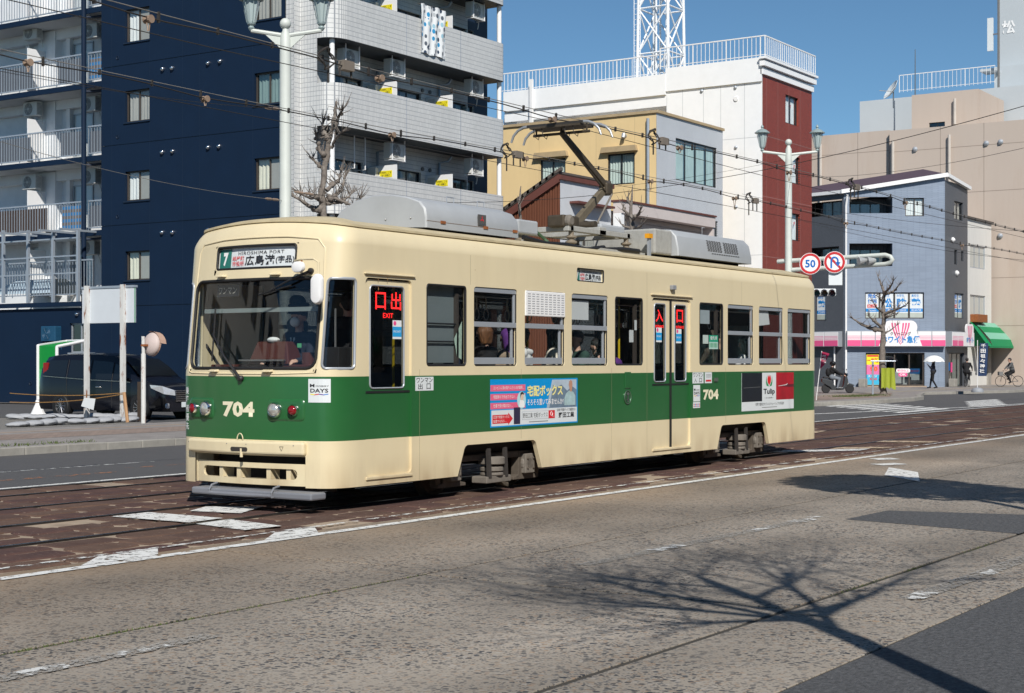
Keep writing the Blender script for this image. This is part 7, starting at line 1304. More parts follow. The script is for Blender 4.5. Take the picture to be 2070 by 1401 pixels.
for (a0, b0), (a1, b1) in zip(P_[:-1], P_[1:]):
    L_ = math.hypot(a1 - a0, b1 - b0); nx, ny = -(b1 - b0) / L_ * .032, (a1 - a0) / L_ * .032; ua.fpoly(f, [(a0 + nx, c.z + b0 + ny), (a1 + nx, c.z + b1 + ny), (a1 - nx, c.z + b1 - ny), (a0 - nx, c.z + b0 - ny)], .013)
ua.fpoly(f, [(.02, c.z - .0), (.22, c.z - .0), (.12, c.z - .17)], .013); ua.build('arrow', MT['road_blue'], t)
p = onD(1689, 560, 57.7); f = Fr((p.x, p.y, 0), uC, nC); tag(MB().fbox(f, -.25, .25, p.z - .3, p.z + .3, -.02, 0).build('sign_plate', MT['sign_white']), 'blank pale plate hanging below the no U-turn sign', 'plate'); 
# signal seen end-on behind the tram's tail
b = onD(1628, 700, 75); ts = thing('traffic_light', 'horizontal traffic light with dark hoods behind the tram tail', 'traffic light', (b.x, b.y, .14)); zs_ = onD(1665, 592, 75).z; MB().cyl((b.x, b.y, .14), (b.x, b.y, zs_ + .3), .09, seg=10).build('pole', MT['pole_mint'], ts)
e = onD(1690, 592, 75); f = Fr((b.x, b.y, 0), (e.x - b.x, e.y - b.y, 0), nC); L_ = math.hypot(e.x - b.x, e.y - b.y)
MB().fbox(f, L_ - 1.15, L_ + .0, zs_ - .15, zs_ + .2, -.1, .05).build('housing', MT['sign_white'], ts, bevel=.04)
for i in range(3): u = L_ - .95 + i * .37; c = f.p(u, zs_ + .02, .05); hd_ = MB().lathe(c, f.N * 1 + Vector((0, 0, -.25)), [(.16, 0), (.15, .28)], 16, caps=False).build('hood', MT['black_plastic'], ts); MB().lathe(c, f.N, [(.14, 0), (.13, .01)], 16).build('lens', M('lens_%d' % i, ((.02, .10, .08), (.16, .08, .01), (.15, .01, .01))[i], .3, var=0), ts)
# ---- overhead line
def wire(name, label, P, r, mat, group='overhead wires'):
    t = thing(name, label, 'wire', P[0], group); return t, MB().tube(P, r, 5).build('strand', mat, t, smooth=60)
def zline(pts, x):
    for (xa, za), (xb, zb) in zip(pts[:-1], pts[1:]):
        if xa <= x <= xb: return za + (zb - za) * (x - xa) / (xb - xa)
    return pts[-1][1]
def sect(t, x, y, zm, zc):
    s_ = MB().box(x, x + .20, y - .05, y + .05, zm - .10, zm + .02).build('section_box', M('sec_grey', (.20, .17, .14), .6, var=.2), t); 
    for i in range(3): MB().tube([(x - .25 + i * .22, y, zm - .08), (x - .25 + i * .22, y, zc - .12 * (i == 0))], .014, 5).build('hanger_rod', MT['wire'], t)
    MB().tube([(x - .35 + .12 * math.cos(a * .6), y - .06 + .05 * math.sin(a * 1.7), zm - .02 + .13 * math.sin(a * .6)) for a in range(18)], .012, 5).build('cable_loop', MT['wire'], t)
for nm, y, cz_, mz_, secs, hang in (('near', 12.5, ((-30, 5.24), (13, 5.22), (20.1, 5.312), (28, 5.24), (160, 5.2)), 5.47, ((onY(690, 130, 12.5).x), (onY(1335, 280, 12.5).x), (onY(1728, 370, 12.5).x)), (300, 768, 1117, 1374, 1595, 1830)), ('far', 15.46, ((-30, 5.21), (160, 5.21)), 5.46, ((onY(1040, 310, 15.46).x), (onY(1523, 400, 15.46).x)), (57, 415, 793, 1062, 1315, 1485, 1710, 1945))):
    xs = [-30 + 2.0 * i for i in range(96)]
    t, s_ = wire('contact_wire', '%s track contact wire%s' % (nm, ' touching the pantograph' if nm == 'near' else ' beyond the tram'), [(x, y, zline(cz_, x)) for x in sorted(xs + [13, 20.1, 28])], .0055, MT['wire'])
    sagz = lambda x: mz_ + .05 * math.cos((x - 4) / 26 * 2 * math.pi)
    t, s_ = wire('messenger_wire', 'double messenger wire with clips above the %s track' % nm, [(x, y, sagz(x)) for x in xs], .006, MT['wire_light'])
    hx = sorted(onY(p_, 300, y).x for p_ in hang)
    def feed(x): d = min(abs(x - h) for h in hx); return sagz(x) - .035 - .05 * max(0, 1 - d / 1.2)
    MB().tube([(x, y - .01, feed(x)) for x in [-30 + .5 * i for i in range(380)]], .009, 5).build('feeder_strand', MT['wire'], t, smooth=60); 
    for i in range(120): x = 2 + i * .9; MB().box(x - .012, x + .012, y - .015, y + .015, feed(x) - .02, sagz(x) + .02).build('clip', MT['wire'], t)
    for h in hx:
        z = sagz(h) - .09; sp_ = MB().lathe((h, y - .07, z), (0, 1, 0), [(.045, .02), (.045, .045), (.025, .055), (.025, .085), (.045, .095), (.045, .12)], 14).build('spool_insulator', MT['insulator'], t)
        for dy in (-.03, .03): MB().tube([(h, y + dy, z), (h, y + dy * .3, zline(cz_, h) + .02)], .008, 5).build('hanger_loop', MT['insulator'], t)
    for x in secs: sect(t, x, y, sagz(x), zline(cz_, x))
k = 0
for p0, p1, sag, lb in (((588, 387, 35.6), (1373, 373, 30), .3, 'from the left lamp pole across the tram roof'), ((1373, 373, 30), (2110, 203, 20), .1, 'rising to the right in front of the white building'), ((1598, 357, 58.9), (2110, 290, 34), .25, 'rising right from the sign pole past the dark roof'), ((1240, 378, 62), (1590, 322, 59), .1, 'reaching the sign pole from the yellow building'), ((570, 405, 35.5), (-30, 277, 27), .15, 'pale one leaving the left pole low over the navy wall'), ((570, 221, 35.5), (-30, 138, 27), .1, 'thin one leaving the left pole high over the navy wall'), ((1600, 440, 58.9), (2110, 530, 40), .2, 'running low right from the sign pole'), ((1500, 392, 60), (2110, 470, 40), .2, 'sloping past the blue building roof')):
    a, b = onD(*p0), onD(*p1); n = 14; P = [a.lerp(b, i / n) - Vector((0, 0, sag * 4 * (i / n) * (1 - i / n))) for i in range(n + 1)]; t, s_ = wire('span_wire', 'span wire ' + lb, P, .0055, MT['wire_light'] if k == 4 else MT['wire'])
    if k in (0, 4, 5): MB().lathe(P[0], (P[1] - P[0]), [(.012, .1), (.03, .2), (.03, .35), (.015, .4), (.03, .45), (.03, .6), (.01, .7)], 8).build('turnbuckle', MT['insulator'], t)
    k += 1
# ================================================================ bare street trees
def bark_mat():
    m = M('bark', (.17, .145, .125), .9, var=.4, scale=9, bump=1.0, bscale=18, dirt=.85, dcol=(.36, .33, .29), dscale=5); return m
bark_mat()
def tree(name, label, d, limbs, seed, base=None, twigs=3, group='bare street trees'):
    rnd = random.Random(seed); px0, py0 = limbs[0][0][0]; b = base or onD(px0, py0, d); t = thing(name, label, 'tree', (b.x, b.y, .14), group); mb = MB(); tw_ = MB()
    for li, (pts, r0, r1) in enumerate(limbs):
        n = len(pts); dep = [0.0] * n; k = rnd.uniform(-1, 1) * (0 if li == 0 else 1)
        P = [onD(px, py, d + k * .5 * i / max(1, n - 1) * (d / 38) * 1.6) for i, (px, py) in enumerate(pts)]; Q = []; rs = []
        for i in range(n - 1):
            for j in range(5):
                f = j / 5; Q.append(P[i].lerp(P[i + 1], f) + Vector((rnd.gauss(0, 1), rnd.gauss(0, 1), 0)) * (r1 * .5 if li else r1 * .3)); g = (i + f) / (n - 1); rs.append((r0 + (r1 - r0) * g) * rnd.uniform(.86, 1.18))
        Q.append(P[-1]); rs.append(r1); mb.tube(Q, rs, 9)
        if li:
            for i in range(2, len(Q)):
                if rnd.random() < .34 * twigs / 3:
                    v = Vector((rnd.gauss(0, 1), rnd.gauss(0, 1), abs(rnd.gauss(0.9, .5)))).normalized() * rnd.uniform(.15, .5); e1 = Q[i] + v * .6 + Vector((0, 0, .05)); e2 = Q[i] + v + Vector((0, 0, .12)); tw_.tube([Q[i], e1, e2], [max(.008, rs[i] * .4), .009, .004], 5)
                if rnd.random() < .18: mb.ell(Q[i] + Vector((rnd.gauss(0, .02), rnd.gauss(0, .02), 0)), rs[i] * 1.5, 8, 6)
            for q in range(twigs):
                v = (Q[-1] - Q[-3]).normalized() + Vector((rnd.gauss(0, .5), rnd.gauss(0, .5), rnd.uniform(0, .6))); v = v.normalized() * rnd.uniform(.15, .45); tw_.tube([Q[-1], Q[-1] + v * .6, Q[-1] + v], [r1, .008, .004], 5); mb.ell(Q[-1], r1 * 1.5, 8, 6)
    mb.build('trunk', MT['bark'], t, smooth=50)
    if tw_.f: tw_.build('twigs', MT['bark'], t, kind='stuff')
    return t
T1 = [([(652, 640), (655, 445), (650, 400), (658, 330), (664, 290), (674, 250), (678, 228), (680, 205)], .10, .028), ([(655, 420), (640, 425), (618, 412), (592, 395)], .08, .03), ([(652, 410), (640, 398), (625, 400), (608, 392)], .06, .025), ([(658, 405), (672, 400), (690, 385), (697, 360)], .07, .02), ([(660, 385), (675, 372), (685, 365), (690, 345)], .06, .02), ([(660, 412), (690, 408), (705, 398), (712, 390)], .05, .015), ([(660, 330), (645, 300), (640, 275)], .06, .025), ([(657, 345), (640, 330), (632, 322)], .045, .02), ([(672, 262), (688, 230), (692, 222)], .05, .02), ([(666, 290), (655, 265), (652, 250)], .05, .02), ([(668, 300), (682, 276), (690, 268)], .045, .02), ([(664, 395), (712, 415), (728, 402)], .04, .015)]
tree('bare_tree', 'knobbly pollarded tree with bare limbs against the grey tiled block', 38.3, T1, 3, twigs=8)
T2 = [([(1784, 797), (1784, 760), (1783, 712), (1786, 660), (1785, 620), (1788, 590)], .17, .07), ([(1785, 668), (1762, 664), (1742, 656), (1724, 644)], .12, .025), ([(1783, 662), (1768, 650), (1757, 640)], .08, .02), ([(1787, 592), (1782, 575), (1775, 560)], .08, .015), ([(1787, 594), (1800, 580), (1806, 568)], .07, .015), ([(1788, 596), (1808, 588), (1817, 576)], .06, .015), ([(1786, 636), (1805, 628), (1822, 622), (1832, 616)], .08, .015), ([(1785, 632), (1772, 622), (1764, 610)], .07, .015), ([(1787, 645), (1806, 632), (1815, 620)], .06, .015), ([(1786, 675), (1800, 668), (1812, 658)], .05, .012), ([(1785, 612), (1778, 602), (1772, 598)], .05, .012), ([(1787, 640), (1800, 640), (1812, 636)], .05, .012)]
tree('bare_tree', 'bare tree with green protective net in front of the cleaning shop', 72.9, T2, 5, twigs=7)
tree('bare_tree', 'thin bare tree top beside the brown boarded house', 45, [([(1052, 700), (1052, 445), (1050, 410), (1053, 376)], .07, .012), ([(1051, 430), (1048, 415)], .02, .01)], 8)
tree('bare_tree', 'bare tree top in front of the pinkish shop fascia', 51, [([(1275, 700), (1278, 460), (1275, 430), (1279, 374)], .13, .015), ([(1277, 440), (1262, 425), (1260, 418)], .06, .02), ([(1277, 445), (1292, 432), (1295, 422)], .06, .02), ([(1278, 462), (1262, 458), (1255, 452)], .05, .015), ([(1279, 462), (1295, 458), (1300, 452)], .05, .015), ([(1276, 415), (1268, 404), (1270, 396)], .05, .015)], 9)
# the tree beside the camera whose shadow crosses the concrete lane
rnd = random.Random(21); b = Vector((5.9, .55, 0)); nt_ = thing('bare_tree', 'bare roadside tree just outside the picture casting branch shadows', 'tree', (b.x, b.y, 0), 'bare street trees'); mb = MB(); tw_ = MB()
def grow(p, v, r, L, lev):
    n = 5; P = [p]; rs = [r]
    for i in range(n): v = (v + Vector((rnd.gauss(0, .13), rnd.gauss(0, .13), rnd.gauss(.03, .07)))).normalized(); P.append(P[-1] + v * L / n); rs.append(r * (1 - .55 * (i + 1) / n))
    (mb if lev < 3 else tw_).tube(P, rs, 8 if lev < 2 else 5)
    if lev >= 4: return
    for q in range((5, 5, 5, 4)[lev]):
        i = rnd.randrange(2, n + 1); w = (v + Vector((rnd.gauss(0, .75), rnd.gauss(0, .75), rnd.gauss(.1, .35)))).normalized(); grow(P[i], w, rs[i] * .62, L * rnd.uniform(.55, .85), lev + 1)
grow(b + Vector((0, 0, 3.6)), Vector((0, 0, 1)), .09, 2.2, 0); mb.tube([b, b + Vector((.03, .02, 1.8)), b + Vector((0, 0, 3.7))], [.13, .11, .09], 12); 
for a in (.4, 1.3, 2.3, 3.3, 4.3, 5.3): grow(b + Vector((0, 0, 3.9 + .12 * a)), Vector((math.cos(a), math.sin(a), .75)).normalized(), .05, 1.8, 1)
mb.build('trunk', MT['bark'], nt_, smooth=50); tw_.build('twigs', MT['bark'], nt_, kind='stuff')
# leafy tree added out of view to cast the broad shadow on the lane
eg = thing('added_shade_tree', 'leafy roadside tree outside the picture shading the concrete lane', 'tree', (14.2, 1.3, 0)); MB().tube([(14.2, 1.3, 0), (14.25, 1.32, 3), (14.3, 1.4, 7.4)], [.12, .10, .03], 10).build('trunk', MT['bark'], eg, smooth=50); lf = MB(); rl_ = random.Random(4)
for i in range(3800):
    v = Vector((rl_.gauss(0, 1), rl_.gauss(0, 1), rl_.gauss(0, 1))).normalized() * rl_.random() ** .4; c = Vector((14.35 + v.x * 1.0, 1.5 + v.y * 1.75 * (1 - .35 * v.z), 7.1 + v.z * 1.7)); a, b_ = uvec((rl_.gauss(0, 1), rl_.gauss(0, 1), rl_.gauss(0, 1))); a *= .11; b_ *= .07; lf.face([c - a, c + b_, c + a, c - b_])
lf.build('crown', M('leaf', (.04, .075, .025), .6, var=.3, scale=5), eg, recalc=False)
# ================================================================ things round the parking lot
bbX = FX(28.7); bt = thing('blank_billboard', 'blank white billboard on two rusty posts in the parking lot', 'billboard', (28.7, 32, .1)); q = bbX.rect(172, 583, 276, 653)
MB().fbox(bbX, *q, .02, .10).build('panel', M('board_white', (.60, .64, .68), .6, var=.03), bt); MB().fbox(bbX, q[0] - .02, q[1] + .02, q[3], q[3] + .06, -.02, .12).build('top_cap', MT['rail_grey'], bt); MB().fbox(bbX, q[1], q[1] + .012, q[2], q[3], .05, .07).build('green_edge', MT['aw_green'], bt)
def rusty(name):
    m = M(name, (.62, .62, .60), .6, var=.06, scale=4); t = m.node_tree; n = t.nodes; b = n['Principled BSDF']; src = b.inputs['Base Color'].links[0].from_socket; g = n.new('ShaderNodeTexCoord'); nz = n.new('ShaderNodeTexNoise'); mp = n.new('ShaderNodeMapping'); mp.inputs['Scale'].default_value = (4, 4, .7); lk(t, g.outputs['Object'], mp.inputs[0]); lk(t, mp.outputs[0], nz.inputs[0]); nz.inputs['Scale'].default_value = 2.2; nz.inputs['Detail'].default_value = 8; nz.inputs['Roughness'].default_value = .7
    r = n.new('ShaderNodeMapRange'); r.inputs[1].default_value = .55; r.inputs[2].default_value = .62; lk(t, nz.outputs[0], r.inputs[0]); mx = n.new('ShaderNodeMix'); mx.data_type = 'RGBA'; mx.inputs[7].default_value = (.24, .075, .02, 1); lk(t, r.outputs[0], mx.inputs[0]); lk(t, src, mx.inputs[6]); lk(t, mx.outputs[2], b.inputs['Base Color']); return m
rusty('rusty_white')
for px in (184.5, 257.5): u = bbX.uz(px, 700)[0]; MB().fbox(bbX, u - .055, u + .055, .1, q[3] + .08, .10, .21).build('post', MT['rusty_white'], bt)
# convex mirror seen from behind
mX = FX(28.0); u, zm_ = mX.uz(290, 700); cm = thing('traffic_mirror', 'back of a faded orange traffic mirror on a white post', 'traffic mirror', (28, -u, .1)); MB().tube([mX.p(u, .1), mX.p(u, mX.uz(290, 715)[1])], .062, 12).build('post', MT['rusty_white'], cm, smooth=60); MB().tube([mX.p(u, mX.uz(290, 716)[1]), mX.p(u + .02, mX.uz(290, 680)[1], .03)], .045, 10).build('post_top', MT['rusty_white'], cm); c = mX.p(*mX.uz(297, 695), -.12); Nn = Vector((-.9, .1, .12)).normalized()
MB().lathe(c, Nn, [(.30, -.06), (.30, -.02), (.26, .03), (.16, .08), (.05, .10), (.001, .10)], 26).build('mirror_back', M('mirror_pink', (.52, .43, .40), .6, var=.1), cm, smooth=50); MB().lathe(c, Nn, [(.315, -.10), (.315, -.05)], 26, caps=False).build('mirror_rim', M('mirror_orange', (.44, .29, .22), .6, var=.1), cm); vz = MB(); 
vz.grid([[c + Nn * n_ + Vector((0, -math.sin(a), math.cos(a))) * .33 for a in [(-.9 + .3 * i) + .6 for i in range(7)]] for n_ in (-.22, -.02)]); vz.build('visor', MT['mirror_orange'], cm); MB().fbox(mX, u - .03, u + .16, mX.uz(290, 700)[1], mX.uz(290, 696)[1], -.06, .06).build('clamp', MT['rust'], cm)
# green netted frame
gX = FX(31.2); gf = thing('green_frame', 'white pipe frame with green sheet sides beside the black van', 'frame', (31.2, 37.5, .1)); ua_, ub_ = gX.uz(77, 700)[0], gX.uz(115, 700)[0]; zt = gX.uz(78, 699)[1]; zt2 = gX.uz(115, 701)[1]
P3 = onD(172, 689, 47.5); P4 = onD(135, 690, 49.5)
for path in ([gX.p(ua_, .1), gX.p(ua_, zt)], [gX.p(ub_, .5), gX.p(ub_, zt2)], [gX.p(ua_, zt), P4], [gX.p(ub_, zt2), P3], [gX.p(ua_, .55), gX.p(ub_, .5)], [P4, P3]): MB().tube(path, .05, 8).build('pipe', MT['white_clean'], gf)
MB().face([gX.p(ua_, .6), gX.p(ub_, .6), gX.p(ub_, 1.45), gX.p(ua_, 1.45)]).build('sheet_lower', M('sheet_mint', (.03, .34, .10), .6, var=.15, scale=3), gf); MB().face([gX.p(ua_, 1.45), gX.p(ub_, 1.45), gX.p(ub_, zt2), gX.p(ua_, zt)]).build('sheet_upper', M('sheet_green', (.0, .25, .035), .6, var=.08), gf); MB().face([gX.p(ua_, zt), gX.p(ub_, zt2), P3, P4]).build('sheet_top', MT['sheet_green'], gf); MB().lathe(gX.p(ua_, .1), (0, 0, 1), [(.24, 0), (.2, .05), (.09, .3), (.07, .42)], 12).build('foot', MT['white_clean'], gf)
# sandbags, stakes and rope
M('bag', (.34, .35, .37), .75, var=.08, scale=8, bump=.3, bscale=20)
bm_ = MB(); rows = []
for i in range(13):
    t_ = i / 12; w_ = (.22 * (math.sin(math.pi * min(1, max(0, t_))) ** .35) + .012); h_ = .075 * (math.sin(math.pi * t_) ** .45) + .006; rows.append([(-.34 + .68 * t_, w_ * math.cos(a * math.pi / 6) + .012 * math.sin(9 * t_ + a), .07 + h_ * math.sin(a * math.pi / 6) * (1 if math.sin(a * math.pi / 6) > 0 else .85)) for a in range(12)])
bm_.grid(rows, closed=True); bag = bm_.build('sandbag', MT['bag'], smooth=70); bag_me = bag.data; bpy.data.objects.remove(bag)
def bags(A_, B_, n, label, group, z=.10):
    for i in range(n):
        f = (i + .5) / n; o = bpy.data.objects.new('sandbag', bag_me); COL.objects.link(o); o.location = (A_[0] + (B_[0] - A_[0]) * f, A_[1] + (B_[1] - A_[1]) * f + random.gauss(0, .03), z + random.uniform(-.015, .01)); o.rotation_euler = (random.gauss(0, .04), random.gauss(0, .05), math.atan2(B_[1] - A_[1], B_[0] - A_[0]) + random.gauss(0, .12)); o.scale = (random.uniform(.85, 1.05), random.uniform(.75, .95), random.uniform(.95, 1.25)); tag(o, label, 'sandbag', group)
a_, b_ = onZ(20, 862, .12), onZ(270, 851, .12); bags((a_.x, a_.y), (b_.x, b_.y), 9, 'pale grey sandbag in the front row along the gravel', 'sandbags in the front row'); a_, b_ = onZ(20, 846, .12), onZ(255, 846, .12); bags((a_.x, a_.y), (b_.x, b_.y), 10, 'pale grey sandbag in the back row beside the van', 'sandbags in the back row'); p = onZ(276, 848, .12); bags((p.x - .3, p.y), (p.x + .3, p.y + .2), 1, 'sandbag ending the row at the mirror post', 'sandbags in the front row', .16)
s0, s1 = onX(258, 848, 28.3), onX(251, 793, 28.3); tag(MB().tube([(s0.x, s0.y, .1), s1], .045, 6).build('wooden_stake', M('wood', (.42, .24, .12), .8, var=.2)), 'tan wooden stake leaning by the right billboard post', 'stake'); p = onZ(283, 852, .1); tag(MB().box(p.x - .04, p.x + .04, p.y - .06, p.y + .06, .1, 1.15).build('dark_stake', M('wood_dark', (.05, .035, .025), .8, var=.2)), 'dark timber stake behind the mirror post', 'stake')
for (x0, y0, xm_, ym_, x1, y1), lb in (((20, 795, 140, 805, 253, 794), 'upper orange rope strung from the wooden stake'), ((20, 813, 130, 818, 253, 796), 'lower sagging orange rope along the sandbags')):
    P = [onX(x0 + (x1 - x0) * i / 16, (1 - i / 16) ** 2 * y0 + 2 * (1 - i / 16) * i / 16 * ym_ + (i / 16) ** 2 * y1, 28.3) for i in range(17)]; tag(MB().tube(P, .012, 5).build('rope', M('rope', (.30, .16, .05), .8, var=.3, scale=40)), lb, 'rope')
pX = FX(28.2); tag(MB().fpoly(pX, [pX.uz(164, 821), pX.uz(189, 829), pX.uz(193, 806), pX.uz(170, 804)], 0).build('paper_notice', MT['paper']), 'white paper notice tilted on the rope by the billboard', 'notice')
wc = onZ(150, 846, .11); 
# ---- black van
M('van_black', (.006, .007, .012), .16, var=0, coat=.25, spec=.4); GLASS('van_glass', (.10, .11, .12), .03); M('van_rim', (.45, .45, .47), .25, .9, var=.05); M('van_lamp', (.55, .57, .6), .1, .3, var=.2, scale=25); M('van_tail', (.25, .01, .01), .2, var=.05)
VX, VY0, VY1, VG = 29.75, 31.05, 36.2, .105
van = thing('minivan', 'black minivan parked nose to the street beside the navy block', 'van', (VX + .85, 33.6, VG)); Ls = VY1 - VY0
# stations from nose (0) to tail (1): roof height, belt height, half width
stn = [(0, .62, .62, .66), (.015, .84, .80, .76), (.04, .96, .88, .82), (.10, 1.02, .93, .85), (.17, 1.08, .97, .86), (.205, 1.15, 1.0, .86), (.28, 1.44, 1.03, .865), (.35, 1.66, 1.05, .865), (.42, 1.76, 1.06, .865), (.55, 1.81, 1.08, .865), (.72, 1.81, 1.12, .865), (.88, 1.79, 1.16, .86), (.945, 1.74, 1.18, .85), (.98, 1.45, 1.15, .82), (1.0, 1.05, 1.0, .78)]
def vsec(t_, rz, bz, hw):
    y = VY0 + t_ * Ls; cx = VX + .865; out = []
    up = [(hw * .93, .22), (hw, .34), (hw, .62), (hw * .99, min(bz, rz)), (hw * .99 - (rz - min(bz, rz)) * .17, min(bz, rz) + (rz - min(bz, rz)) * .75), (hw * .93 - (rz - min(bz, rz)) * .24, rz - .03 if rz > bz else rz), (hw * .5, rz + .0), (0, rz + .02)]
    return [Vector((cx - a, y, VG + z)) for a, z in up] + [Vector((cx + a, y, VG + z)) for a, z in up[-2::-1]]
S = [vsec(*q) for q in stn]; m_ = MB(); m_.grid(S); m_.face(S[0]); m_.face(S[-1][::-1]); m_.grid([[s[0] for s in S], [s[-1] for s in S]]); vb = m_.build('body', MT['van_black'], van, smooth=40)
def vpt(t_, f):      # point on the near side glass, f from belt (0) to roof rail (1)
    rz = np.interp(t_, [s[0] for s in stn], [s[1] for s in stn]); bz = np.interp(t_, [s[0] for s in stn], [s[2] for s in stn]); hw = np.interp(t_, [s[0] for s in stn], [s[3] for s in stn]); z = bz + (rz - bz) * .75 * f; return Vector((VX + .865 - (hw * .99 - (rz - bz) * .17 * f) - .008, VY0 + t_ * Ls, VG + z))
for a, b, fa, fb in ((.27, .385, .08, .95), (.40, .56, .06, .97), (.575, .745, .06, .97), (.765, .93, .06, .97)):
    g = MB(); n = 5; g.grid([[vpt(a + (b - a) * i / n + (.05 if (f > .5 and a < .3) else 0) * (1 - i / n), f) for i in range(n + 1)] for f in (fa, (fa + fb) / 2, fb)]); g.build('side_glass', M('van_dark_glass', (.008, .010, .012), .06, var=0, coat=.5), van)
cx = VX + .865; g = MB(); g.grid([[Vector((cx + w_ * k_, VY0 + Ls * t_ - .01, VG + np.interp(t_, [s[0] for s in stn], [s[1] for s in stn]) + .022)) for k_ in (-1, -.5, 0, .5, 1)] for t_, w_ in ((.21, .72), (.28, .68), (.345, .62))]); g.build('windscreen', MT['van_dark_glass'], van)
MB().tube([vpt(t_, -.02) + Vector((-.006, 0, 0)) for t_ in [.25 + .05 * i for i in range(15)]], .012, 5).build('belt_trim', MT['chrome'], van)
for t_ in (.395, .568, .755): MB().tube([vpt(t_, 0) + Vector((-.0, 0, -.75)), vpt(t_, 0), vpt(t_, 1)], .006, 4).build('door_gap', MT['black_rubber'], van)
for t_ in (.50, .60): p = vpt(t_, 0); MB().box(p.x - .03, p.x + .01, p.y - .09, p.y + .09, p.z - .22, p.z - .18).build('door_handle', MT['chrome'], van, bevel=.01)
for t_, tp in ((.185, 'front'), (.80, 'rear')):
    for sg in (-1, 1):
        xw = cx + sg * .865; o = Vector((xw - sg * .10, VY0 + Ls * t_, VG + .325)); A_ = Vector((sg, 0, 0)); w = MB().lathe(o, A_, [(.20, 0), (.315, 0), (.325, .03), (.325, .11), (.30, .13), (.22, .135), (.215, .10)], 30).build('tyre', MT['black_rubber'], van, smooth=35); MB().lathe(o, A_, [(.215, .06), (.215, .12), (.20, .125), (.19, .07), (.05, .06), (.04, .12), (.001, .12)], 30).build('rim', MT['van_rim'], w, smooth=35)
        for i in range(10): a = i * math.pi / 5; c0 = o + A_ * .112; MB().tube([c0 + Vector((0, math.cos(a), math.sin(a))) * .04, c0 + Vector((0, math.cos(a), math.sin(a))) * .205], .014, 5).build('spoke', MT['van_rim'], w)
        MB().lathe(o, A_, [(.37, -.06), (.37, .101)], 30).build('wheel_arch', MT['black_rubber'], van)
    tl = MB()
for sg in (-1, 1):
    h = MB(); x0 = cx + sg * .80; h.hexa([(x0, VY0 + .05, VG + .70), (x0 - sg * .34, VY0 - .02, VG + .66), (x0 - sg * .34, VY0 + .0, VG + .80), (x0 + sg * .025, VY0 + .10, VG + .92)] + [(x0 + sg * .055, VY0 + .50, VG + .86), (x0 - sg * .1, VY0 + .3, VG + .7), (x0 - sg * .1, VY0 + .3, VG + .85), (x0 + sg * .055, VY0 + .55, VG + .95)]); h.build('headlight', MT['van_lamp'], van); MB().lathe((x0 - sg * .1, VY0 + .04, VG + .38), (0, -1, 0), [(.08, 0), (.07, .04)], 12).build('fog_light', MT['van_lamp'], van); MB().box(cx + sg * .765 - .05, cx + sg * .765 + .05, VY1 - .42, VY1 - .2, VG + 1.0, VG + 1.55).build('tail_light', MT['van_tail'], van, bevel=.02)
gr = MB()
for i in range(6): gr.box(cx - .45, cx + .45, VY0 - .035, VY0 + .0, VG + .50 + i * .055, VG + .525 + i * .055)
gr.build('grille', MT['chrome'], van, kind='stuff'); MB().box(cx - .22, cx + .22, VY0 - .04, VY0 - .01, VG + .34, VG + .48).build('number_plate', MT['sign_white'], van); p = vpt(.30, .1); MB().ell((p.x - .13, p.y - .05, p.z + .05), (.10, .06, .08), 12, 8).build('wing_mirror', MT['van_black'], van, smooth=60)
# ================================================================ people, two-wheelers, small street things
M('skin', (.58, .36, .27), .55, var=.05); M('hair_black', (.016, .013, .012), .5, var=.5, scale=14, bump=1.0, bscale=30, stretch=(2, 2, .25)); M('hair_brown', (.17, .075, .03), .5, var=.5, scale=14, bump=1.0, bscale=30, stretch=(2, 2, .25)); M('cl_navy', (.012, .017, .035), .9, var=.15); M('cl_black', (.010, .010, .012), .9, var=.15); M('cl_white', (.80, .80, .79), .9, var=.06); M('cl_cream', (.74, .68, .57), .9, var=.06); M('cl_tan', (.33, .25, .18), .9, var=.1); M('cl_grey', (.09, .095, .10), .9, var=.12); M('cl_jean', (.16, .18, .21), .9, var=.15); M('cl_purple', (.12, .03, .22), .9, var=.15); M('cl_green', (.03, .07, .055), .9, var=.15); M('cl_brown', (.06, .045, .032), .9, var=.15)
def capmesh(prims):
    mb = MB()
    for a, b, r0, r1, mi_ in prims:
        a, b = Vector(a), Vector(b); d = b - a; L = d.length
        if L < 1e-5: mb.ell(a, r0, 12, 8); continue
        pr = [(r0 * math.sin(t * math.pi / 8), -r0 * math.cos(t * math.pi / 8)) for t in range(0, 5)] + [(r1 * math.cos(t * math.pi / 8), L + r1 * math.sin(t * math.pi / 8)) for t in range(0, 5)]
        mb.lathe(a, d, pr, 12)
    return mb
SEAT = dict(pel=(0, 0, .09), chest=(0, .03, .36), neck=(0, .02, .50), head=(0, 0, .69), sh=(.165, .03, .46), el=(.21, -.10, .22), wr=(.10, -.28, .17), hip=(.09, 0, .08), kn=(.11, -.42, .09), an=(.11, -.42, -.36), toe=(.11, -.56, -.40))
STAND = dict(pel=(0, 0, .92), chest=(0, .0, 1.22), neck=(0, .0, 1.42), head=(0, -.01, 1.60), sh=(.175, 0, 1.37), el=(.22, .02, 1.10), wr=(.22, -.08, .86), hip=(.09, 0, .90), kn=(.095, -.02, .48), an=(.095, .02, .08), toe=(.10, -.14, .04))
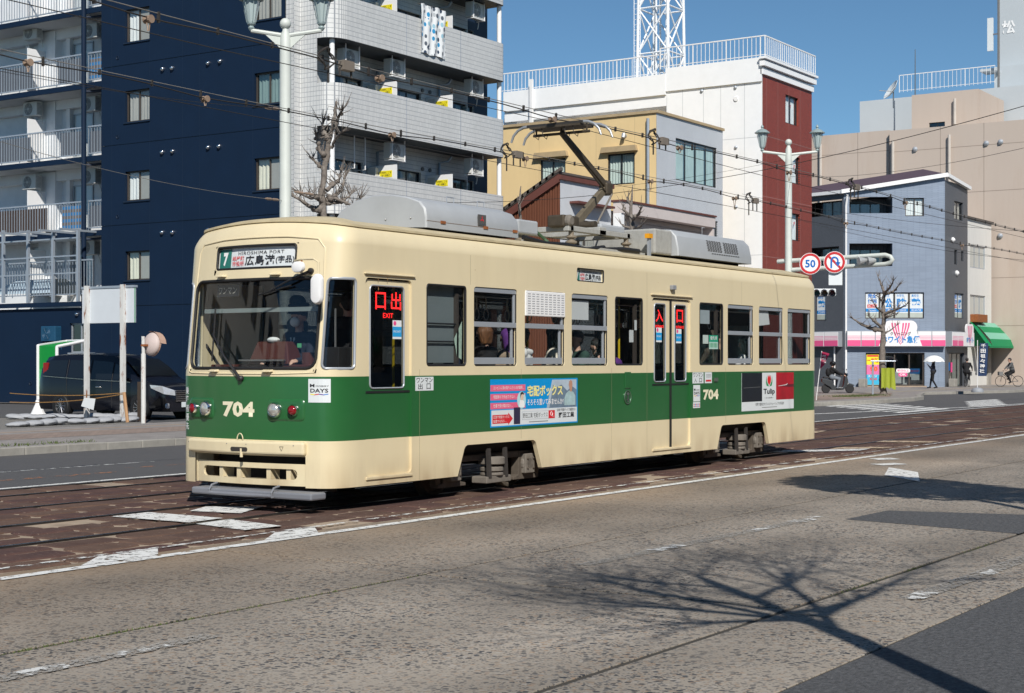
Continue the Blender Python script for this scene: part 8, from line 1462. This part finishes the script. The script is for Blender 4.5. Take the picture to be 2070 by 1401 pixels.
def person(label, loc, rz, base=SEAT, mats=None, over=None, hair='hair_black', hairstyle='short', group='people', bulk=1.0, voxel=.016, legs=True, face=True):
    J = {}
    for k, v in base.items():
        if k in ('pel', 'chest', 'neck', 'head'): J[k] = v
        else: J[k + 'L'] = (-v[0], v[1], v[2]); J[k + 'R'] = v
    J.update(over or {}); t = thing('person', label, 'person', loc, group); t.rotation_euler = (0, 0, rz); ROOTLOC[t.name] = Vector((0, 0, 0)); V = lambda k: Vector(J[k]); P = []; q = bulk
    P += [(J['pel'], J['chest'], .125 * q, .13 * q, 1), (V('chest') + Vector((-.07, 0, 0)), V('chest') + Vector((.07, 0, 0)), .115 * q, .115 * q, 1), (J['shL'], J['shR'], .075 * q, .075 * q, 1), (V('chest') + Vector((0, 0, .06)), J['neck'], .10 * q, .06, 1), (J['neck'], V('head') + Vector((0, .01, -.06)), .052, .05, 0), (J['hipL'], J['hipR'], .12 * q, .12 * q, 2)]
    h = V('head'); f = Vector((0, -1, 0)); P += [(h + Vector((0, .015, .035)), h + Vector((0, -.015, .02)), .088, .086, 0), (h + Vector((0, -.025, -.02)), h + Vector((0, -.035, -.075)), .070, .045, 0), (h + Vector((0, -.095, .0)), h + Vector((0, -.115, -.03)), .010, .016, 0)]
    for s in (-1, 1): P.append((h + Vector((s * .085, .01, .01)), h + Vector((s * .088, .012, -.035)), .016, .012, 0))
    for s in 'LR':
        P += [(J['sh' + s], J['el' + s], .060 * q, .047 * q, 1), (J['el' + s], J['wr' + s], .046 * q, .032, 1)]
        e, w = V('el' + s), V('wr' + s); d = (w - e).normalized(); a, b = uvec(d); sd = a if abs(a.x) > abs(b.x) else b; sg = 1 if s == 'L' else -1; pm = w + d * .08; P.append((w, pm, .028, .032, 0))
        for i, L in enumerate((.062, .075, .070, .055)): o = pm + sd * (-.027 + .018 * i); k1 = o + d * L * .6; P.append((o, k1, .0095, .009, 0)); P.append((k1, k1 + (d * .6 + Vector((0, 0, -.8))).normalized() * L * .5, .009, .008, 0))
        P.append((w + d * .03 + sd * .03 * sg, w + d * .075 + sd * .06 * sg, .011, .010, 0))
        if legs: P += [(J['hip' + s], J['kn' + s], .088 * q, .062 * q, 2), (J['kn' + s], J['an' + s], .060 * q, .042, 2), (V('an' + s) + Vector((0, .02, -.02)), J['toe' + s], .045, .040, 3)]
    P = [(tuple(a), tuple(b), r0, r1, m) for a, b, r0, r1, m in P]
    o = capmesh(P).build('tmp_body', MT['skin']); md = o.modifiers.new('r', 'REMESH'); md.mode = 'VOXEL'; md.voxel_size = voxel; sm = o.modifiers.new('s', 'SMOOTH'); sm.factor = .5; sm.iterations = 3
    BODIES.append((o, P, mats or [MT['skin'], MT['cl_navy'], MT['cl_black'], MT['cl_black']], t, 'body'))
    if hair:
        m_ = MB(); hp = [(h + Vector((0, .022, .045)), h + Vector((0, -.005, .055)), .098, .092, 0), (h + Vector((0, .05, -.02)), h + Vector((0, .045, .03)), .065, .085, 0)]
        if hairstyle == 'bob': hp += [(h + Vector((s * .05, .04, -.09)), h + Vector((s * .055, .03, .03)), .055, .075, 0) for s in (-1, 0, 1)]
        if hairstyle == 'long': hp += [(h + Vector((s * .05, .075, -.30)), h + Vector((s * .055, .04, .03)), .05, .08, 0) for s in (-1, 0, 1)]
        o = capmesh(hp).build('tmp_hair', MT[hair]); md = o.modifiers.new('r', 'REMESH'); md.mode = 'VOXEL'; md.voxel_size = .014; sm = o.modifiers.new('s', 'SMOOTH'); sm.iterations = 4; BODIES.append((o, [(tuple(a), tuple(b), r0, r1, 0) for a, b, r0, r1, _ in hp], [MT[hair]], t, 'hair'))
    if face:
        for s in (-1, 1): MB().ell(h + Vector((s * .034, -.094, .012)), (.012, .006, .007), 8, 6).build('eye', MT['ink'], t)
        MB().ell(h + Vector((0, -.098, -.062)), (.022, .006, .006), 8, 5).build('mouth', M('lip', (.35, .12, .10), .5, var=0), t)
    return t
def K(*n): return [MT[x] for x in n]
NB, RZ = 11.62, math.pi
person('passenger with short black hair and navy jacket, back to the window nearest the cab', (16.12, NB, 1.2), RZ + .1, mats=K('skin', 'cl_navy', 'cl_black', 'cl_black'), group='passengers', face=False, legs=False)
t = person('passenger with brown bobbed hair in the second sash window from the cab', (16.80, NB, 1.36), RZ, mats=K('skin', 'cl_black', 'cl_black', 'cl_black'), hair='hair_brown', hairstyle='bob', group='passengers', face=False, legs=False)
t['label'] = 'passenger with brown bobbed hair and black top seen from behind'
t = person('passenger in tan coat and purple scarf beside the white hooded passenger', (17.36, NB, 1.31), RZ, mats=K('skin', 'cl_tan', 'cl_black', 'cl_black'), hair='cl_purple', hairstyle='long', group='passengers', face=False, legs=False, bulk=1.1)
t = person('passenger with cropped black hair in a white hooded top', (17.72, NB + .02, 1.35), RZ + .5, mats=K('skin', 'cl_white', 'cl_black', 'cl_black'), group='passengers', legs=False, bulk=1.1); MB().tube([(-.11, .03, .50), (-.06, .13, .47), (.06, .13, .47), (.11, .03, .50)], .045, 8).build('hood', MT['cl_white'], t, smooth=60)
t = person('passenger with long dark hair in a cream hooded top', (18.64, NB, 1.35), RZ - .2, mats=K('skin', 'cl_cream', 'cl_black', 'cl_black'), hairstyle='long', group='passengers', face=False, legs=False, bulk=1.1)
person('passenger in dark green turned sideways beside the cream hooded one', (19.22, NB + .05, 1.32), RZ + 1.2, mats=K('skin', 'cl_green', 'cl_black', 'cl_black'), group='passengers', legs=False)
person('passenger in dark green beside the purple bag', (19.72, NB, 1.21), RZ, mats=K('skin', 'cl_green', 'cl_black', 'cl_black'), group='passengers', face=False, legs=False)
tag(MB().ell((20.12, 11.55, 1.66), (.17, .10, .10), 12, 8).build('purple_bag', MT['cl_purple'], smooth=60), 'purple bag on the bench behind the plain window', 'bag')
person('passenger in black team shirt with white collar seated near the tail', (23.82, NB + .02, 1.36), RZ + .8, mats=K('skin', 'cl_black', 'cl_black', 'cl_black'), group='passengers', legs=False); person('passenger in hooded brown camouflage jacket near the tail', (23.45, NB, 1.39), RZ, mats=K('skin', 'cl_brown', 'cl_black', 'cl_black'), hair='cl_brown', hairstyle='long', group='passengers', face=False, legs=False)
person('passenger with long dark hair and white top in the last but one window', (24.75, NB, 1.29), RZ, mats=K('skin', 'cl_white', 'cl_black', 'cl_black'), hairstyle='long', group='passengers', face=False, legs=False)
for i, (x, y, mt, lb) in enumerate(((16.45, 12.35, 'cl_grey', 'standing passenger in grey jacket behind the first sash window'), (17.55, 12.5, 'cl_navy', 'standing passenger in navy behind the louvred window'), (18.85, 12.45, 'cl_brown', 'standing passenger in brown behind the notice window'), (20.05, 12.5, 'cl_navy', 'standing passenger in navy behind the plain middle window'), (14.42, 11.95, 'cl_black', 'standing passenger in black inside the front door'), (14.6, 12.9, 'cl_grey', 'standing passenger in grey inside the front door'), (21.15, 12.3, 'cl_black', 'standing passenger in black inside the rear door left leaf'), (21.75, 12.4, 'cl_grey', 'standing passenger in grey inside the rear door right leaf'), (22.8, 12.6, 'cl_brown', 'standing passenger in brown behind the priority seat sticker'), (25.3, 12.35, 'cl_navy', 'standing passenger in navy near the tail bulkhead'))): person(lb, (x, y, .78), RZ + (.6, -.5, .3, 1.2, -.8, .4, .9, -.4, .2, .7)[i], STAND, K('skin', mt, 'cl_black', 'cl_black'), group='passengers', face=False, bulk=1.12, voxel=.02)
dv = person('tram driver in dark uniform, peaked cap and white face mask', (14.08, 12.42, 1.52), -math.pi / 2 + .15, SEAT, K('skin', 'cl_navy', 'cl_navy', 'cl_black'), {'wrL': (-.20, -.36, .18), 'wrR': (.20, -.36, .18)}, legs=False, group='crew', voxel=.013)
h = Vector((0, 0, .69)); MB().lathe(h + Vector((0, .01, .075)), (0, -.12, 1), [(.100, 0), (.102, .045), (.135, .085), (.12, .105), (.02, .11)], 20).build('cap', MT['cl_black'], dv, smooth=40); MB().hexa([h + Vector((x, y, z)) for x, y, z in ((-.085, -.08, .075), (.085, -.08, .075), (.06, -.165, .05), (-.06, -.165, .05), (-.085, -.08, .085), (.085, -.08, .085), (.06, -.165, .06), (-.06, -.165, .06))]).build('cap_peak', MT['cl_black'], dv)
MB().ell(h + Vector((0, -.085, -.045)), (.065, .05, .06), 12, 8).build('face_mask', MT['cl_white'], dv, smooth=60); MB().face([(-.035, -.135, .46), (.035, -.135, .46), (.0, -.15, .30)]).build('shirt_front', MT['cl_white'], dv); MB().face([(-.012, -.142, .46), (.012, -.142, .46), (.012, -.155, .30), (-.012, -.155, .30)]).build('tie', MT['cl_black'], dv); MB().fquad(Fr((0, 0, 0), (1, 0, 0), (0, -1, 0)), .07, .13, .34, .39, .145).build('badge', M('badge', (.1, .4, .2), .5, var=.1), dv)
# ---- scooter and rider
def rz_to(dx, dy): return math.atan2(dx, -dy)       # turns a thing facing -y to face (dx, dy)
sp_ = onZ(1693, 795, .14); rzs = rz_to(.62, -.78); sc_ = thing('motor_scooter', 'dark grey motor scooter ridden past the corner shop', 'scooter', (sp_.x, sp_.y, .14)); sc_.rotation_euler = (0, 0, rzs); ROOTLOC[sc_.name] = Vector((0, 0, 0)); M('scoot', (.045, .05, .055), .3, var=.05, coat=.3)
for y in (-.60, .58):
    w = MB().lathe((-.05, y, .22), (1, 0, 0), [(.12, 0), (.19, 0), (.215, .02), (.215, .08), (.19, .10), (.12, .10)], 24).build('tyre', MT['black_rubber'], sc_, smooth=35); MB().lathe((-.03, y, .22), (1, 0, 0), [(.13, 0), (.13, .06), (.04, .05), (.03, .07)], 16).build('rim', MT['ac_dark'], w)
F_ = Fr((0, 0, 0), (0, 1, 0), (1, 0, 0)); MB().prism(F_, [(-.42, .95), (-.36, .97), (-.28, .40), (-.22, .30), (.10, .28), (.20, .42), (.30, .62), (.78, .72), (.80, .55), (.62, .42), (.40, .30), (.30, .16), (-.25, .16), (-.42, .30), (-.50, .60)], -.13, .13).build('body', MT['scoot'], sc_, bevel=.04); MB().prism(F_, [(.05, .72), (.70, .74), (.72, .80), (.35, .80), (.05, .76)], -.12, .12).build('seat', MT['black_rubber'], sc_, bevel=.03); MB().prism(F_, [(-.85, .40), (-.55, .50), (-.40, .42), (-.48, .36), (-.80, .36)], -.07, .07).build('front_fender', MT['scoot'], sc_, bevel=.02)
MB().tube([(-.33, -.30, .98), (-.1, -.40, .97), (.1, -.40, .97), (.33, -.30, .98)], .016, 6).build('handlebar', MT['black_plastic'], sc_); MB().tube([(0, -.60, .22), (0, -.42, .9)], .03, 6).build('fork', MT['steel'], sc_); MB().ell((0, -.47, .90), (.09, .05, .07), 10, 7).build('headlight', MT['lens_clear'], sc_, smooth=60)
for s in (-1, 1): MB().tube([(s * .2, -.38, .98), (s * .26, -.36, 1.12)], .007, 5).build('mirror_stem', MT['black_plastic'], sc_); MB().ell((s * .27, -.36, 1.15), (.06, .015, .04), 8, 6).build('mirror', MT['black_plastic'], sc_)
rd = person('scooter rider in dark jacket, grey trousers and black helmet', (sp_.x, sp_.y, .94), rzs, dict(SEAT, pel=(0, .32, .0), chest=(0, .27, .28), neck=(0, .25, .43), head=(0, .22, .60), sh=(.17, .26, .38), el=(.27, .02, .20), wr=(.30, -.22, .08), hip=(.09, .3, -.02), kn=(.15, -.06, -.10), an=(.15, .06, -.55), toe=(.15, -.08, -.60)), K('skin', 'cl_black', 'cl_jean', 'cl_black'), hair=None, bulk=1.2, group='people at the corner', voxel=.018)
h = Vector((0, .22, .60)); MB().ell(h + Vector((0, .015, .045)), (.125, .145, .125), 16, 10).build('helmet', MT['black_plastic'], rd, smooth=60); MB().ell((-.05, .50, .22), (.16, .10, .20), 12, 8).build('shoulder_bag', MT['cl_black'], rd, smooth=60)
# ---- walker with parasol
wp = onZ(1886, 785.5, .14); uw = person('person walking in black clothes under a white parasol, black bag on arm', (wp.x, wp.y, .14), rz_to(-.35, .9), STAND, K('skin', 'cl_navy', 'cl_black', 'cl_black'), {'anL': (-.08, -.16, .09), 'knL': (-.09, -.10, .48), 'toeL': (-.08, -.30, .05), 'anR': (.08, .20, .10), 'toeR': (.08, .06, .05), 'elR': (.20, -.14, 1.16), 'wrR': (.14, -.26, 1.32)}, hairstyle='long', group='people at the corner', bulk=1.05, voxel=.018)
MB().ell((-.26, .03, 1.0), (.08, .17, .15), 12, 8).build('shoulder_bag', MT['cl_black'], uw, smooth=60); ub = thing('parasol', 'white parasol held open over the walker', 'parasol', (wp.x, wp.y, 1.6)); c = Vector((wp.x + .02, wp.y - .05, 0)); n8 = 8; rowsu = []
for k_, (r, z) in enumerate(((.02, 2.02), (.18, 2.0), (.36, 1.93), (.52, 1.80), (.60, 1.66))): rowsu.append([(c.x + r * math.cos(a * math.pi / 16) * (1 - (.05 if a % 4 == 2 and k_ > 2 else 0)), c.y + r * math.sin(a * math.pi / 16) * (1 - (.05 if a % 4 == 2 and k_ > 2 else 0)), z + (.03 if a % 4 == 2 and k_ > 3 else 0)) for a in range(32)])
m_ = MB(); m_.grid(rowsu, closed=True); m_.build('canopy', MT['cl_white'], ub, smooth=50); MB().cyl((c.x, c.y, 1.15), (c.x, c.y, 2.10), .009, seg=6).build('shaft', MT['steel'], ub)
# ---- cyclists
def bicycle(label, loc, rz):
    t = thing('bicycle', label, 'bicycle', loc, 'bicycles'); t.rotation_euler = (0, 0, rz); ROOTLOC[t.name] = Vector((0, 0, 0)); c = MT['ac_dark']
    for y in (-.53, .53):
        w = MB().tube([(0, y + .32 * math.cos(a * math.pi / 14), .33 + .32 * math.sin(a * math.pi / 14)) for a in range(28)], .018, 6, closed=True).build('wheel', MT['black_rubber'], t)
        for a in range(8): MB().cyl((0, y, .33), (0, y + .31 * math.cos(a * .785), .33 + .31 * math.sin(a * .785)), .003, seg=4).build('spoke', MT['steel'], w)
    m_ = MB(); 
    for P_ in ([(0, .53, .33), (0, .05, .30)], [(0, .05, .30), (0, .18, .80)], [(0, .53, .33), (0, .16, .72)], [(0, .05, .30), (0, -.38, .78)], [(0, -.53, .33), (0, -.36, .95)], [(0, .17, .70), (0, -.38, .70)]): m_.tube(P_, .016, 6)
    m_.build('frame', M('bike_frame', (.05, .06, .07), .4, .3), t); MB().tube([(-.27, -.22, 1.0), (-.12, -.36, 1.0), (.12, -.36, 1.0), (.27, -.22, 1.0)], .012, 6).build('handlebar', MT['steel'], t); MB().ell((0, .2, .84), (.09, .14, .035), 10, 6).build('saddle', MT['black_rubber'], t, smooth=60); MB().box(-.16, .16, -.66, -.42, .68, .92).build('basket', MT['ac_dark'], t); MB().tube([(-.10, .05, .14), (.10, .05, .46)], .012, 5).build('crank', MT['steel'], t); return t
for i, (x, y, rz, bl, pl, mt) in enumerate(((93.5, 29.2, rz_to(.95, .1), 'bicycle ridden away past the green awning', 'cyclist in black jacket seen from behind by the awning', 'cl_black'), (96.0, 27.4, rz_to(-.55, .83), 'bicycle at the right edge of the picture', 'cyclist in dark coat at the right edge of the picture', 'cl_grey'))):
    bicycle(bl, (x, y, .14), rz); person(pl, (x, y, .14), rz, dict(STAND, pel=(0, .20, .95), chest=(0, .12, 1.24), neck=(0, .06, 1.44), head=(0, .02, 1.62), sh=(.18, .10, 1.40), el=(.26, -.08, 1.20), wr=(.25, -.22, 1.06), hip=(.09, .18, .93), kn=(.11, -.10, .68), an=(.11, .06, .30), toe=(.11, -.06, .24)), K('skin', mt, 'cl_black', 'cl_black'), {'anL': (-.11, .02, .50), 'knL': (-.11, -.20, .80), 'toeL': (-.11, -.10, .45)}, group='people at the corner', bulk=1.2, voxel=.018)
# ---- banner flags, tree guard
fp = onZ(1976, 793, .14); bn = thing('banner_flag', 'navy vertical banner flag with white characters on a pole', 'banner', (fp.x, fp.y, .14)); MB().lathe((fp.x, fp.y, .14), (0, 0, 1), [(.30, 0), (.30, .10), (.22, .20), (.05, .24)], 16).build('weight', M('weight', (.28, .30, .33), .6), bn, smooth=40); MB().tube([(fp.x, fp.y, .14), (fp.x, fp.y, 2.75)], .018, 6).build('pole', MT['white_clean'], bn); f = Fr((fp.x, fp.y, 0), uC, nC); m_ = MB(); m_.grid([[f.p(.02 + (.42) * i / 6 + (2.6 - z) * -.06 + .10, z, .03 * math.sin(i * .9 + z * 2)) for i in range(7)] for z in (.95, 1.3, 1.65, 2.0, 2.35, 2.6)]); fl = m_.build('cloth', M('flag_navy', (.012, .035, .10), .8, var=.1), bn, smooth=60)
for i, ch in enumerate('千田祖々神社'): z = 2.36 - i * .25; text(ch, f, .16 + (z - 2.6) * .06 + .02, .42 + (z - 2.6) * .06, z, z + .2, MT['ink_white'], fl, .04, .015)
rp = onD(1655, 745, 62); f2 = Fr((rp.x, rp.y, 0), uC, nC); rf_ = thing('red_flag', 'crimson shop flag leaning out beside the tram tail', 'banner', (rp.x, rp.y, .14)); MB().tube([f2.p(-.1, .14), f2.p(.12, 2.1)], .015, 6).build('pole', MT['white_clean'], rf_); MB().face([f2.p(.03, 1.35), f2.p(.22, 1.55), f2.p(.42, 2.0), f2.p(.12, 2.08)]).build('cloth', M('flag_red', (.32, .01, .06), .8, var=.1), rf_); text('千田', f2, .14, .28, 1.6, 1.95, MT['ink_white'], rf_, .01)
tp = onD(1784, 797, 72.9); gd = thing('tree_guard', 'steel tree prop wrapped in a yellow green net', 'tree guard', (tp.x, tp.y, .14)); 
for dx in (-.45, .12): q = tp + uC * dx; MB().cyl((q.x, q.y, .14), (q.x, q.y, 1.75), .05, seg=8).build('prop', MT['rail_grey'], gd)
a_, b_ = tp + uC * -.6 + nC * .3, tp + uC * .55 + nC * .3; MB().cyl((a_.x, a_.y, 1.7), (b_.x, b_.y, 1.7), .025, seg=8).build('prop_bar', MT['rail_grey'], gd); m_ = MB(); f3 = Fr((tp.x, tp.y, 0), uC, nC); m_.grid([[f3.p(-.12 + .62 * i / 14 + .06 * (1.35 - z) * math.sin(i), z + .06 * math.sin(i * 1.3) * (z < .6), .34 + .05 * math.sin(i * 1.1 + z)) for i in range(15)] for z in (.42, .75, 1.0, 1.25, 1.38)]); m_.build('net', M('net', (.30, .35, .03), .8, var=.15, scale=20), gd, smooth=60)
# ================================================================ lettering and bodies become meshes
bpy.context.view_layer.update()
dg = bpy.context.evaluated_depsgraph_get()
for (o, fr, u0, u1, z0, z1, mat, parent, n, name, label) in TEXTS:
    me = bpy.data.meshes.new_from_object(o.evaluated_get(dg)); k = len(me.vertices)
    co = np.empty(k * 3); me.vertices.foreach_get('co', co); co = co.reshape(-1, 3); lo = co.min(0); hi = co.max(0); d = np.maximum(hi - lo, 1e-6); L = rootloc(parent); out = np.empty_like(co)
    for i in range(k):
        p = fr.p(u0 + (co[i, 0] - lo[0]) / d[0] * (u1 - u0), z0 + (co[i, 1] - lo[1]) / d[1] * (z1 - z0), n); out[i] = (p.x - L.x, p.y - L.y, p.z - L.z)
    me.vertices.foreach_set('co', out.ravel()); me.materials.clear(); me.materials.append(mat); me.update()
    q = bpy.data.objects.new(name, me); COL.objects.link(q); q.parent = parent; ROOTLOC[q.name] = L
    if label: q['label'] = label
for (o, prims, mats, parent, name) in BODIES:
    me = bpy.data.meshes.new_from_object(o.evaluated_get(dg)); me.name = name; k = len(me.polygons)
    c = np.empty(k * 3); me.polygons.foreach_get('center', c); c = c.reshape(-1, 3); best = np.full(k, 1e9); idx = np.zeros(k, int)
    for a, b, r0, r1, mi_ in prims:
        a = np.array(a); b = np.array(b); ab = b - a; t = np.clip(((c - a) @ ab) / max(ab @ ab, 1e-9), 0, 1); dist = np.linalg.norm(c - (a + t[:, None] * ab), axis=1) - (r0 + (r1 - r0) * t); m_ = dist < best; best[m_] = dist[m_]; idx[m_] = mi_
    me.materials.clear()
    for q in mats: me.materials.append(q)
    me.polygons.foreach_set('material_index', idx.astype(np.int32)); me.polygons.foreach_set('use_smooth', [True] * k)
    q = bpy.data.objects.new(name, me); COL.objects.link(q); q.parent = parent
for t_ in TEXTS + BODIES: bpy.data.objects.remove(t_[0])
